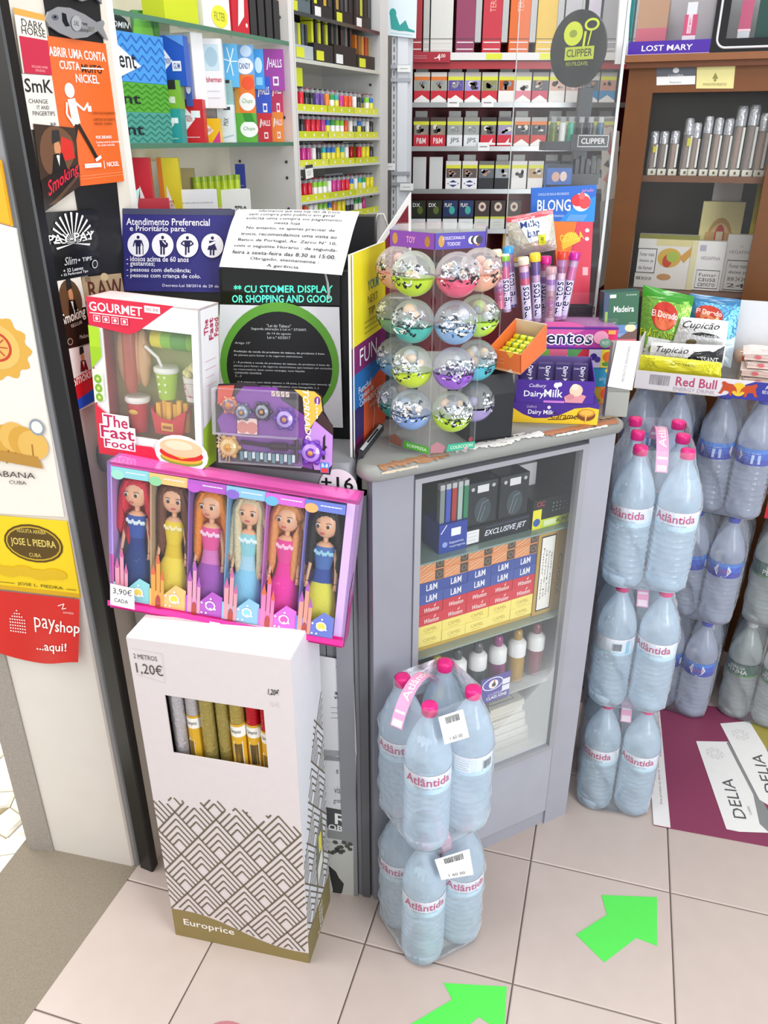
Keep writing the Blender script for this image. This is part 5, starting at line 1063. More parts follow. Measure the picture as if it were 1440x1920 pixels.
flat_thing('leaflet_board', 'standing yellow purple blue and orange leaflet board beside the toy capsules', 'board', q4, -BDp.n*.004, '#efecea', 'card', funboard)
# white edged dark red card leaning behind the capsule tower
RP = Plane((.0, 1.52, 1.3), 62); q4 = RP.q((706, 455), (770, 362), (764, 420), (716, 560)); q4 = [RP.hit((694, 478)), RP.hit((771, 361)), RP.hit((771, 560)), RP.hit((694, 560))]
b = B(); b.prism([q4[0], q4[3], q4[2], q4[1]], -RP.n*.002, '#efece8'); base = (q4[2]+q4[3])/2; t = thing('leaning_card', 'dark red card with a white edge rising behind the capsule tower', 'card', base); b.obj('card_sheet', 'card', t, base)
b = B(); f = Face(b, RP.hit((706, 372)), RP.hit((771, 361)), RP.hit((771, 560)), RP.hit((706, 560))); f.b.add([RP.hit(p)+RP.n*.0006 for p in ((707, 473), (707, 556), (767, 556), (765, 384))], [(0, 1, 2, 3)], '#7c2230'); b.obj('printed_face', 'card', t, base)
b = B(); b.box(q4[3].x-.01, q4[2].x+.01, q4[3].y, q4[2].y, 1.0556, q4[2].z, '#3a3b3e'); 
tag(b.obj('card_rest', 'black', None, V((q4[3].x, q4[3].y, 1.0556))), 'dark plinth under the leaning red card behind the capsules', 'plinth')
# black card terminal lying on the edge before the board
b = B(); e0, e1 = atz((672, 862), 1.0558), atz((712, 810), 1.0558); d_ = (e1-e0); s_ = V((d_.y, -d_.x, 0)).normalized()*.008
b.hexa([e0+s_+V((0, 0, .014)), e1+s_+V((0, 0, .014)), e1+s_, e0+s_, e0+V((0, 0, .018)), e1+V((0, 0, .018)), e1, e0], '#303236'); f = Face(b, e0+V((0, 0, .018)), e1+V((0, 0, .018)), e1+s_+V((0, 0, .014)), e0+s_+V((0, 0, .014))); f.rect(.04, .15, .96, .85, '#b9bbbd'); f.rect(.3, .3, .8, .7, '#2b2d30')
tag(b.obj('ruler_strip', 'black', None, e0), 'narrow black strip with a pale face lying before the leaflet board', 'strip')

# ================================================================ TOY CAPSULE TOWER
HC = V((.0906, 1.354, 1.0605)); HR = .0862
hv = [V((HR*math.cos(R(261.5+60*k)), HR*math.sin(R(261.5+60*k)), 0)) for k in range(6)]
tw = thing('capsule_tower', 'clear hexagonal display tower holding round toy capsules', 'display', HC)
b = B(); b.prism([HC+p*.99 for p in hv], (0, 0, .003), '#c3c8c4'); b.obj('base_plate', 'acrylic', tw, HC)
Ht = .366
nrm = [((hv[k]+hv[(k+1) % 6])/2).normalized() for k in range(6)]
zr = [1.362, 1.287, 1.211, 1.1365]; cr = .0355
def hexpanel(k):   # wall with four round holes the capsules bulge through
    a, c = hv[k], hv[(k+1) % 6]; W_ = (c-a).length; b = B(); hr = .0325; lo = 0
    zs = [0.0]+[(zr[i]-HC.z+zr[i+1]-HC.z)/2 for i in (2, 1, 0)]+[Ht]
    for i in range(4):
        z0, z1 = zs[i], zs[i+1]; cz = zr[3-i]-HC.z; inner = []; outer = []
        for q_ in range(24):
            t = 2*math.pi*q_/24+.0001; x, z = hr*math.cos(t), hr*math.sin(t); inner.append((W_/2+x, cz+z))
            s = min((W_/2)/max(abs(math.cos(t)), 1e-6), ((z1-cz) if math.sin(t) > 0 else (cz-z0))/max(abs(math.sin(t)), 1e-6)); outer.append((W_/2+s*math.cos(t), cz+s*math.sin(t)))
        P = lambda p: HC+a+(c-a)*(p[0]/W_)+V((0, 0, p[1]))
        b.add([P(p) for p in inner]+[P(p) for p in outer], [(q_, (q_+1) % 24, 24+(q_+1) % 24, 24+q_) for q_ in range(24)], '#e9edec')
    return b.obj('clear_panel', 'acrylic', tw, HC)
for k in range(6): hexpanel(k)
b = B()
for k in range(6): b.tube([HC+hv[k]+V((0, 0, z)) for z in (.0, Ht)], .0011, '#dfe3e2', 5)
b.obj('panel_seams', 'acrylic', tw, HC)
b = B(); b.prism([HC+p*.995+V((0, 0, Ht)) for p in hv], (0, 0, .002), '#d7dcdb'); b.obj('top_panel', 'acrylic', tw, HC)
b = B()
for k in (5, 0, 1, 4):
    a, c = HC+hv[k]+nrm[k]*.001, HC+hv[(k+1) % 6]+nrm[k]*.001
    q4 = [a+V((0, 0, Ht)), c+V((0, 0, Ht)), c+V((0, 0, Ht-.024)), a+V((0, 0, Ht-.024))]; b.hexa(q4+[p-nrm[k]*.0006 for p in q4], '#5f3c9c'); f = Face(b, *q4)
    f.rect(.0, .0, 1, 1, ['#4a3aa0', '#4a3aa0', '#7a3f96', '#7a3f96', '#7a3f96', '#8043a0'][k]); f.ell(.12, .5, .06, .36, '#b98a3a'); f.ell(.85, .45, .06, .34, '#a9762c')
    if k == 0: f.text('¡COLECCIONALOS', .36, .66, .24, '#e2d9f2', .44, True); f.text('TODOS!', .36, .32, .22, '#e2d9f2', .26, True); [f.circ(.72+.05*q_, .5, .006, ['#dedce6', '#2b2733', '#efeaf6', '#36303c'][q_]) for q_ in range(4)]
    else: f.text('TOY', .48, .5, .4, '#f0a0c4', .2, True)
b.obj('header_band', 'card', tw, HC)
b = B()
for k, c_ in ((5, '#4fa53a'), (0, '#3aa88a')):
    a, c = HC+hv[k]+nrm[k]*.001, HC+hv[(k+1) % 6]+nrm[k]*.001; q4 = [a+V((0, 0, .030)), c+V((0, 0, .030)), c+V((0, 0, .003)), a+V((0, 0, .003))]; f = Face(b, *q4)
    f.poly([(.02, .2), (.3, .1), (.34, .5), (.16, .9), (.02, .7)], '#8a5a4c' if k == 5 else '#a9747c'); f.poly([(.36, .12), (1, .12), (1, .58), (.40, .62)], c_); f.text('SORPRESA' if k == 5 else 'COLECCION', .70, .36, .22, '#d7efc9', .5, True)
    if k == 0: f.ell(.9, .75, .05, .18, '#8a3c48'); f.ell(.8, .2, .04, .1, '#d89aa8')
b.obj('foot_band', 'card', tw, HC)
colr = {5: ['#b8d43a', '#4fb0a4', '#c2da3c', '#86a6dc'], 0: ['#e0607c', '#8ab0d8', '#9a62d0', '#b6d838'], 4: ['#efb3a4', '#7fae90', '#6fb0d0', '#3fa89a'], 1: ['#ecae94', '#b9e04a', '#58bcd0', '#a497cc']}
nmc = {5: ['lime', 'teal', 'yellow green', 'periwinkle'], 0: ['rose pink', 'pale blue', 'violet', 'bright lime'], 4: ['salmon', 'sage', 'sky blue', 'sea green'], 1: ['peach', 'acid green', 'turquoise', 'lavender']}
fc = {5: 'front left', 0: 'front right', 4: 'far left', 1: 'far right'}
for k in (5, 0, 4, 1):
    mid = (hv[k]+hv[(k+1) % 6])/2
    for i in range(4):
        p = HC+mid*.93; p.z = zr[i]; c_ = colr[k][i]; t = thing('toy_capsule', f'toy capsule with a {nmc[k][i]} base, {ORD[i]} from the top of the {fc[k]} column', 'toy capsule', p, 'toy capsules in the clear tower'); r = random.Random(k*7+i); outw = nrm[k]
        b = B(); b.ball((0, 0, 0), cr, '#eef2f4', 20, 8, None, 0, .52); b.obj('clear_top', 'capsule', t)
        b = B(); b.ball((0, 0, 0), cr*.995, c_, 20, 8, None, .55, 1); b.obj('coloured_base', 'gloss', t)
        b = B(); yw = math.atan2(outw.y, outw.x)   # printed squiggles on the label band
        def cf(u, v, l): a = yw+(u-.5)*2.6; ph = (v-.5)*1.5; return V((math.cos(a)*math.cos(ph), math.sin(a)*math.cos(ph), math.sin(ph)))*(cr+.0004+l)
        f = Face(b, None, fn=cf, W=.09, H=.053, lift=.0001, step=.00005)
        for q_ in range(80):
            u, v = r.uniform(.06, .94), r.uniform(.24, .90); x, y = r.uniform(-.10, .10), r.uniform(-.16, .16)
            if v < .5: cc = r.choice(['#20242a', '#2c3038', c_, '#eef0e2'])
            else: cc = r.choice(['#e9ecef', '#f6f8fa', '#3b4048', '#c9cfd6', '#aeb6be'])
            f.line([(u, v), (u+x, v+y), (u+x*1.6, v+y*.3)], r.uniform(.0010, .0034), cc); f.l -= f.step
        f.up(); f.ell(r.uniform(.4, .6), r.uniform(.30, .42), .16, .11, '#f0f0e6' if i % 2 else c_, 16); f.text('ICKS' if k == 5 else 'TOYS', .46, .56, .10, '#2a3038', .3, True); b.obj('label_print', 'card', t)
        b = B()   # toy inside
        for q_ in range(5): b.ball((r.uniform(-.014, .014), r.uniform(-.014, .014), r.uniform(-.004, .018)), r.uniform(.006, .011), r.choice(['#d8dde2', c_, '#8a929c', '#f0c9a0', '#5a626c']), 8, 6)
        b.obj('toy_inside', 'plastic', t)
# ================================================================ GOODS ON THE GLASS COUNTER'S WORKTOP
# black curved card-machine housing
p0, p1 = atz((882, 832), 1.0605), atz((950, 822), 1.0605)
b = B(); prof = [(.0, .0), (.0, .085), (.012, .118), (.035, .128), (.065, .126), (.085, .112), (.095, .08), (.10, .0)]
ey = (p1-p0).normalized(); bk = V((-ey.y, ey.x, 0)); Lh = (p1-p0).length+.012
b.prism([p0+bk*(y+.004)+V((0, 0, z)) for y, z in prof][::-1], ey*Lh, '#1b1d21'); base = p0.copy(); t = thing('card_machine', 'black curved machine housing between the capsule tower and the chocolate', 'machine', base); b.obj('housing', 'black', t, base)
b = B(); b.prism([p0+bk*(y+.004)+V((0, 0, z))+ey*Lh for y, z in ((.012, .118), (.035, .128), (.065, .126), (.085, .112), (.08, .105), (.062, .118), (.036, .12), (.018, .112))][::-1], ey*.006, '#3a3d42'); b.obj('side_rim', 'plastic', t, base)
b = B(); b.box(p0.x+.01, p0.x+.055, p0.y+.055, p0.y+.10, 1.186, 1.196, '#26282b'); b.obj('top_block', 'black', t, base)
# orange gum box tipped on top of it
GF = Frame((.186, 1.372, 1.1905), -36, 0, 0); GF.M = GF.M @ Matrix.Rotation(R(14), 4, 'X') @ Matrix.Rotation(R(3), 4, 'Y')
def openbox(F_, w_, d_, h_, col, inner, name, label, cat, hb=None, draw=None, m='card', front_h=None):
    base = F_(w_/2, d_/2, 0); t = thing(name, label, cat, base); b = B(); fh = front_h or h_; hb = hb or h_; th = .0015
    F_.box(b, 0, w_, 0, d_, 0, th, inner); F_.box(b, 0, w_, 0, th, 0, fh, col); F_.box(b, 0, w_, d_-th, d_, 0, hb, inner)
    for x in (0, w_-th): b.hexa([F_(x, 0, fh), F_(x+th, 0, fh), F_(x+th, 0, 0), F_(x, 0, 0), F_(x, d_, hb), F_(x+th, d_, hb), F_(x+th, d_, 0), F_(x, d_, 0)], col if not isinstance(col, tuple) else col)
    b.obj('carton', m, t, base)
    if draw: b = B(); draw(F_.front(b, 0, w_, 0, fh)); b.obj('printed_front', m, t, base)
    return t
openbox(GF, .062, .100, .038, '#e8743a', '#e3d6bd', 'gum_box', 'open orange box of yellow gum sticks tipped above the black machine', 'box', .050, lambda f: (f.rect(0, 0, 1, .12, '#f0a070'), f.poly([(.55, 1), (.8, 1), (.68, .72)], '#f0c030'), f.greek(.1, .3, .5, .7, 2, '#f4b089', .001), f.poly([(.55, 0), (.8, .0), (.7, .2)], '#f3cfb4')))
for k in range(6):
    b = B(); y = .012+.0145*k; z = .016+.002*(k % 2)+.0025*k*.3
    b.tube([GF(x, y, z) for x in (.004, .007, .03, .054, .058)], [.003, .0065, .0068, .0065, .003], '#d9dc28', 8); f = None
    for s in (.016, .030, .044): b.tube([GF(s, y, z), GF(s+.004, y, z)], .0071, '#6a8a2a', 8)
    tag(b.obj('gum_stick', 'gloss', None, GF(.03, y, z)), f'yellow wrapped gum stick, {ORD[k]} from the open front of the orange box', 'gum', 'yellow gum sticks in the orange box')
# chocolate boxes
YC = -6.5; c0 = atz((960, 791), 1.0605); CF = Frame(c0, YC, 0, 0); cwid = (atz((1117, 792), 1.0605)-c0).length
cbx = thing('chocolate_box', 'purple and yellow caramel chocolate box under the other chocolate box', 'box', CF(cwid/2, .06, 0)); cbase = cbx.location.copy()
b = B(); CF.box(b, 0, cwid, 0, .13, 0, .040, '#4a2a8c'); b.obj('carton', 'card', cbx, cbase)
def cara(f):
    f.poly([(0, 0), (1, 0), (1, .78), (.88, .86), (.72, .78), (.55, .42), (.40, .26), (.25, .24), (.12, .42), (0, .72)], '#f0c52e'); f.text('Cadbury', .22, .80, .16, '#cdb7e8', .12, ital=True); f.text('Dairy Milk', .33, .52, .28, '#f4f0fa', .30, True); f.ell(.42, .80, .02, .08, '#e9e2f4'); f.text('Caramel', .62, .40, .30, '#4a2412', .34, False, True); f.line([(.42, .20), (.6, .22), (.76, .38)], .0016, '#4a2412')
    f.ell(.86, .48, .105, .30, '#7a4420'); f.ell(.86, .58, .095, .20, '#c98a34'); f.ell(.86, .60, .075, .14, '#e9b24a'); f.poly([(.845, .5), (.87, .5), (.862, .1), (.852, .1)], '#e9b24a')
b = B(); cara(CF.front(b, 0, cwid, 0, .040)); b.obj('printed_front', 'card', cbx, cbase)
CF2 = Frame(CF(.004, .0, .0405), YC, 0, 0)
def dairy(f):
    f.rect(0, 0, 1, 1, '#4b2a94'); f.text('Cadbury', .27, .74, .20, '#efe9f8', .22, False, True); f.text('Dairy', .23, .36, .34, '#f6f3fb', .26, True); f.text('Milk', .48, .44, .34, '#f6f3fb', .24, True); f.ell(.51, .80, .035, .12, '#f3eefa'); f.ell(.55, .84, .03, .1, '#f3eefa'); f.rect(.515, .62, .53, .78, '#f3eefa'); f.rect(.36, .02, .63, .12, '#c77ad0')
    f.poly([(.64, .05), (.86, .05), (.90, .36), (.82, .46), (.68, .44), (.62, .3)], '#d9929c'); f.ell(.765, .60, .085, .27, '#f0c9b0'); f.ell(.75, .75, .05, .14, '#f6dcc8'); f.ell(.70, .32, .05, .12, '#cf8490')
openbox(CF2, .145, .085, .052, '#4b2a94', '#6b5a96', 'chocolate_box', 'open purple chocolate bar box stacked on the caramel box', 'box', .070, dairy, front_h=.044)
for k in range(4):
    t = thing('chocolate_bar', f'dark purple chocolate bar, {ORD[k]} from the capsule side in the open box', 'chocolate bar', CF2(.022+.033*k, .03, .003), 'purple chocolate bars in the open box'); at = t.location.copy()
    Bm = CF2.M @ Matrix.Translation((.022+.033*k, .030, .003)) @ Matrix.Rotation(R(-22), 4, 'X')
    b = B(); b.add([Bm @ V(p) for z, s in ((0, .9), (.004, 1), (.062, 1), (.066, .85)) for p in ((-.014*s, -.007*s, z), (.014*s, -.007*s, z), (.014*s, .007*s, z), (-.014*s, .007*s, z))], [(i*4+j, i*4+(j+1) % 4, i*4+4+(j+1) % 4, i*4+4+j) for i in range(3) for j in range(4)]+[(12, 13, 14, 15)], '#30205c'); b.obj('wrapper', 'gloss', t, at)
    b = B(); f = Face(b, Bm @ V((-.014, -.0072, .062)), Bm @ V((.014, -.0072, .062)), Bm @ V((.014, -.0072, .004)), Bm @ V((-.014, -.0072, .004))); f.text('Dairy Milk', .62, .60, .40, '#e9e4f2', .66, True, rot=-90); f.text('Cadbury', .3, .86, .08, '#d9cfea', .5, ital=True); b.obj('printed_face', 'gloss', t, at)
# stack of mint roll boxes
mp0 = atz((1142, 757), 1.0605); MY = -3; MF = Frame(mp0, MY, 0, 0)
MFw = .165
def mint(i, z, h_, col, label, dr):
    F_ = Frame(MF(-MFw, 0, z), MY, 0, 0); base = F_(MFw/2, .05, 0); t = thing('mint_box', label, 'box', base); b = B(); F_.box(b, 0, MFw, 0, .10, 0, h_-.0006, col); b.obj('carton', 'card', t, base); b = B(); dr(F_.front(b, 0, MFw, 0, h_)); b.obj('printed_front', 'card', t, base)
mint(0, 0, .036, '#d87a34', 'orange mint roll box at the bottom of its stack', lambda f: (f.rect(.78, .0, 1, 1, '#df8a3c'), f.ell(.93, .62, .05, .3, '#e8542c'), f.ell(.86, .18, .03, .1, '#4a9a3a'), f.rect(.80, .4, .86, .9, '#c9b43a')))
mint(1, .036, .040, '#3a9ac4', 'blue mint roll box second from the bottom of its stack', lambda f: (f.ell(.95, .85, .05, .14, '#f0dc5a'), f.text('air', .88, .42, .2, '#cfeaf4', .08), f.ell(.97, .3, .08, .25, '#57b4d4')))
mint(2, .076, .037, '#efe4ee', 'rainbow fruit sweet roll box third from the bottom of its stack', lambda f: (f.rect(0, 0, 1, 1, '#e9b4d0'), f.rect(.0, .6, .2, 1, '#7fb04a'), f.rect(.2, .6, .42, 1, '#e06a8a'), f.rect(.42, .55, .6, 1, '#5a9c5a'), f.poly([(.5, .4), (.68, .4), (.68, 1), (.6, 1)], '#cf2c44'), f.rect(.68, 0, .85, 1, '#d9d2ea'), f.rect(.83, .0, 1, 1, '#f0de4a'), f.ell(.92, .6, .07, .3, '#e8742c'), f.ell(.90, .2, .05, .12, '#5a9a4a'), f.circ(.74, .6, .007, '#3a2a8a'), f.circ(.79, .45, .006, '#4a3a9a'), f.otext('mentos', .33, .34, .54, '#1d1456', '#ffffff', .68, .0018)))
def pinkm(f):
    f.rect(0, 0, 1, 1, '#b83a9c'); f.rect(.0, .0, .5, 1, '#8a3aa8'); f.ell(.3, .95, .3, .3, '#d85aa0'); f.rect(.80, 0, 1, 1, '#e0306c'); f.rect(0, .9, 1, 1, '#5a2a8c'); f.rect(0, 0, 1, .08, '#5a2a8c')
    f.otext('mentos', .33, .48, .50, '#1d1456', '#ffffff', .74, .0022); f.text('PINK', .655, .55, .28, '#f4c9dc', .1, ital=True); f.ell(.80, .55, .09, .30, '#f0a0c0'); f.ell(.86, .30, .07, .22, '#7aa890'); f.text('FRUIT', .86, .30, .16, '#eef4ee', .08); f.rect(.88, .7, .97, .88, '#f0a85a')
mint(3, .113, .044, '#a83aa8', 'pink fruit sweet roll box on top of its stack', pinkm)
mtop = mp0.z+.113+.044
# clear tubes of sweets leaning in a bunch
tubes = [((930, 468), (938, 578), '#d8688c', '#e9e0a8', 'pale cream'), ((945, 476), (950, 584), '#d86a98', '#8ac84a', 'green'), ((952, 462), (962, 575), '#6f6ab0', '#3a9ad8', 'sky blue'), ((981, 482), (990, 612), '#d8507a', '#d83a3a', 'red'), ((1003, 474), (1008, 612), '#6a4a98', '#f0d03a', 'yellow'), ((1024, 480), (1016, 612), '#d05a9a', '#d8288c', 'magenta'), ((1034, 500), (1030, 606), '#b58a98', '#c9a0a8', 'faded rose'), ((1056, 470), (1044, 598), '#9a5a8c', '#d8402c', 'scarlet and green'), ((1079, 472), (1054, 596), '#d06aa8', '#c8289c', 'purple')]
HT = Plane(MF(-.08, .045, 0), MY)
tb_ = MF(-.12, .05, 0); 
b = B(); F_ = Frame(MF(-.172, .02, .1575), MY, 0, 0); 
for k, (a, c, col, capc, cn) in enumerate(tubes):
    pl = Plane(MF(-.08, .030+.014*(k % 3), 0), MY); P0, P1 = pl.hit(c), pl.hit(a)
    if P0.z < mtop+.002: P0 = P0+(P1-P0)*((mtop+.002-P0.z)/(P1.z-P0.z))
    t = thing('sweet_tube', f'tall clear sweet tube with a {cn} cap above the mint boxes', 'sweet tube', P0, 'clear tubes of sweets behind the chocolate'); d = (P1-P0); L = d.length; rot = d.to_track_quat('Z', 'Y').to_matrix().to_4x4(); M_ = Matrix.Translation(P0) @ rot
    r = random.Random(k); b = B(); n = 9; hs = [L*.88*i/n for i in range(n+1)]
    b.lathe([(.0088, h) for h in hs], [r.choice([col, '#c9a9cc', '#b57ab0', col, '#e3c3d8', '#9a6ab8']) for _ in range(n)], 12, M_); b.obj('sweets', 'gloss', t, P0)
    b = B(); b.lathe([(.0098, 0), (.0101, .003), (.0101, L*.9)], '#f3eef6', 14, M_, False); b.obj('clear_sleeve', 'blister', t, P0)
    b = B(); b.lathe([(.0108, L*.88), (.0112, L*.89), (.0112, L*.97), (.0095, L)], [capc, capc if k != 3 else '#e9dcc8', '#e9e3c9' if k in (0, 1, 3) else capc], 16, M_); b.obj('cap', 'gloss', t, P0)
    b = B(); inv = rot.to_3x3(); vd = (inv.transposed() @ (EYE-P0).normalized()); a0 = math.atan2(vd.y, vd.x)
    f = Face(b, None, fn=lambda u, v, l: M_ @ V(((.0103+l)*math.cos(a0+(u-.5)*2.4), (.0103+l)*math.sin(a0+(u-.5)*2.4), L*(.04+.56*v))), W=.025, H=L*.56)
    if k not in (0, 6):
        for q_ in range(6): b.add([f.fn(p, q2, f.l) for p, q2 in ((.12+.76*q_/6, .02), (.12+.76*(q_+1)/6, .02), (.12+.76*(q_+1)/6, .98), (.12+.76*q_/6, .98))], [(0, 1, 2, 3)], '#d4c6ec')
        f.up(); f.otext('mentos', .5, .5, .56, '#1d1456', '#f6f2fb', .88, .0010, rot=90)
    else: f.text('mentos', .5, .5, .5, '#a05a8c', .6, rot=90)
    b.obj('printed_label', 'gloss', t, P0)
# clear tray that holds the tubes
b = B(); F_ = Frame(MF(-.170, .004, .1576), MY, 0, 0); F_.box(b, 0, .168, 0, .092, 0, .0012, '#b9a9b8'); F_.box(b, 0, .168, .090, .092, 0, .05, '#c9bcca'); F_.box(b, 0.0, .168, 0, .0015, 0, .016, '#d2c3d2'); tag(b.obj('sweet_tray', 'acrylic', None, F_(.08, .05, 0)), 'clear tray on the top mint box holding the sweet tubes', 'tray')
# bag of white chocolate hung from a clip
MP = Plane(MF(-.06, .095, 0), MY); 
def bag(name, label, cat, pl, out, puff, col, draw, seal=None, m='foil', n=10, depth=None):
    """pillow pack: bilinear sheet front and back, bulging in the middle"""
    q4 = pl.q(*out); base = (q4[2]+q4[3])/2; t = thing(name, label, cat, base); N = pl.n
    def fn(u, v, l, s=1):
        p = (q4[3]*(1-u)+q4[2]*u)*(1-v)+(q4[0]*(1-u)+q4[1]*u)*v
        bul = max(0, (math.sin(math.pi*min(max(u, 0), 1)))*(math.sin(math.pi*min(max(v, 0), 1))))**.6
        return p+N*(s*puff*bul+l+.0012*math.sin(u*23+v*9)*s*(bul))
    b = B(); g = [fn(i/n, j/n, 0) for j in range(n+1) for i in range(n+1)]; b.add(g, [(j*(n+1)+i, j*(n+1)+i+1, (j+1)*(n+1)+i+1, (j+1)*(n+1)+i) for j in range(n) for i in range(n)], col, True)
    g = [fn(i/n, j/n, -.0004, -.6) for j in range(n+1) for i in range(n+1)]; b.add(g, [(j*(n+1)+i, (j+1)*(n+1)+i, (j+1)*(n+1)+i+1, j*(n+1)+i+1) for j in range(n) for i in range(n)], col, True); b.obj('pouch', m, t, base)
    class GF2(Face):
        def poly(s, pts, c):   # follow the bulge: subdivide long edges
            pts2 = []
            for (a, b1), (c1, d1) in zip(pts, pts[1:]+pts[:1]):
                for k in range(4): pts2.append((a+(c1-a)*k/4, b1+(d1-b1)*k/4))
            cu = sum(p[0] for p in pts2)/len(pts2); cv = sum(p[1] for p in pts2)/len(pts2); mid = [((p[0]+cu)/2, (p[1]+cv)/2) for p in pts2]; n2 = len(pts2)
            s.b.add([s.fn(u, v, s.l) for u, v in pts2+mid+[(cu, cv)]], [(i, (i+1) % n2, n2+(i+1) % n2, n2+i) for i in range(n2)]+[(n2+i, n2+(i+1) % n2, 2*n2) for i in range(n2)], c); s.up(); return s
    b = B(); f = GF2(b, None, fn=fn, W=((q4[1]-q4[0]).length+(q4[2]-q4[3]).length)/2, H=((q4[0]-q4[3]).length+(q4[1]-q4[2]).length)/2, lift=.0012, step=.0002); draw(f); b.obj('printed_front', 'gloss' if m != 'card' else 'card', t, base); return t
bag('sweet_bag', 'cream sweet bag with a red sealed top in front of the blue lolly box', 'bag', MP, [(949, 408), (1036, 392), (1044, 468), (958, 484)], .013, '#e6e0d2', lambda f: (f.rect(0, .88, 1, 1, '#d8505c'), f.rect(.1, .86, .6, .93, '#eeb0b4'), f.poly([(.22, .86), (.80, .88), (.72, .38), (.42, .30)], '#dfe6f2'), f.text('Milky', .50, .74, .20, '#2f3f7c', .46, True), f.text('bar', .53, .54, .20, '#2f3f7c', .26, True), f.rect(.62, .20, .78, .46, '#d6dc2c'), f.text('1,80', .7, .33, .08, '#3a3a20', .12, rot=80)))
# lolly display: tall blue header above a red carton
LP_ = Plane(MF(-.05, .135, 0), -2)
q4 = LP_.q((997, 353), (1119, 347), (1114, 416), (995, 414)); base = LP_.hit((1060, 575)); base.z = mp0.z
lol = thing('lolly_display', 'blue and red lolly display box with a bubblegum header standing behind the tubes', 'display box', base)
b = solid(q4, -LP_.n*.012, '#2f69c4'); b.obj('header_card', 'card', lol, base)
b = B(); f = Face(b, *q4)
f.poly([(.45, 0), (1, 0), (1, .7), (.7, .5), (.55, .2)], '#2a8ad8'); f.text('CHICLE DE BOLA RECHEADO', .34, .80, .07, '#cfe0f6', .48); f.text('BLONG', .355, .47, .34, '#f4f4f8', .52, True); f.ell(.78, .55, .14, .26, '#eaf0f8'); f.ell(.72, .60, .10, .17, '#d8343c'); f.ell(.83, .54, .09, .18, '#e0484c'); f.ell(.78, .72, .05, .10, '#e8686a'); f.text('pirulo', .86, .86, .12, '#e9a8d0', .18, ital=True); f.text('MORANGO', .42, .16, .07, '#cfe0f6', .2)
for k in range(14): f.line([(.56+.02*k, .02), (.62+.02*k, .2)], .001, '#8ac4f0'); f.l -= f.step
b.obj('header_print', 'card', lol, base)
q4 = LP_.q((1036, 415), (1112, 416), (1104, 570), (1050, 570)); b = solid(q4, -LP_.n*.03, '#d8485a'); b.obj('carton', 'card', lol, base); b = B(); f = Face(b, *q4)
f.poly([(0, 1), (.6, 1), (.4, .6), (0, .55)], '#e87a2c'); f.poly([(.6, 1), (1, 1), (1, 0), (.5, 0), (.45, .6)], '#d84458'); f.ell(.45, .72, .26, .16, '#f0c03a', 20, 20, 200); f.text('GORILA', .46, .82, .09, '#f4dc4a', .62, True, rot=12); f.circ(.86, .90, .004, '#f0d8d8'); f.circ(.86, .80, .004, '#f0d8d8'); f.rect(.76, .36, .92, .46, '#eab4b8'); b.obj('carton_print', 'card', lol, base)
z_ = LP_.hit((1080, 570)).z
b = B(); xa = LP_.hit((1050, 572)); xb = LP_.hit((1112, 572)); b.hexa([xa+V((0, 0, -.001)), xb+V((0, 0, -.001)), V((xb.x, xb.y, mp0.z)), V((xa.x, xa.y, mp0.z)), xa-LP_.n*.03, xb-LP_.n*.03, V((xb.x, xb.y, mp0.z))-LP_.n*.03, V((xa.x, xa.y, mp0.z))-LP_.n*.03], '#2b2b2e'); b.obj('rack_base', 'black', lol, base)
b = B()
for k in range(9): x = LP_.hit((1068+5.5*k, 590)); b.tube([x+LP_.n*.006, x+LP_.n*.006+V((0, 0, .018))], .0010, '#17181a', 5)
for y in (576, 586): b.tube([LP_.hit((1066, y))+LP_.n*.006, LP_.hit((1114, y))+LP_.n*.006], .0009, '#1b1c1e', 5)
b.obj('wire_rack', 'metal', lol, base)
# clear acrylic screen rising from the worktop, with polished edges and its grey clamp
SP_ = Plane((.30, 1.745, TOP), 4)
xa, xb = SP_.hit((945, 500)), SP_.hit((1122, 500)); base = V(((xa.x+xb.x)/2, (xa.y+xb.y)/2, TOP+.0005))
scn = thing('acrylic_screen', 'tall clear acrylic screen standing at the back of the worktop', 'screen', base)
def sp(x, z): return V((x.x, x.y, z))
b = B(); b.hexa([sp(xa, 2.0), sp(xb, 2.0), sp(xb, TOP+.0005), sp(xa, TOP+.0005)]+[p-SP_.n*.004 for p in (sp(xa, 2.0), sp(xb, 2.0), sp(xb, TOP+.0005), sp(xa, TOP+.0005))], '#eef3f2'); b.obj('sheet', 'acrylic', scn, base)
b = B(); b.hexa([sp(xb, 2.0), sp(xb, 2.0)+SP_.e*.006, sp(xb, TOP+.0005)+SP_.e*.006, sp(xb, TOP+.0005)]+[p-SP_.n*.004 for p in (sp(xb, 2.0), sp(xb, 2.0)+SP_.e*.006, sp(xb, TOP+.0005)+SP_.e*.006, sp(xb, TOP+.0005))], '#a9afae'); b.obj('polished_edge', 'gloss', scn, base)
b = B(); b.hexa([sp(xa, 2.0)-SP_.e*.0012, sp(xa, 2.0), sp(xa, TOP+.0005), sp(xa, TOP+.0005)-SP_.e*.0012]+[p-SP_.n*.004 for p in (sp(xa, 2.0)-SP_.e*.0012, sp(xa, 2.0), sp(xa, TOP+.0005), sp(xa, TOP+.0005)-SP_.e*.0012)], '#c9cdcc'); b.obj('polished_edge', 'gloss', scn, base)
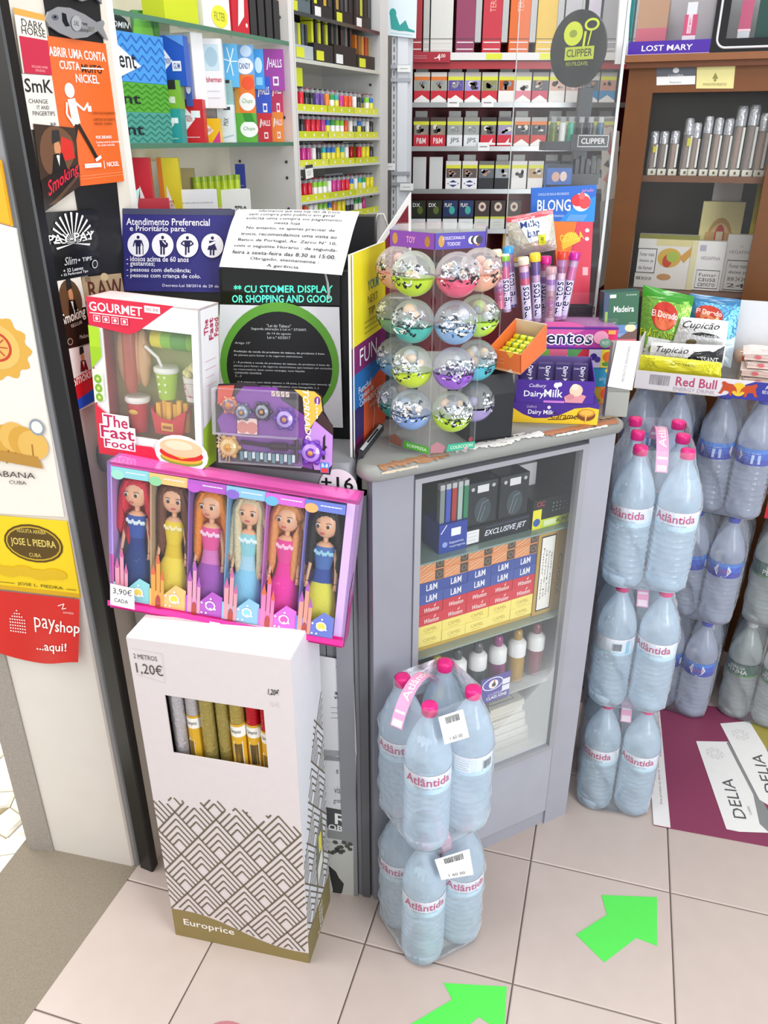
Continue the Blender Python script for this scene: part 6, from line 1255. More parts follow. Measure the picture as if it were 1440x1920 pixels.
# grey upright block at the worktop end with a white price strip
g0 = atz((1134, 782), TOP+.0005); gF = Frame(g0, -4, 0, 0)
b = B(); gF.box(b, .0, .043, .004, .03, 0, .05, '#a2a19a'); gF.box(b, .0, .043, .006, .03, .05, .145, '#96958f'); tag(b.obj('end_block', 'paint', None, g0), 'scuffed grey upright block at the open end of the worktop', 'block')
q4 = [gF(x, y, z) for x, y, z in ((.006, .004, .150), (.050, .004, .150), (.046, .001, .055), (-.002, .001, .062))]
one_mesh('price_strip', 'white vertical price strip with tiny print on the grey end block', 'price strip', q4, gF(0, .001, 0)-gF(0, 0, 0), '#f2f1ef', 'paper', lambda f: f.text('PRODUTOS NACIONAIS', .56, .52, .10, '#8b8b8b', .74, rot=90))
# green card box of local sweets
MA = Plane(MF(.004, .05, 0), 2); q4 = MA.q((1141, 549), (1203, 531), (1194, 642), (1135, 648)); q4 = [q4[3]+(q4[0]-q4[3]), q4[2]+V((0, 0, (q4[0]-q4[3]).z)), q4[2], q4[3]]; zz = min(q4[2].z, q4[3].z); 
q4 = MA.q((1133, 549), (1199, 545), (1192, 652), (1128, 652))
flat_thing('souvenir_box', 'green souvenir card box reading Madeira with a sunset coast picture', 'box', q4, -MA.n*.03, '#2f5a58', 'card', lambda f: (f.rect(0, .0, 1, .16, '#d8606c'), f.rect(0, .16, 1, .40, '#7f9cc4'), f.rect(0, .26, 1, .42, '#5f86b8'), f.poly([(0, .30), (.4, .22), (.6, .16), (0, .16)], '#3f5a9a'), f.poly([(.45, .16), (1, .16), (1, .34), (.75, .30)], '#6a4a44'), f.ell(.80, .36, .16, .07, '#f2dcae'), f.rect(0, .42, 1, 1, '#3a4a6c'), f.rect(.14, .42, 1, 1, '#245e3e'), f.text('Madeira', .58, .70, .11, '#f0f4f0', .58, True), f.rect(.16, .90, .34, .96, '#dfe8e4'), f.text('FUMAR', .78, .94, .025, '#cfe0d4', .3), f.rect(.04, .46, .12, .66, '#8fb04a'), f.line([(.18, .46), (.36, .46)], .001, '#cfe0d4'), f.line([(.74, .45), (.94, .45)], .001, '#cfe0d4')), part='printed_face')
zb_ = min(p.z for p in q4); mc = (q4[2]+q4[3])/2
b = B(); gx = Frame((mc.x-.03, mc.y+.004, TOP+.0005), 2, 0, 0); gx.box(b, .0, .062, 0, .03, 0, zb_-TOP-.001, '#b4b2ac'); tag(b.obj('sweet_stand', 'paint', None, gx(0, 0, 0)), 'pale riser under the green souvenir box', 'riser')
# ================================================================ GLASS SHELF UNIT ALONG THE SIDE WALL
U0, U1, UD = .238, .822, .185
un = thing('glass_shelf_unit', 'white shelf unit with green edged glass shelves of sweets by the door', 'shelf unit', PWs.bx((U0+U1)/2, UD/2)); ub = un.location.copy()
def sbox(x0, x1, y0, y1, z0, z1, c, b=None): b = b or B(); b.hexa([PWs.bx(x, y, z) for y in (y0, y1) for x, z in ((x0, z1), (x1, z1), (x1, z0), (x0, z0))], c); return b
sbox(U0, U0+.016, 0, UD, 0, 2.4, '#e4e2dc').obj('side_panel', 'paint', un, ub)
sp_ = sbox(U1-.006, U1+.012, 0, UD, 0, 2.4, '#dcdad6').obj('side_panel', 'paint', un, ub)
sbox(U0, U1, UD, UD+.012, 0, 2.4, '#e6e0cd').obj('back_panel', 'paint', un, ub)
b = B()
for y in (.022, .155):
    for z in (1.30, 1.40, 1.47, 1.505, 1.60, 1.66, 1.72, 1.80): c = PWs.bx(U1-.0063, y, z); b.ball(c, .0035, '#2a2a2a', 8, 5)
b.obj('pin_holes', 'black', sp_, ub)
zs_ = {'low': 1.335, 'mid': 1.548, 'top': 1.752}
for z in zs_.values():
    s_ = sbox(U0+.017, U1-.008, .001, UD-.002, z-.008, z, '#a9c4b6').obj('glass_shelf', 'glass', un, ub); sbox(U0+.017, U1-.008, -.0008, .0012, z-.008, z, '#4f7a63').obj('shelf_edge', 'gloss', s_, ub)
ZM = zs_['mid']+.0004
def shelf_item(name, label, cat, x0, y0, x1, y1, dep, col, draw=None, yaw=12, zb=ZM, inset=.02, depth=.03, m='card', group=None, ztop=None):
    """a box on the shelf: px columns x0..x1, its base line on the shelf at height zb"""
    P = PWs.off(inset+dep).hit(((x0+x1)/2, y1)); pl = Plane((P.x, P.y, zb), yaw); q4 = rectq(pl, x0, y0, x1, y1)
    zt = ztop if ztop else (q4[0].z+q4[1].z)/2
    xl, xr = ((q4[0]+q4[3])/2-pl.p).dot(pl.e), ((q4[1]+q4[2])/2-pl.p).dot(pl.e)
    q = [pl.bx(xl, 0, zt-zb), pl.bx(xr, 0, zt-zb), pl.bx(xr, 0, 0), pl.bx(xl, 0, 0)]
    return one_mesh(name, label, cat, q, -pl.n*depth, col, m, draw, group)
# big zigzag gum cartons, three high, long side along the shelf front
def zig(c1, c2, word, wl):
    def d(f):
        for v in (.12, .31, .50, .69, .88): f.line([(k/10, v+(.07 if k % 2 else -.07)) for k in range(11)], .0018, c2)
        f.poly([(0, .10), (.44, .34), (0, .72)], '#f2f5f6') if wl else None; f.text(word, .16, .42, .30, '#20242c', .36, True)
    return d
gz = [zs_['mid']+.0004, 1.5995, 1.6465]; gh = [.0508, .0465, .076]
for k, (c1, c2, wd, nm) in enumerate((('#4f9a8c', '#2f7668', 'nt', 'teal'), ('#57a43a', '#3f8226', 'nt', 'green'), ('#4a96da', '#2a62b8', 'ent', 'blue'))):
    q = [PWs.bx(.262, .008, gz[k]+gh[k]), PWs.bx(.384, .008, gz[k]+gh[k]), PWs.bx(.384, .008, gz[k]), PWs.bx(.262, .008, gz[k])]
    one_mesh('gum_carton', f'{nm} zigzag patterned gum carton in the pile of three on the glass shelf', 'gum carton', q, -PWs.n*.07, c1, 'card', zig(c1, c2, wd, k == 2), 'zigzag gum cartons')
def tri(c, t, bg_=None):
    def d(f):
        f.poly([(.12, .25), (.62, .55), (.12, .88)], '#f3f4f4'); f.text(t, .36, .56, .14, c, .34, True); f.rect(.46, .58, .86, .74, '#e9f0f0'); f.greek(.2, .06, .8, .2, 1, '#e9f0f0', .0012)
    return d
G_ = 'gum and sweet boxes on the middle glass shelf'
def si(name, lab, x0, y0, x1, y1, col, draw=None, zb=ZM, dep=0, **k): return shelf_item(name, lab, 'sweet box', x0, y0, x1, y1, dep, col, draw, zb=zb, group=G_, **k)
si('gum_box', 'teal gum box with a white triangle at the foot of the zigzag cartons', 306, 204, 340, 264, '#2f9a96', tri('#1f6a66', 'TRIDENT'), yaw=-5)
si('gum_box', 'lime gum box with a white triangle beside the green zigzag carton', 308, 150, 336, 204, '#7fb63a', lambda f: (f.rect(.2, .72, .8, 1, '#2c2e2a'), f.poly([(-.0, .1), (.4, .4), (0, .6)], '#eef2ea'), f.rect(.35, .3, .7, .5, '#dfe8cf')), zb=1.6005, yaw=-5)
si('gum_box', 'royal blue gum box with a white triangle beside the blue zigzag carton', 304, 66, 346, 150, '#2457b8', lambda f: (f.poly([(.05, .30), (.45, .5), (.05, .78)], '#eef2f8'), f.text('TRIDENT', .25, .5, .1, '#1c3f8a', .3, True), f.rect(.42, .30, .82, .50, '#e9eef6'), f.text('GUM', .62, .40, .12, '#1c3f8a', .28, True), f.poly([(.2, 1), (1, .78), (1, 1)], '#5a96dc')), zb=1.6463, yaw=-5)
si('gum_box', 'red gum box with a white triangle left of the yellow one', 340, 186, 382, 262, '#c9262c', tri('#a01c22', 'TRIDENT'), yaw=0)
si('lollipop', 'blue and white lolly pack standing over the red gum box', 344, 80, 356, 186, '#3a5aa8', lambda f: (f.ell(.5, .3, .4, .1, '#e9ecf4'), f.ell(.5, .9, .4, .08, '#c9cfe0')), zb=1.613, yaw=0, depth=.02)
si('pastille_box', 'white pastille dispenser with red lettering on its open front', 362, 62, 384, 190, '#e9e9ea', None, zb=1.612, yaw=60, depth=.05)
si('pastille_box', 'white hook top pastille dispenser with red lettering', 378, 72, 418, 190, '#ecebec', lambda f: (f.rect(.12, .55, .86, .92, '#c9dde6'), f.ell(.5, .74, .3, .14, '#a9c4d2'), f.text('Fisherman', .5, .42, .08, '#c8405a', .8, True), f.greek(.2, .1, .8, .3, 2, '#b9b9be', .001)), zb=1.612, yaw=5, dep=.0)
b0 = PWs.off(.05).hit((380, 225)); 
si('sweet_box', 'grey backing box under the pastille dispensers', 362, 188, 404, 222, '#8d8d92', None, zb=ZM+.035, yaw=5, depth=.05, dep=.03)
si('gum_box', 'yellow gum box with a white triangle on the middle glass shelf', 382, 222, 412, 264, '#f0c226', lambda f: (f.poly([(.1, .2), (.62, .5), (.1, .85)], '#f5f2e8'), f.text('TRIDENT', .34, .52, .13, '#c83a2a', .34, True), f.poly([(.5, .0), (1, .0), (1, .5)], '#d8408c')), yaw=0)
si('mint_box', 'pale mint box with grey stripes near the shelf middle', 408, 196, 440, 266, '#dbe6ea', lambda f: (f.text('MIX', .5, .55, .14, '#3c464c', .4, rot=80), f.rect(.4, .86, .8, .94, '#2c3034'), f.line([(.1, .1), (.9, .2)], .002, '#9fc4d0')), yaw=5)
si('mint_box', 'sea green mint box above the pale striped mint box', 414, 150, 436, 198, '#8fb4b4', lambda f: (f.poly([(0, 0), (.6, 0), (.3, .6)], '#5ab04a'), f.rect(0, .9, .8, 1, '#20282a')), zb=1.6085, yaw=5)
si('mint_box', 'light blue icy mint box with a star burst', 418, 82, 446, 150, '#5fb0e0', lambda f: [f.line([(.5, .6), (.5+.45*math.cos(k), .6+.35*math.sin(k))], .002, '#e9f4fa') for k in range(6)], zb=1.653, yaw=8)
si('candy_pack', 'orange fruit candy box with a white swirl', 440, 140, 478, 212, '#ee7a2c', lambda f: (f.ell(.6, .35, .4, .22, '#f4f0ea'), f.text('Chupa', .6, .36, .14, '#3a9a3a', .5, ital=True), f.ell(.7, .8, .3, .16, '#f0542c'), f.rect(0, 0, .2, .9, '#d89a3a')), zb=1.5995, yaw=8)
si('candy_pack', 'green fruit candy box with a white swirl', 440, 212, 482, 270, '#5ab03a', lambda f: (f.ell(.65, .45, .4, .28, '#f1f4ee'), f.text('Chupa', .65, .46, .16, '#3a8a3a', .5, ital=True), f.poly([(.5, .7), (.9, .7), (.8, 1), (.4, 1)], '#2f8a2c')), yaw=8)
si('candy_pack', 'sky blue candy bags behind the orange candy box', 440, 84, 476, 142, '#6fa8dc', lambda f: (f.ell(.5, .5, .45, .2, '#eef2f6'), f.text('CANDY', .5, .5, .14, '#2c4a8a', .6, True), f.ell(.6, .85, .3, .14, '#c9dcf0')), zb=1.656, yaw=8)
si('drop_box', 'bright blue drops box beside the violet sweets', 474, 92, 494, 140, '#3c9ae0', lambda f: (f.ell(.5, .6, .35, .2, '#c9e6f6'), f.rect(.2, .1, .8, .3, '#8fd0ee')), zb=1.654, yaw=10)
hc = (('#c8202c', 'red', 484, 212, 510, 270, ZM), ('#e8842c', 'orange', 510, 210, 532, 271, ZM), ('#1f2022', 'black', 534, 214, 562, 270, ZM), ('#2c50c0', 'deep blue', 480, 144, 508, 212, 1.5995), ('#c02858', 'raspberry', 508, 140, 530, 210, 1.5995), ('#a03c9c', 'purple', 494, 92, 532, 140, 1.654))
for c, n_, x0, y0, x1, y1, z in hc:
    si('lozenge_box', f'{n_} lozenge box with white sideways lettering at the right end of the glass shelf', x0, y0, x1, y1, c, lambda f, c=c: (f.text('HALLS', .58, .66, .20, '#f4f0f0', .62, True), f.rect(.42, .12, .70, .34, '#f1eeee'), f.rect(.47, .17, .65, .29, c), f.line([(.15, .5), (.25, .8)], .002, '#ffffff')), zb=z, yaw=12, m='gloss')
bb = B(); r = random.Random(9)
for k in range(12): p = PWs.bx(.70+.010*(k % 6), .06+.03*(k//6), 1.697+r.uniform(0, .008)); bb.ball(p, .008, ['#d8409c', '#e868b4', '#c02c8c'][k % 3], 8, 6)
tag(bb.obj('sweet_wrappers', 'foil', None, PWs.bx(.72, .06, 1.69)), 'shiny pink wrapped sweets heaped on the purple lozenge box', 'sweets')
si('carton', 'dull green carton at the back of the glass shelf behind the blue zigzag carton', 250, 20, 297, 66, '#3f8a34', lambda f: (f.ell(.35, .5, .4, .45, '#7fd03a'), f.rect(.8, 0, 1, 1, '#57a42c')), zb=1.69, yaw=30, dep=.05, depth=.02)
si('carton', 'pale grey carton at the back of the glass shelf', 296, 34, 318, 66, '#c9cdc9', None, zb=1.69, yaw=20, dep=.06, depth=.02)
P = PWs.off(.03).hit((228, 45)); b = B(); b.prism([PWs.bx(.262+.035+.033*math.cos(R(180*k/14)), .03, 1.7235+.026*math.sin(R(180*k/14))) for k in range(15)][::-1], -PWs.n*.002, '#2c302c'); f = Face(b, PWs.bx(.264, .03, 1.752), PWs.bx(.33, .03, 1.752), PWs.bx(.33, .03, 1.724), PWs.bx(.264, .03, 1.724)); f.text('GOMIN', .5, .40, .34, '#d9dcd6', .8, True, True); tag(b.obj('header_card', 'card', None, PWs.bx(.297, .03, 1.7235)), 'half round dark header card on top of the blue zigzag carton', 'header card')
# top shelf goods seen from below
ZT = zs_['top']+.0004
def ti(name, lab, cat, x0, x1, y0, y1, h_, col, m='card'): b = sbox(x0, x1, y0, y1, ZT, ZT+h_, col); return tag(b.obj(name, m, None, PWs.bx((x0+x1)/2, (y0+y1)/2, ZT)), lab, cat)
ti('tissue_pack', 'bright yellow green pack on the top glass shelf', 'pack', .40, .50, .01, .06, .10, '#c9d420', 'gloss')
b = sbox(.51, .60, .006, .07, ZT, ZT+.09, '#efeee6'); f = Face(b, PWs.bx(.51, .0058, ZT+.05), PWs.bx(.60, .0058, ZT+.05), PWs.bx(.60, .0058, ZT+.002), PWs.bx(.51, .0058, ZT+.002)); f.ell(.6, .4, .3, .4, '#e9e23a'); f.text('FILTER', .6, .4, .3, '#8a9a2a', .4, True); tag(b.obj('filter_pack', 'gloss', None, PWs.bx(.55, .03, ZT)), 'white pack with a yellow print on the top glass shelf', 'pack')
b = sbox(.605, .665, .004, .05, ZT, ZT+.10, '#c82a38'); f = Face(b, PWs.bx(.605, .0038, ZT+.1), PWs.bx(.665, .0038, ZT+.1), PWs.bx(.665, .0038, ZT), PWs.bx(.605, .0038, ZT)); f.poly([(.3, .1), (.7, .3), (.8, 1), (.5, 1)], '#e9e4e2'); f.circ(.82, .15, .004, '#e8e0de'); tag(b.obj('red_box', 'card', None, PWs.bx(.63, .03, ZT)), 'red box with a white swoosh on the top glass shelf', 'box')
for k in range(4):
    t = thing('black_lighter', f'tall black lighter, {ORD[k]} from the red box on the top glass shelf', 'lighter', PWs.bx(.688+.031*k, .02, ZT), 'tall black lighters on the top shelf'); at = t.location.copy()
    sbox(.676+.031*k, .700+.031*k, .008, .03, ZT, ZT+.075, '#232325').obj('lighter_body', 'gloss', t, at); sbox(.678+.031*k, .698+.031*k, .009, .029, ZT+.075, ZT+.10, ['#d6d62a', '#d6d62a', '#35353a', '#e0305a'][k]).obj('lighter_head', 'gloss', t, at)
# low shelf goods above the purple sign
ZL = zs_['low']+.0004
def li(name, lab, x0, y0, x1, y1, col, draw=None, dep=0, yaw=8, zb=ZL, **k): return shelf_item(name, lab, 'sweet box', x0, y0, x1, y1, dep, col, draw, yaw=yaw, zb=zb, group='boxes on the lowest glass shelf', **k)
li('gum_box', 'red gum box with a white triangle on the lowest glass shelf', 252, 296, 284, 396, '#c02434', lambda f: (f.poly([(.1, .3), (.75, .5), (.3, .75)], '#f0ecec'), f.text('TRIDENT', .42, .52, .1, '#a01c28', .4, True), f.poly([(.7, .2), (1, .3), (1, 0), (.8, 0)], '#7fb03a')), dep=.01)
li('gum_box', 'yellow gum box with an orange side on the lowest glass shelf', 298, 296, 338, 396, '#d9c92c', lambda f: (f.rect(0, 0, .22, 1, '#d87a24'), f.poly([(.28, .40), (.66, .5), (.34, .74)], '#f0ecec'), f.text('TRIDENT', .46, .54, .1, '#a84a1c', .3, True)), dep=.012)
li('gum_box', 'faded orange gum box behind the yellow one', 334, 316, 366, 396, '#a89a6a', None, dep=.05)
li('paper_box', 'white printed tray box in front of the gum on the lowest shelf', 318, 356, 408, 398, '#dedfe2', lambda f: f.greek(.1, .2, .95, .9, 4, '#a9adb4', .0016), dep=-.004, yaw=20, depth=.02, inset=.006)
li('paper_box', 'red and white carton at the foot of the shelf corner', 258, 372, 318, 398, '#b82c3a', lambda f: (f.rect(.2, .1, .9, .5, '#e4dede'), f.text('SUPER', .5, .3, .3, '#3c3c40', .5, True)), dep=-.006, yaw=20, depth=.01, inset=.008)
li('tube_tray', 'white lettered tray in front of the green tubes on the lowest shelf', 404, 356, 470, 398, '#e6e6e2', lambda f: (f.text('ZERO', .70, .62, .22, '#4a4c50', .34, True), f.text('CANNA', .72, .25, .14, '#8a8c90', .28)), dep=.0, yaw=15, depth=.05)
zt2 = ZL+.0
for k in range(7):
    P = PWs.off(.045).hit((369+12.5*k, 350)); zb_ = 1.367; c_ = '#a9c02a' if k < 6 else '#b4c83a'
    b = B(); P.z = ZL; b.lathe([(.0085, 0), (.0085, .085), (.0085, .138)], ['#d8b0b0', c_], 10, Matrix.Translation(P)); b.lathe([(.0088, .138), (.0088, .148)], '#8fae2a', 10, Matrix.Translation(P)); tag(b.obj('sweet_tube', 'gloss', None, P), f'green topped tube, {ORD[k]} from the door side above the white lettered tray', 'tube', 'green tubes on the lowest glass shelf')
li('mint_box', 'dark blue mint box at the end of the green tubes', 442, 308, 460, 360, '#26368c', lambda f: f.greek(.2, .3, .8, .8, 4, '#8f9cd8', .0016), dep=.03)
sh = sbox(U0+.02, .45, .09, .16, 1.515, 1.5395, '#f0e8c8'); tag(sh.obj('hanging_tray', 'paper', None, PWs.bx(.35, .12, 1.515)), 'cream box tucked under the middle glass shelf', 'box')
b = B(); p = atz((230, 392), 1.462); q4 = PWs.off(.004).q((238, 372), (262, 352), (258, 388), (232, 388)); one_mesh('mint_card', 'pale mint green card corner sticking up behind the purple sign', 'card', q4, -PWs.n*.001, '#a9d8cc', 'paper')

# ================================================================ LIGHTER SHELVES
L0, L1 = .842, 1.296
lu = thing('lighter_shelf_unit', 'tall white shelf unit crowded with lighters beyond the sweets', 'shelf unit', PWs.bx((L0+L1)/2, UD/2)); lb_ = lu.location.copy()
sbox(L0-.006, L0+.0, 0.0, UD, 0, 2.4, '#d9d7d3').obj('side_panel', 'paint', lu, lb_)
s2 = sbox(L1, L1+.05, -.0, UD, 0, 2.4, '#d4d3d1').obj('side_panel', 'paint', lu, lb_)
b = B()
for z in (1.36, 1.40, 1.46, 1.505, 1.62, 1.69): b.ball(PWs.bx(L1-.0003, .03, z), .0035, '#2a2a2a', 8, 5)
b.obj('pin_holes', 'black', s2, lb_)
sbox(L0, L1, UD, UD+.012, 0, 2.4, '#d6d2c8').obj('back_panel', 'paint', lu, lb_)
zr_ = [PWs.hit((640, y)).z for y in (210, 257, 307, 368, 408)]
zr_.append(PWs.hit((640, 120)).z)
lc = ['#d8283a', '#2f6fc0', '#e8862c', '#3a9a4a', '#e9e7e2', '#252628', '#e8d82c', '#35a8a8', '#c83a8c', '#8ac83a', '#6a4a9c', '#b8bcc0', '#e0582c']
ln_ = ['red', 'blue', 'orange', 'green', 'white', 'black', 'yellow', 'teal', 'pink', 'lime', 'purple', 'silver', 'rust']
rown = ['top', 'second', 'third', 'fourth', 'lowest']
LM = []
for k, c in enumerate(lc):
    b = B(); b.tube([(0, 0, z) for z in (0, .002, .036, .038)], [.0072, .0080, .0080, .0068], c, 10); b.box(-.0045, .0045, -.0062, .0062, .038, .045, '#b4b7ba'); b.ball((0, -.0035, .0455), (.003, .0042, .0035), '#6d7073', 8, 5); b.box(-.0035, .0035, .001, .0068, .044, .0475, ['#2a2a2c', '#d8283a'][k % 2])
    if k % 2: b.tube([(0, 0, z) for z in (.010, .026)], .00815, ['#f4f2ee', '#e9df4a', '#3a3c40'][k % 3], 10)
    o = b.obj('pocket_lighter', 'gloss'); LM.append(o.data); bpy.data.objects.remove(o)
r = random.Random(12)
for i in range(5):
    z = zr_[i]
    sbox(L0+.001, L1-.001, .001, UD-.002, z-.008, z-.002, '#cfd2cf').obj('shelf', 'gloss', lu, lb_)
    for seg_ in range(3):
        xa = L0+.006+.148*seg_; b = sbox(xa, xa+.143, .004, .075, z-.0018, z+.001, '#c9ce3a'); sbox(xa, xa+.143, .003, .0045, z-.004, z+.013, ['#d2d836', '#c8d030', '#d9dc4a'][(seg_+i) % 3], b); f = Face(b, PWs.bx(xa, .003, z+.013), PWs.bx(xa+.143, .003, z+.013), PWs.bx(xa+.143, .003, z-.004), PWs.bx(xa, .003, z-.004)); 
        for q_ in range(3): f.circ(.2+.3*q_, .5, .004, '#eef0d8'); f.l -= f.step
        tag(b.obj('lighter_tray', 'plastic', None, PWs.bx(xa+.07, .04, z)), f'yellow green lighter tray, {ORD[seg_]} from the sweets on the {rown[i]} lighter shelf', 'tray', 'yellow trays on the lighter shelves')
    n = 17
    for k in range(n):
        if r.random() < .05: continue
        ci = (k//2*5+i*3+(k % 2)*(r.randrange(3) == 0)) % 13 if i != 1 else [5, 5, 0, 0, 0, 8, 1, 3, 9, 9, 12, 4, 11, 1, 11, 4, 5][k]
        if i == 3: ci = [0, 0, 0, 9, 9, 9, 4, 8, 8, 0, 0, 1, 4, 7, 3, 6, 6][k]
        if i == 2: ci = [8, 8, 8, 4, 5, 7, 1, 1, 6, 7, 4, 7, 9, 0, 6, 6, 5][k]
        for row in range(2):
            o = bpy.data.objects.new('pocket_lighter', LM[ci]); COL.objects.link(o); o.location = PWs.bx(L0+.019+.0255*k, .018+.024*row, z+.0012); o.rotation_euler.z = R(WY)
            tag(o, f'{ln_[ci]} pocket lighter, {ORD[k]} from the sweets in the {["front", "back"][row]} row on the {rown[i]} lighter shelf', 'lighter', 'pocket lighters on the lighter shelves')
    # printed display cards behind the lighters
    for seg_ in range(4):
        xa = L0+.008+.111*seg_; b = sbox(xa, xa+.104, .060, .062, z+.0012, z+.040+.012*((seg_+i) % 2), ['#1c1d20', '#cfd2d6', '#26282c', '#b9c0c6'][(seg_+i*3) % 4]); tag(b.obj('display_card', 'card', None, PWs.bx(xa+.05, .061, z+.0012)), f'{["black", "silver", "charcoal", "grey"][(seg_+i*3) % 4]} display card, {ORD[seg_]} from the sweets behind the {rown[i]} row of lighters', 'display card', 'cards behind the lighters')
z = zr_[5]; sbox(L0+.001, L1-.001, .001, UD-.002, z-.010, z-.002, '#c9cbbf').obj('shelf', 'gloss', lu, lb_)
tag(sbox(L0+.01, L0+.045, .01, .05, zr_[0]+.05, zr_[0]+.088, '#c9d62c').obj('flint_box', 'gloss', None, PWs.bx(L0+.03, .03, zr_[0]+.05)), 'lime green box on top of the first lighters', 'box')
# black pipe and cigar lighter trays above
for k, (xa, xb, h_, c, yel) in enumerate(((L0+.01, L0+.10, .055, '#a9b4b8', 1), (L0+.105, L0+.20, .075, '#2a2a2c', 1), (L0+.205, L0+.33, .085, '#1f2023', 0), (L0+.335, L0+.44, .06, '#2b2723', 2))):
    b = sbox(xa, xb, .01, .08, z, z+h_*.5, c); sbox(xa, xb, .06, .08, z, z+h_*1.0, c, b)
    t = tag(b.obj('lighter_display', 'black', None, PWs.bx((xa+xb)/2, .04, z)), f'{["pale grey", "black and lime", "tall black", "black and tan"][k]} lighter display above the lighter shelves', 'display')
    b = B(); 
    for q_ in range(5): x = xa+.012+(xb-xa-.024)*q_/4; sbox(x-.005, x+.005, .02, .05, z+h_*.5, z+h_*.5+.045, [['#3a9a8c', '#8a8f94', '#d0d62c', '#5a6468', '#35383c'], ['#d4da2c', '#1d1e20', '#d4da2c', '#25262a', '#c9d034'], ['#3a3c40', '#55585c', '#232427', '#6d7074', '#303236'], ['#c8702c', '#8a6a3c', '#d89a4a', '#b8542c', '#a98a5a']][k][q_], b)
    b.obj('lighters', 'gloss', t, PWs.bx((xa+xb)/2, .04, z)); 
    b = B(); sbox(xa+.01, xa+.045, .0085, .0098, z+.002, z+.022, '#d2d836' if yel else '#e4e4e4', b); b.obj('price_label', 'card', t, PWs.bx((xa+xb)/2, .04, z))
z2 = PWs.hit((640, 40)).z
for k in range(4):
    xa = L0+.01+.11*k; b = sbox(xa, xa+.10, .02, .07, z2, z2+.14, ['#5a6a70', '#26282a', '#1d1e21', '#2f2c2a'][k]); f = Face(b, PWs.bx(xa, .0198, z2+.14), PWs.bx(xa+.1, .0198, z2+.14), PWs.bx(xa+.1, .0198, z2), PWs.bx(xa, .0198, z2))
    for q_ in range(4): f.rect(.08+.23*q_, .2, .22+.23*q_, .95, [['#2f8a96', '#4aa07a', '#7a8488', '#3c4448'], ['#d4da2c', '#232426', '#c9a02c', '#3a3c3e'], ['#a98a4a', '#3c3e42', '#55575a', '#2a2b2e'], ['#3a3a3c', '#b9c03a', '#2a2a2c', '#4a4c50']][k][q_])
    f.rect(.1, .02, .4, .16, '#d2d63a' if k % 2 == 0 else '#e8e8e6'); tag(b.obj('pipe_display', 'card', None, PWs.bx(xa+.05, .04, z2)), f'{["teal and grey", "black and yellow", "black and bronze", "charcoal and lime"][k]} hanging display at the top of the lighter unit', 'display')
sbox(L0+.001, L1-.001, .001, UD-.002, z2-.009, z2-.001, '#3a3b3d').obj('shelf', 'gloss', lu, lb_)
q4 = PWs.off(.0005).q((568, 310), (582, 308), (584, 332), (570, 336)); 
one_mesh('shelf_ticket', 'small white paper ticket hanging from the fourth lighter shelf', 'ticket', [p+PWs.n*.006 for p in q4], -PWs.n*.0008, '#eeeeea', 'paper', lambda f: (f.rect(0, .75, 1, 1, '#3a3c40'), f.greek(.2, .2, .8, .6, 3, '#8a8a88', .001)))
# ================================================================ WHITE COLUMN WITH POSTER
CO = Plane((.10, 2.62, 0), -3)
c0, c1 = CO.hit((734, 300)), CO.hit((771, 300)); cw_ = (c1-c0).dot(CO.e); xc = (c0-CO.p).dot(CO.e)
col_ = thing('shelf_column', 'pale grey metal shelf column between the lighters and the cigarette rack', 'column', CO.bx(xc+cw_/2, .02)); cbs = col_.location.copy()
b = B(); b.hexa([CO.bx(x, y, z) for y in (0, .06) for x, z in ((xc, 2.4), (xc+cw_, 2.4), (xc+cw_, 0), (xc, 0))], '#ced1d6'); b.obj('upright', 'paint', col_, cbs)
b = B(); b.hexa([CO.bx(x, y, z) for y in (-.006, 0) for x, z in ((xc+cw_*.28, 2.2), (xc+cw_*.78, 2.2), (xc+cw_*.78, 1.1), (xc+cw_*.28, 1.1))], '#dfe3e8'); b.obj('cover_strip', 'paint', col_, cbs)
b = B()
for k in range(40): b.hexa([CO.bx(x, y, z) for y in (-.001, .001) for x, z in ((xc+cw_*.08, 1.2+.02*k+.012), (xc+cw_*.14, 1.2+.02*k+.012), (xc+cw_*.14, 1.2+.02*k), (xc+cw_*.08, 1.2+.02*k))], '#6d7077')
b.obj('slots', 'black', col_, cbs)
b = B()
for y in (125, 150, 325, 345): p = CO.hit((752, y)); b.hexa([p+CO.e*dx*cw_*.5+V((0, 0, dz))-CO.n*dy for dy in (-.008, .001) for dx, dz in ((-1, .005), (.9, .005), (.9, -.005), (-1, -.005))], '#b9bdc4')
b.obj('shelf_clips', 'metal', col_, cbs)
q4 = CO.off(-.012).q((727, -40), (783, -38), (780, 72), (727, 66))
one_mesh('poster', 'pale blue poster of a teal reclining silhouette on the column', 'poster', q4, -CO.n*.001, '#dbe8ee', 'paper', lambda f: (f.ell(.18, .40, .12, .09, '#2f9a94'), f.poly([(.08, .34), (.30, .36), (.42, .20), (.62, .30), (.74, .16), (.95, .13), (.95, .10), (.60, .11), (.40, .10), (.12, .12)], '#2f9a94'), f.greek(.1, .02, .9, .08, 1, '#8ab4b8', .001)))
for k, (x, y) in enumerate(((757, 128), (762, 350), (728, 312))):
    q4 = CO.off(-.014).q((x-12, y-6), (x+13, y-6), (x+13, y+7), (x-12, y+7)); one_mesh('shelf_ticket', f'small white price ticket {["high", "low", "midway"][k]} on the pale column', 'ticket', q4, -CO.n*.001, '#eef0f0', 'paper', lambda f: f.greek(.2, .2, .8, .8, 1, '#8a8d90', .0014))
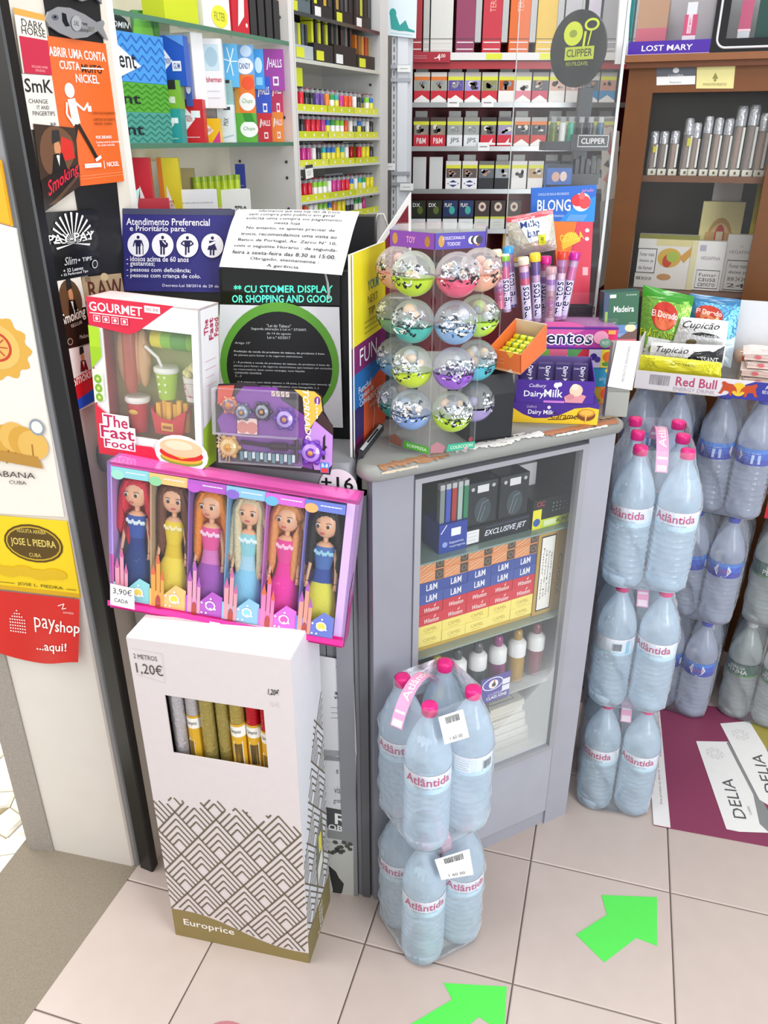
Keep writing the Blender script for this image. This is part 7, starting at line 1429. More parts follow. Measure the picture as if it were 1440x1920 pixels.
# ================================================================ CIGARETTE RACK
RY = 2.75; RX0, RX1 = .085, .80
rk = thing('cigarette_rack', 'grey wall rack of cigarette packs with a dark red back', 'rack', (.45, RY+.1, 0)); rb = rk.location.copy()
b = B(); b.box(RX0, RX1+.1, RY+.13, RY+.15, 0, 2.4, '#8a2630'); b.obj('back_panel', 'paint', rk, rb)
b = B(); b.box(RX0-.012, RX0, RY-.0, RY+.15, 0, 2.4, '#2a2426'); b.obj('side_panel', 'paint', rk, rb)
rz = [1.654, 1.531, 1.406, 1.284, 1.786]
for z in rz: b = B(); b.box(RX0, RX1+.1, RY-.004, RY+.128, z-.012, z-.002, '#8d8f8e'); s_ = b.obj('shelf', 'metal', rk, rb); b = B(); b.box(RX0, RX1+.1, RY-.006, RY-.004, z-.013, z+.001, '#a4a6a5'); b.obj('shelf_lip', 'metal', s_, rb)
b = B(); b.box(RX0, RX1+.1, RY-.010, RY-.006, 1.768, 1.788, '#dfdedb'); b.box(RX0, .20, RY-.012, RY-.010, 1.762, 1.790, '#a82636'); b.box(RX0, RX1+.1, RY-.004, RY, 1.745, 1.766, '#a83038'); f = Face(b, (RX0, RY-.0122, 1.79), (.20, RY-.0122, 1.79), (.20, RY-.0122, 1.762), (RX0, RY-.0122, 1.762)); f.text('-4', .66, .5, .6, '#f4e9e6', .16, True); f.text('.00', .80, .62, .35, '#f4e9e6', .14, True); f.greek(.05, .3, .4, .7, 2, '#d8a0a4', .0014); f2 = Face(b, (.20, RY-.0101, 1.788), (RX1, RY-.0101, 1.788), (RX1, RY-.0101, 1.768), (.20, RY-.0101, 1.768)); f2.rect(.18, .1, .26, .9, '#d8dc3a'); f2.rect(.45, .1, .56, .9, '#d8dc3a'); b.obj('price_rail', 'card', rk, rb)
PH = .083
def pk(x, z, w_, h_, label, col, draw, name='cigarette_pack', cat='cigarette pack', grp='cigarette packs on the wall rack', y=None, d_=.024):
    y = RY+.006 if y is None else y
    q = [V((x, y, z+h_)), V((x+w_, y, z+h_)), V((x+w_, y, z)), V((x, y, z))]; return one_mesh(name, label, cat, q, (0, d_, 0), col, 'card', draw, grp)
def des(top, pic, stripe, bot, style=0, txt=''):
    def d(f):
        f.rect(0, .86, 1, 1, top)
        if stripe: f.rect(0, .74, 1, .86, stripe)
        f.rect(.04, .40, .96, .74, pic); r = random.Random(sum(map(ord, pic)))
        for q_ in range(5): f.ell(r.uniform(.25, .75), r.uniform(.46, .68), r.uniform(.08, .2), r.uniform(.04, .1), r.choice(['#d8d2c8', '#3a3436', '#b08a74', '#8d8f94', pic]), 9); f.l -= f.step
        f.up()
        f.rect(0, 0, 1, .40, bot)
        if style == 1: f.poly([(.0, .0), (1, .0), (1, .08), (.5, .26), (0, .08)], '#f2efec')
        if style == 2: f.poly([(0, .06), (1, .06), (1, .12), (.75, .14), (.8, .3), (.55, .13), (0, .12)], '#f2efec')
        if style == 3: f.poly([(.1, .2), (.5, .33), (.9, .2), (.5, .07)], '#2c3478'); f.rect(.2, .16, .8, .24, '#eef0f4')
        if txt: f.text(txt, .5, .2, .20, '#f4f1ee' if bot not in ('#ece9e4', '#dfe2e4') else '#5a5e66', .6, True)
    return d
RED, WH_, YS = '#c92436', '#ece9e4', '#d6d838'
R1 = [('#d8d4cc', '#9aa096', '#e07a34', RED, 1, '')]*2+[('#b9b4ae', '#5a4c9a', YS, RED, 1, ''), ('#b9b4ae', '#9a94d0', YS, RED, 1, ''), ('#cac5be', '#8a8a5a', YS, RED, 1, ''), ('#cac5be', '#b8541c', YS, WH_, 0, ''), ('#a9a6a4', '#e4e2dc', YS, '#d87a8a', 1, ''), ('#8d8a88', '#5a5a60', YS, '#c84a60', 1, ''), ('#d6d2ca', '#d8b0a0', YS, WH_, 1, ''), ('#c9c6c0', '#c8a0a0', YS, '#e4e2de', 0, ''), ('#b4b2b0', '#6a6a70', '#c9c8c4', '#3c8ac0', 1, ''), ('#b4b2b0', '#c89080', YS, '#4a94c4', 1, '')]
R2 = [('#4a3c3c', '#8a8478', YS, RED, 0, 'P&M')]*2+[('#8a8884', '#9aa09c', YS, '#dfe2e4', 0, 'JPS')]*2+[('#3c3a3c', '#7a7a74', YS, '#cf2038', 2, ''), ('#5a565a', '#9a90b4', YS, '#cf2038', 2, ''), ('#b9b6b4', '#3c3c40', '#e07a34', '#c83a30', 1, ''), ('#a9a6a4', '#3a3a3e', '#e07a34', '#c83a30', 1, ''), ('#55504c', '#7a7a5a', YS, '#4a5a2c', 0, ''), ('#55504c', '#8a8a6a', YS, '#3c4a2a', 0, ''), ('#6d6a66', '#9a9a8a', YS, WH_, 0, ''), ('#8a8270', '#a8825a', YS, '#8a6a3c', 0, '')]
R3 = [None, None]+[('#d8d6d2', '#5a4a44', YS, '#e9e9ec', 3, '')]*2+[('#6d6b68', '#5c6470', YS, '#26272a', 4, ''), ('#8a8886', '#9aa0a4', YS, '#232426', 0, ''), ('#dcdad6', '#e2e0da', YS, WH_, 0, ''), ('#cfccc6', '#b8986a', YS, WH_, 0, ''), ('#20222a', '#d8b0a0', '#2a5aa8', '#3a6ab8', 0, ''), ('#1d1e22', '#3c4048', '#26282c', '#202226', 0, ''), ('#d4d2ce', '#2a2b2e', '#26282c', '#d6d4d0', 0, ''), ('#cfccc6', '#d2cfa8', YS, WH_, 0, '')]
def box4(c1, c2, t):
    def d(f): f.rect(0, .44, 1, 1, c1); f.ell(.62, .66, .2, .14, c2); f.rect(0, .0, 1, .42, '#dfe1e2') if t != 'y' else f.rect(0, 0, 1, .42, '#d2d3cc'); f.rect(0, .36, 1, .44, '#1c1d1f' if t != 'y' else '#c8cc4a'); (f.text(t, .36, .84, .13, '#f2f2f2', .5, True) if t != 'y' else (f.ell(.5, .78, .26, .16, '#d8c4b4'), f.circ(.5, .78, .006, '#5a4038'))); f.greek(.2, .1, .8, .28, 2, '#a9acae', .0012)
    return d
R4 = [('#24281c', '#5a6a2c', 'DX', 'black and olive')]*2+[('#1c2f5c', '#3aa89c', 'PLAY', 'navy and teal')]*2+[('#3a2c28', '#3a2c28', 'y', 'brown')]*2+[('#4a3c34', '#4a3c34', 'y', 'brown')]
names = ['top', 'second', 'third', 'lowest']
stepx = .0528
def cdesc(d):
    n = {RED: 'red', WH_: 'white', '#d87a8a': 'pink', '#c84a60': 'rose', '#3c8ac0': 'blue', '#4a94c4': 'blue', '#dfe2e4': 'pale grey', '#cf2038': 'crimson', '#c83a30': 'vermilion', '#4a5a2c': 'olive', '#3c4a2a': 'dark olive', '#8a6a3c': 'tan', '#e9e9ec': 'white and navy', '#26272a': 'black', '#232426': 'black', '#3a6ab8': 'bright blue', '#202226': 'dark', '#e4e2de': 'cream', '#d6d4d0': 'pale'}
    return n.get(d[3], 'patterned')
for ri, RR in enumerate((R1, R2, R3)):
    for k, d in enumerate(RR):
        x = RX0+.008+stepx*k*(1 if ri else .985)
        if d is None: pk(x, rz[ri], .042, PH+.012, f'blank pale grey pack holder, {ORD[k]} from the column on the third rack row', '#cdcfce', None, 'pack_holder', 'pack holder', 'blank holders on the rack'); continue
        b = B(); pk(x, rz[ri], .048, PH, f'{cdesc(d)} bottomed cigarette pack, {ORD[k]} from the column on the {names[ri]} pack row', d[0], des(*d))
        if k % 3 != 1: pk(x+.006, rz[ri]+.012, .038, PH+.006, f'grey spacer card behind the {ORD[k]} pack from the column on the {names[ri]} pack row', '#c4c4c1', None, 'spacer_card', 'card', 'spacer cards behind the packs', RY+.034, .01)
for k, d in enumerate(R4): pk(RX0+.004+.052*k, rz[3], .047, .088, f'{d[3]} heated tobacco box, {ORD[k]} from the column on the lowest pack row', d[0], box4(*d[:3]), 'tobacco_box', 'tobacco box', 'tobacco boxes on the lowest row')
for k, (x, ri) in enumerate(((.196, 0), (.302, 0), (.296, 1))):
    one_mesh('price_ticket', f'white price ticket, {["between the third and fourth packs of the top row", "under the sixth pack of the top row", "under the fifth pack of the second row"][k]}', 'ticket', [V((x, RY-.008, rz[ri]+.012)), V((x+.036, RY-.008, rz[ri]+.012)), V((x+.036, RY-.008, rz[ri]-.012)), V((x, RY-.008, rz[ri]-.012))], (0, .001, 0), '#eeeeec', 'paper', lambda f: f.greek(.15, .3, .85, .7, 1, '#77787a', .003))
# tall cartons on the top shelf
cart = [(.086, .03, '#a8303a', ''), (.118, .020, '#b9bab6', ''), (.140, .068, '#d4d4ce', 'silver'), (.216, .058, '#8e3c5c', ''), (.296, .058, '#c03040', 'TEREA'), (.376, .062, '#d8682c', 'TEREA'), (.458, .060, '#d9b44a', ''), (.540, .05, '#b9b7bc', ''), (.596, .05, '#c9c2d0', ''), (.652, .05, '#a8a8ac', ''), (.716, .03, '#3aa0a4', ''), (.75, .04, '#d6d4d4', '')]
cname = ['dark red', 'narrow grey', 'silver white', 'plum', 'crimson', 'orange', 'golden', 'pale grey', 'lavender', 'mid grey', 'turquoise', 'off white']
for k, (x, w_, c, tx) in enumerate(cart):
    pk(x, rz[4], w_-.002, .30, f'{cname[k]} tobacco carton, {ORD[k]} from the column on the top rack shelf', c, lambda f, tx=tx, c=c: (f.text('TERE', .5, .42, .30, '#f0b0a0', .12, False, False, 'c', 90) if tx == 'TEREA' else None, f.line([(.0, .13), (1, .13)], .0016, '#4a3c40'), f.line([(.06, .04), (.94, .04)], .003, '#e4dcdc'), f.line([(.06, .10), (.94, .10)], .003, '#e4dcdc')), 'tobacco_carton', 'carton', 'tall cartons on the top rack shelf', d_=.08)
    if 2 < k < 8: pk(x+w_-.001, rz[4]+.03, .018, .27, f'grey spacer strip right after the {cname[k]} carton on the top rack shelf', '#b4b6b5', None, 'spacer_strip', 'strip', 'spacer strips between the cartons', d_=.06)
pk(.395, 1.2845-.105, .07, .09, 'gold box standing under the lowest rack row behind the sweet tubes', '#c8963c', lambda f: (f.rect(.1, .1, .4, .9, '#e4e2dc'), f.ell(.7, .7, .2, .15, '#e8d070')), 'gold_box', 'box', None)
b = B(); b.box(RX0, RX1+.1, RY-.004, RY+.128, 1.165, 1.178, '#8d8f8e'); b.obj('shelf', 'metal', rk, rb)
# papers pinned on the wall beside the wooden cabinet
PAP = Plane((.74, 2.60, 1.4), 0)
q4 = PAP.q((1129, 238), (1162, 246), (1154, 372), (1128, 378)); one_mesh('paper_bag', 'crumpled white paper with red print between the screen and wooden cabinet', 'paper', q4, (0, .004, 0), '#d9d2ca', 'paper', lambda f: (f.poly([(.2, .75), (.5, .98), (.6, .6)], '#c83a44'), f.poly([(.1, .3), (.6, .48), (.5, .2)], '#d88a80'), f.poly([(.1, .5), (.4, .58), (.5, .46)], '#5a4a44'), f.line([(.1, .1), (.6, .5), (.8, .9)], .002, '#b4aca4')))
q4 = PAP.q((1126, 378), (1160, 372), (1150, 520), (1124, 540)); one_mesh('paper_bag', 'grey crumpled paper bag below the red printed paper beside the cabinet', 'paper', q4, (0, .004, 0), '#a9a39c', 'paper', lambda f: (f.line([(.2, .1), (.5, .6), (.3, .95)], .002, '#8a847c'), f.line([(.7, .2), (.6, .9)], .002, '#c4beb6'), f.circ(.8, .2, .004, '#a83a3c')))
q4 = Plane((.70, 2.45, 1.9), 0).q((1166, -40), (1184, -40), (1176, 120), (1154, 120)); one_mesh('white_board', 'white upright board beside the vape display', 'board', q4, (0, .012, 0), '#eef0ef', 'paint')
# ================================================================ LIGHTER STAND ON THE COUNTER (behind the acrylic screen)
CP_ = V((.455, 1.93, 0)); pz = lambda y: Plane((CP_.x, CP_.y, 0), 0).hit((1085, y)).z
cx_ = Plane((CP_.x, CP_.y, 0), 0).hit((1091, 250)).x
cs = thing('lighter_stand', 'black countertop lighter stand with a round sign and yellow lighter emblem', 'display stand', (cx_, CP_.y, 1.0605)); cbs = cs.location.copy()
b = B(); b.box(cx_-.05, cx_+.05, CP_.y-.03, CP_.y+.04, TOP+.0005, TOP+.02, '#1a1b1d'); b.box(cx_-.016, cx_+.014, CP_.y-.008, CP_.y+.008, TOP+.02, pz(165), '#131416'); b.obj('post', 'black', cs, cbs)
b = B(); z1, z2 = pz(282), pz(240); b.box(cx_-.085, cx_+.055, CP_.y-.035, CP_.y+.04, z1, z1+.018, '#17181a'); b.box(cx_-.03, cx_+.055, CP_.y-.037, CP_.y-.034, z1, z1+.032, '#202224'); f = Face(b, (cx_-.015, CP_.y-.0372, z1+.030), (cx_+.05, CP_.y-.0372, z1+.030), (cx_+.05, CP_.y-.0372, z1+.008), (cx_-.015, CP_.y-.0372, z1+.008)); f.line([(0, 0), (1, 0), (1, 1), (0, 1), (0, 0)], .0015, '#c9cac6'); f.text('CLIPPER', .5, .5, .5, '#dcdcd6', .8, True); b.obj('tray', 'black', cs, cbs)
b = B(); b.box(cx_-.08, cx_+.055, CP_.y-.045, CP_.y+.04, pz(222), pz(219), '#e4e8e8'); b.box(cx_-.08, cx_+.055, CP_.y-.046, CP_.y-.043, pz(240), pz(219), '#e4e8e8'); b.obj('clear_cover', 'acrylic', cs, cbs)
for k, (dx, c, n_) in enumerate(((-.068, '#5a6a2c', 'olive'), (-.048, '#cfd2ce', 'pearl'), (-.030, '#2f9a7c', 'emerald'), (-.008, '#24262a', 'black'), (.012, '#2a3038', 'slate'), (.034, '#2f5a70', 'petrol blue'))):
    b = B(); b.tube([(cx_+dx, CP_.y-.02, z) for z in (z1+.0185, z1+.055)], .0078, c, 10); b.box(cx_+dx-.005, cx_+dx+.005, CP_.y-.026, CP_.y-.014, z1+.055, z1+.066, '#8d9092'); tag(b.obj('gas_lighter', 'gloss', None, (cx_+dx, CP_.y-.02, z1+.0185)), f'{n_} lighter standing on the tray of the black lighter stand', 'lighter', 'lighters on the round sign stand')
DP = Plane((cx_, CP_.y-.012, 0), -38); dcn = DP.hit((1083, 92)); b = B(); rx, rzz = .064, .072
b.prism([dcn+DP.e*rx*math.cos(2*math.pi*k/36)+V((0, 0, rzz*math.sin(2*math.pi*k/36))) for k in range(36)], -DP.n*.006, '#151617'); dd = b.obj('round_sign', 'gloss', cs, cbs)
b = B(); f = Face(b, dcn-DP.e*rx+V((0, 0, rzz)), dcn+DP.e*rx+V((0, 0, rzz)), dcn+DP.e*rx-V((0, 0, rzz)), dcn-DP.e*rx-V((0, 0, rzz)))
f.ell(.40, .70, .17, .155, '#c9d62a'); f.ell(.40, .70, .07, .05, '#8a9a1c'); f.ell(.72, .80, .13, .08, '#c9d62a'); f.ell(.72, .80, .09, .05, '#151617'); f.line([(.62, .72), (.60, .52)], .005, '#c9d62a'); f.line([(.72, .72), (.68, .54)], .003, '#c9d62a'); f.rect(.28, .36, .80, .53, '#b4c22c'); f.text('CLIPPER', .54, .45, .10, '#2a2e10', .46, True); f.text('REUTILIZAVEL', .52, .31, .05, '#a9b42c', .40); b.obj('sign_print', 'gloss', dd, cbs)
b = B(); b.box(cx_-.075, cx_-.02, CP_.y-.03, CP_.y+.01, pz(345), pz(308), '#3a62a8'); f = Face(b, (cx_-.075, CP_.y-.0302, pz(308)), (cx_-.02, CP_.y-.0302, pz(308)), (cx_-.02, CP_.y-.0302, pz(345)), (cx_-.075, CP_.y-.0302, pz(345))); f.rect(0, .85, 1, 1, '#26282c'); f.ell(.35, .4, .16, .25, '#c9a090'); f.ell(.66, .42, .14, .25, '#d8c0b8'); b.obj('picture_panel', 'card', cs, cbs)
b = B(); b.box(cx_-.02, cx_+.04, CP_.y-.03, CP_.y+.01, pz(345), pz(325), '#1f2022'); 
for k in range(5): b.box(cx_-.012+.012*k, cx_-.004+.012*k, CP_.y-.02, CP_.y-.01, pz(325), pz(325)+.03+.006*(k % 2), '#242528')
b.obj('pen_tray', 'black', cs, cbs)
b = B(); b.box(cx_-.07, cx_+.035, CP_.y-.028, CP_.y+.008, TOP+.02, pz(345), '#1a1b1d'); b.obj('pedestal', 'black', cs, cbs)

# ================================================================ WOODEN CIGAR CABINET
WP = Plane((.66, 2.375, 0), -21)
def wx(p): return (WP.hit(p)-WP.p).dot(WP.e)
def wz(p): return WP.hit(p).z
xl, xi, xr2 = wx((1172, 200)), wx((1220, 200)), wx((1440, 300))+.02
zc, zt_, zsh, zbt = wz((1182, 108)), wz((1225, 174)), wz((1215, 330)), .95
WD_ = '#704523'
wc = thing('cigar_cabinet', 'brown wooden cabinet with a glass front full of cigar tubes and boxes', 'cabinet', WP.bx((xl+xr2)/2, .15)); wcb = wc.location.copy()
def wb_(x0, x1, y0, y1, z0, z1, c, b=None): b = b or B(); b.hexa([WP.bx(x, y, z) for y in (y0, y1) for x, z in ((x0, z1), (x1, z1), (x1, z0), (x0, z0))], c); return b
XR = xr2+.25
wb_(xl, xi, 0, .03, 0, zc-.012, WD_).obj('door_stile', 'wood', wc, wcb); xs2 = wx((1405, 540)); xs1 = wx((1402, 340))
wb_(xr2-.02, XR, 0, .03, 0, zc-.012, WD_).obj('door_stile', 'wood', wc, wcb)
wb_(xi, xr2-.02, 0, .03, zt_, zc-.012, '#744624').obj('door_rail', 'wood', wc, wcb); wb_(xi, xr2-.02, 0, .03, 0, zbt, WD_).obj('door_rail', 'wood', wc, wcb)
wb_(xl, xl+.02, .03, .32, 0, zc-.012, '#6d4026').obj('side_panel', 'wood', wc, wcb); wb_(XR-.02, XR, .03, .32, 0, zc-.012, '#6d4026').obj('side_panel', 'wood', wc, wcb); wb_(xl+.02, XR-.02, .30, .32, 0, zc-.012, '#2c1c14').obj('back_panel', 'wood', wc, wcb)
b = wb_(xl-.014, XR, -.018, .33, zc-.012, zc+.004, '#8c5a38'); b2 = wb_(xl-.008, XR, -.010, .33, zc-.026, zc-.012, '#704228'); b.obj('cornice', 'wood', wc, wcb); b2.obj('cornice_moulding', 'wood', wc, wcb)
wb_(xl+.02, XR-.02, .035, .30, zsh-.016, zsh, '#70472b').obj('shelf', 'wood', wc, wcb); wb_(xl+.02, XR-.02, .035, .30, zbt+.20-.016, zbt+.20-.002, '#6d4026').obj('shelf', 'wood', wc, wcb)
wb_(xi, xr2-.02, .012, .015, zbt, zt_, '#f2f4f2').obj('glass_pane', 'glass', wc, wcb)
q4 = WP.off(-.001).q((1231, 124), (1305, 122), (1303, 158), (1231, 160)); one_mesh('brand_card', 'grey and white card with a leaf emblem on the wooden door rail', 'card', q4, -WP.n*.0008, '#e9e8e8', 'paper', lambda f: (f.rect(0, .45, 1, 1, '#5c5f66'), f.ell(.5, .75, .08, .14, '#d8d8da'), f.text('COHIBA', .5, .5, .1, '#d0d0d4', .4), f.text('Robusto', .5, .14, .1, '#9a9a9c', .3)))
q4 = WP.off(-.001).q((1307, 123), (1379, 121), (1375, 166), (1305, 166)); one_mesh('brand_card', 'pale yellow card with a small triangle emblem on the wooden door rail', 'card', q4, -WP.n*.0008, '#e2d894', 'paper', lambda f: (f.poly([(.42, .42), (.58, .42), (.50, .68)], '#8a8a4a'), f.circ(.5, .36, .003, '#8a8a4a'), f.text('MONTECRISTO', .5, .18, .10, '#8a8450', .62)))
# cigar tubes standing in a row
hts = [246, 246, 245, 222, 230, 218, 221, 222, 199, 197, 212, 222, 182, 196]
xs_ = [1222, 1240, 1260, 1283, 1298, 1318, 1337, 1356, 1376, 1399, 1421, 1443, 1460, 1480]
for k in range(14):
    P = WP.off(.07).hit((xs_[k]-3, 322)); P.z = zsh+.0005; zt2 = WP.off(.07).hit((xs_[k], hts[k])).z; h_ = zt2-P.z; rr_ = .0115 if k < 8 else .0135
    t = thing('cigar_tube', f'clear capped cigar tube, {ORD[k]} from the hinge side of the wooden cabinet', 'cigar tube', P, 'cigar tubes standing in the wooden cabinet')
    b = B(); b.lathe([(rr_*.55, .012), (rr_*.6, h_*.72), (rr_*.45, h_*.78)], ['#8a5a3c', '#6a4028', '#9a6a48', '#7a4c34'][k % 4], 10); b.obj('cigar', 'cloth', t)
    b = B(); b.lathe([(rr_*.97, .002), (rr_, .004), (rr_, h_*.74)], '#eef0ee', 12, None, False); b.obj('glass_tube', 'capsule', t)
    b = B(); b.lathe([(rr_*1.05, h_*.72), (rr_*1.05, h_*.96), (rr_*.8, h_)], '#c9ccd2', 12); b.obj('cap', 'foil', t)
    b = B(); b.box(-rr_, rr_, -rr_-.0035, -rr_-.002, 0.0, .016, '#d9d8c8'); b.box(-.003, .003, -rr_-.004, -rr_-.0035, .004, .011, '#5a4a2c'); 
    if k in (0, 3): b.box(-.005, .005, -rr_-.003, -rr_-.001, h_*.52, h_*.66, '#d0c82c')
    b.box(rr_*.3, rr_*.75, -rr_-.001, -rr_+.001, .02, h_*.7, '#e4e4dc'); b.obj('price_label', 'paper', t)
def wbox_(name, lab, x0, y0, x1, y1, col, draw, dep, zb, depth=.03, cat='cigar box'):
    pl = WP.off(dep); a = (pl.hit((x0, y1))-WP.p).dot(WP.e); c = (pl.hit((x1, y1))-WP.p).dot(WP.e); z1_ = pl.hit(((x0+x1)/2, y0)).z
    q = [WP.bx(a, dep, z1_), WP.bx(c, dep, z1_), WP.bx(c, dep, zb), WP.bx(a, dep, zb)]; return one_mesh(name, lab, cat, q, -WP.n*depth, col, 'card', draw, 'boxes on the cabinet lower shelf')
ZW = zbt+.2
def warn(f, u0, v0, u1, v1, t): f.rect(u0, v0, u1, v1, '#26282a'); f.rect(u0+.012, v0+.014, u1-.012, v1-.014, '#eceae6'); [f.text(s, (u0+u1)/2, v1-.07-(v1-v0-.08)*(k+.3)/len(t), .07, '#2c2c2e', (u1-u0)*.74) for k, s in enumerate(t)]
wbox_('cigar_box', 'white cigar box with a food picture and a black framed warning', 1188, 440, 1298, 532, '#e9e6de', lambda f: (f.rect(0, .92, 1, 1, '#8a8a3c'), f.rect(.30, .8, 1, .92, '#e0d49a'), f.ell(.55, .58, .20, .18, '#d8b04a'), f.ell(.52, .52, .08, .12, '#c8442c'), f.ell(.60, .60, .1, .1, '#a8c050'), f.ell(.5, .22, .12, .06, '#c8925c'), f.poly([(.72, .6), (.9, .8), (.94, .7), (.8, .5)], '#d8a04a'), warn(f, .0, .28, .33, .74, ('Fumar mata', 'deixe ja', 'de fumar')), f.text('808 24 24 24', .16, .18, .06, '#3c3c3e', .26), f.rect(.9, 0, 1, .92, '#e4dcb0')), .10, ZW)
wbox_('cigar_box', 'plain white cigar box with a thin black warning frame, beside the food picture box', 1298, 452, 1350, 532, '#efeeea', lambda f: (f.text('VEGAFINA', .5, .66, .07, '#9a8a90', .7), warn(f, .08, .04, .92, .42, ('Fumar', 'causa', 'cancro')), f.rect(.08, .8, .3, .92, '#b9b4c4')), .11, ZW)
wbox_('cigar_box', 'white cigar box with a tall warning frame next to the cabinet door edge', 1350, 440, 1406, 534, '#f1f0ec', lambda f: (f.text('VEGAFINA', .5, .70, .06, '#9a8a90', .8), f.text('DE', .5, .8, .03, '#b4a8ac', .1), warn(f, .1, .02, .92, .56, ('Fumar mata', 'deixe ja', '808 24 24', '24'))), .12, ZW)
wbox_('cigar_box', 'yellow cigar box with a round red and gold crest standing behind the white boxes', 1308, 378, 1386, 450, '#eadf9c', lambda f: (f.ell(.5, .52, .32, .30, '#c89a4a'), f.ell(.5, .52, .26, .24, '#e4c48a'), f.poly([(.12, .45), (.88, .45), (.84, .65), (.16, .65)], '#d2a868'), f.ell(.5, .6, .12, .14, '#c8402c'), f.ell(.5, .4, .13, .12, '#b86a2c'), f.rect(.42, .5, .58, .66, '#e9dcb8')), .18, ZW+.0, .03)
b = wb_(wx((1340, 345)), wx((1400, 345)), .20, .215, ZW, wz((1360, 335)), '#cfcdc9'); tag(b.obj('carton', 'paper', None, WP.bx(wx((1370, 345)), .2, ZW)), 'pale grey carton at the back of the cabinet lower shelf', 'carton')
q4 = WP.off(-.0005).q((1409, 330), (1420, 330), (1416, 384), (1408, 384)); 
wbox_('yellow_box', 'narrow yellow green box at the right of the cabinet lower shelf', 1408, 330, 1424, 420, '#c9bc2c', lambda f: f.rect(0, 0, 1, .3, '#3a8a3c'), .16, ZW, .03)
# vape displays on top of the cabinet
ZC = zc+.0045
VP = Plane(WP.bx(0, -.006), -21); vx = lambda p: (VP.hit(p)-VP.p).dot(VP.e)
x0, x1 = vx((1178, 90)), vx((1331, 90)); z1, z2 = VP.hit((1250, 107)).z, VP.hit((1250, 76)).z
z1 = ZC
vd = thing('vape_display', 'clear vape display with a purple lettered band on the wooden cabinet', 'display case', VP.bx((x0+x1)/2, .06, ZC)); vb = vd.location.copy()
def vbx(x0, x1, y0, y1, z0, z1, c, b=None): b = b or B(); b.hexa([VP.bx(x, y, z) for y in (y0, y1) for x, z in ((x0, z1), (x1, z1), (x1, z0), (x0, z0))], c); return b
vbx(x0, x1, .0, .15, ZC, z2, '#4a2a9c').obj('plinth', 'gloss', vd, vb); b = B(); f = Face(b, VP.bx(x0, 0, z2), VP.bx(x1, 0, z2), VP.bx(x1, 0, ZC), VP.bx(x0, 0, ZC)); f.text('LOST MARY', .48, .48, .42, '#f2eefb', .62, True); f.line([(0, .03), (1, .03)], .0016, '#b9a8d8'); b.obj('lettering', 'card', vd, vb)
vbx(x0+.002, x1-.002, .002, .004, z2, z2+.35, '#f0f0f4').obj('clear_front', 'acrylic', vd, vb); vbx(x1-.004, x1-.002, .004, .15, z2, z2+.35, '#e9e9f0').obj('clear_side', 'acrylic', vd, vb); vbx(x0, x1, .148, .152, z2, z2+.35, '#a9a6a8').obj('back_panel', 'paint', vd, vb)
b = vbx(x0+.01, x0+.085, .06, .12, z2, z2+.035, '#c05a6c'); vbx(x0+.01, x0+.085, .06, .12, z2+.035, z2+.10, '#b08868', b); b.obj('inner_step', 'card', vd, vb)
xv = vx((1294, 40)); t = thing('vape', 'pink vape standing in the clear display above the purple band', 'vape', VP.bx(xv, .04, z2+.0005)); at = t.location.copy()
b = vbx(xv-.016, xv+.016, .03, .05, z2+.0005, z2+.012, '#e6dcdf'); vbx(xv-.016, xv+.016, .03, .05, z2+.012, z2+.058, '#c8346a', b); f = Face(b, VP.bx(xv-.016, .03, z2+.058), VP.bx(xv+.016, .03, z2+.058), VP.bx(xv+.016, .03, z2+.012), VP.bx(xv-.016, .03, z2+.012)); f.rect(.3, .1, .62, 1, '#f0d4de'); f.text('LOST MARY', .46, .5, .18, '#c8346a', .7, True, rot=90); b.obj('vape_body', 'gloss', t, at); vbx(xv-.012, xv+.012, .032, .048, z2+.058, z2+.085, '#dfe2e6').obj('mouthpiece', 'gloss', t, at)
x0b, x1b = vx((1336, 60)), vx((1440, 60))+.14; zf = VP.hit((1390, 98)).z
vc = thing('vape_display', 'black framed vape display with a white rounded line at the top corner', 'display case', VP.bx((x0b+x1b)/2, .06, ZC)); vb = vc.location.copy()
b = vbx(x0b, x1b, .0, .01, ZC, ZC+.03, '#141416'); vbx(x0b, x0b+.034, 0, .01, ZC+.03, ZC+.4, '#141416', b); vbx(x0b, x1b, .13, .14, ZC, ZC+.4, '#9a9c9e', b); vbx(x0b, x1b, .01, .13, ZC, ZC+.012, '#26282a', b); b.obj('frame', 'gloss', vc, vb)
b = B(); ra = .022; cxx, czz = x0b+.013+ra, ZC+.010+ra; pts = [VP.bx(x0b+.013, -.0012, ZC+.4)]+[VP.bx(cxx-ra*math.cos(R(a)), -.0012, czz-ra*math.sin(R(a))) for a in range(0, 91, 15)]+[VP.bx(x1b, -.0012, ZC+.010)]; b.tube(pts, .0030, '#d8dade', 6); b.obj('white_line', 'gloss', vc, vb)
xv = vx((1398, 40)); t = thing('vape', 'faded pink vape inside the black framed display', 'vape', VP.bx(xv, .05, ZC+.0125)); at = t.location.copy(); b = vbx(xv-.014, xv+.014, .04, .06, ZC+.0125, ZC+.05, '#c9ced2'); vbx(xv-.014, xv+.014, .04, .06, ZC+.05, ZC+.115, '#b85a78', b); vbx(xv-.015, xv+.015, .0395, .0405, ZC+.048, ZC+.053, '#e8c9d2', b); b.obj('vape_body', 'gloss', t, at)
xv = vx((1430, 40)); tag(vbx(xv-.012, xv+.03, .04, .07, ZC+.0125, ZC+.12, '#2c4a44').obj('vape_box', 'card', None, VP.bx(xv, .05, ZC+.0125)), 'dark green box inside the black framed display', 'box')

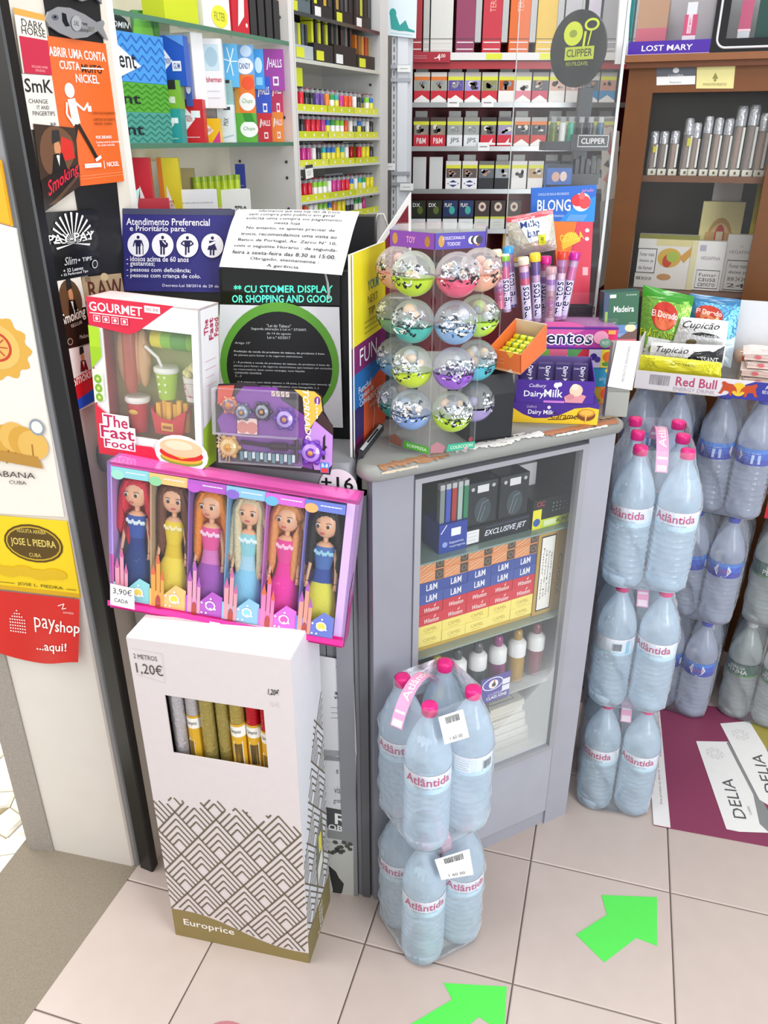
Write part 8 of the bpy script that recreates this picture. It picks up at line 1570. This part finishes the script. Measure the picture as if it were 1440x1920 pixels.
# ================================================================ SNACK TRAY ON THE WATER
TY = -22; t0 = V((.632, 1.940, .985)); TF_ = Frame(t0, TY, 0, 0); tw_, td_ = .46, .20
st = thing('snack_tray', 'open drink carton tray with red and blue lettering used for snacks', 'tray', TF_(tw_/2, td_/2, 0)); sb_ = st.location.copy()
b = B(); TF_.box(b, 0, tw_, 0, td_, 0, .003, '#d8d0c8'); TF_.box(b, 0, tw_, 0, .003, .003, .046, '#e6e0e4'); TF_.box(b, 0, .003, .003, td_, .003, .12, '#dcd6d8'); TF_.box(b, tw_-.003, tw_, .003, td_, .003, .1, '#dcd6d8'); TF_.box(b, 0.02, tw_, td_-.003, td_, .003, .20, '#dfe3e8'); b.obj('carton', 'paper', st, sb_)
b = B(); f = TF_.front(b, 0, tw_, 0, .046)
f.poly([(.42, 0), (1, .0), (1, 1), (.60, 1), (.56, .82), (.47, .15)], '#3d3f9c'); f.bars(.07, .15, .19, .92, '#8a868c', 15, 4, None); f.text('Red Bull', .315, .62, .50, '#c04a70', .205, True); f.text('ENERGY DRINK', .31, .2, .2, '#b9a9b4', .21)
f.ell(.527, .5, .035, .36, '#f2c93a')
def bull(sx, u): f.poly([(u+sx*p, q) for p, q in ((0, .55), (.02, .75), (.045, .78), (.065, .88), (.075, .80), (.068, .62), (.075, .35), (.085, .2), (.07, .18), (.058, .38), (.035, .36), (.03, .15), (.018, .12), (.018, .38), (.004, .42), (-.006, .30), (-.002, .48))], '#c8502c')
bull(-1, .515); bull(1, .539); f.text('AL', .665, .75, .2, '#dfe0f4', .03, True); f.text('RED BULL', .665, .5, .18, '#dfe0f4', .05, True); b.obj('printed_front', 'card', st, sb_)
SPL = lambda d: Plane(TF_(0, d, 0), TY, 12)
bag('snack_bag', 'green plantain crisps bag with a red oval crest in the snack tray', 'snack bag', SPL(.10), [(1206, 534), (1302, 556), (1272, 690), (1196, 680)], .016, '#8cc456', lambda f: (f.rect(0, .86, 1, 1, '#3f9a2c'), f.rect(0, 0, 1, .36, '#eceeea'), f.ell(.50, .66, .27, .19, '#c8382c'), f.ell(.50, .60, .2, .12, '#e0704a'), f.text('El Dorado', .50, .68, .085, '#f8f0ea', .54, True), f.text('PLÁTANO', .40, .42, .12, '#d6dc2c', .78, True), f.text('PLÁTANO', .405, .415, .11, '#6a7a1c', .74, False), f.text('Artesano', .55, .26, .06, '#4a4c48', .36), f.ell(.3, .2, .08, .05, '#8a9a3c')))
bag('snack_bag', 'blue crisps bag with a red oval crest in the snack tray', 'snack bag', SPL(.125), [(1293, 550), (1390, 562), (1370, 690), (1282, 660)], .014, '#5a9ac8', lambda f: (f.rect(0, .9, 1, 1, '#3a7aa8'), f.rect(0, 0, 1, .45, '#c9dcea'), f.ell(.42, .70, .28, .15, '#c8402c'), f.ell(.42, .66, .22, .10, '#e08a5c'), f.text('El Dorado', .42, .74, .08, '#f8f0ea', .5, True), f.poly([(.4, .5), (.6, .7), (.66, .6)], '#f0d8b0')), n=8)
bag('pastry_pack', 'white pastry pack with black script lying across the crisps bags', 'pastry pack', SPL(.075), [(1278, 594), (1366, 602), (1360, 650), (1260, 646)], .010, '#eeeeec', lambda f: (f.text('Cupicão', .46, .72, .34, '#222426', .76, False, True), f.poly([(.3, .42), (.55, .34), (.9, .30), (.8, .42), (.5, .50)], '#1f2022'), f.text('choco', .66, .38, .1, '#f0f0ee', .3, True), f.ell(.35, .12, .1, .1, '#6a5a3c')), n=8)
bag('pastry_pack', 'white croissant pack with a black swoosh just above the yellow wrapper', 'pastry pack', SPL(.050), [(1222, 642), (1362, 648), (1354, 690), (1216, 676)], .010, '#f1f0ee', lambda f: (f.text('Tupicão', .30, .62, .42, '#26282a', .44, False, True), f.poly([(.50, .25), (.60, .62), (.78, .72), (.92, .62), (.98, .98), (.99, .25)], '#26282a'), f.text('CROISSANT', .72, .32, .22, '#f2f2f0', .42, True)), n=8)
bag('pastry_pack', 'yellow green wrapper peeping over the front of the snack tray', 'pastry pack', SPL(.028), [(1198, 664), (1352, 680), (1352, 712), (1196, 700)], .008, '#e0dc3a', lambda f: (f.ell(.5, .6, .3, .3, '#d0c82c'), f.text('Croissant', .55, .7, .2, '#5a5a1c', .3, ital=True)), n=8)
for k in range(5):
    c = TF_(.240+.010*(k % 2), .05+.002*k, .0036+.0195*k); b = B(); F5 = Frame(c, TY+(-4, 3, -2, 5, 0)[k], -2, 0); n = 8
    def wf(u, v, l, F5=F5, k=k): return F5(.16*u, .09*v, .0165+.0014*math.sin(u*21+k)*math.sin(v*9+k)+l-.004*(1 if u < .02 or u > .98 else 0))
    F5.box(b, .004, .156, .004, .086, .0, .0150, '#e6d2c8'); g = [wf(i/n, j/n, 0) for j in range(n+1) for i in range(n+1)]; b.add(g, [(j*(n+1)+i, j*(n+1)+i+1, (j+1)*(n+1)+i+1, (j+1)*(n+1)+i) for j in range(n) for i in range(n)], '#efe2da', True)
    f = Face(b, None, fn=wf, W=.16, H=.09, lift=.0008); f.text('wafer', .4, .5, .3, '#d8a8a8', .3); f.greek(.1, .1, .9, .3, 2, '#c9a9a4', .001, k); f2 = F5.front(b, .004, .156, .0, .0150); f2.line([(.0, .5), (1, .5)], .0012, '#cf9a94'); f2.ell(.2, .6, .05, .3, '#d86a70')
    tag(b.obj('wafer_pack', 'gloss', None, c), f'pale pink wafer pack, {ORD[4-k]} from the top of the pile in the snack tray', 'wafer pack', 'wafer packs piled in the snack tray')
b = B(); F5 = Frame(TF_(.225, .145, .0036), TY+8, 0, 0); b.tube([F5(x, .02, .062) for x in (0, .01, .07, .13, .14)], [.008, .020, .021, .020, .01], '#c9ab94', 14); F5.box(b, .02, .12, .0, .04, .0, .045, '#d0b49c'); b.ball(F5(.03, -.001, .062), (.014, .002, .012), '#c8503a', 12, 6); b.ball(F5(.05, -.001, .058), (.012, .002, .012), '#e8cf6a', 12, 6)
tag(b.obj('biscuit_pack', 'gloss', None, F5(.07, .02, 0)), 'tan round biscuit pack with a red ring behind the wafers', 'biscuit pack')
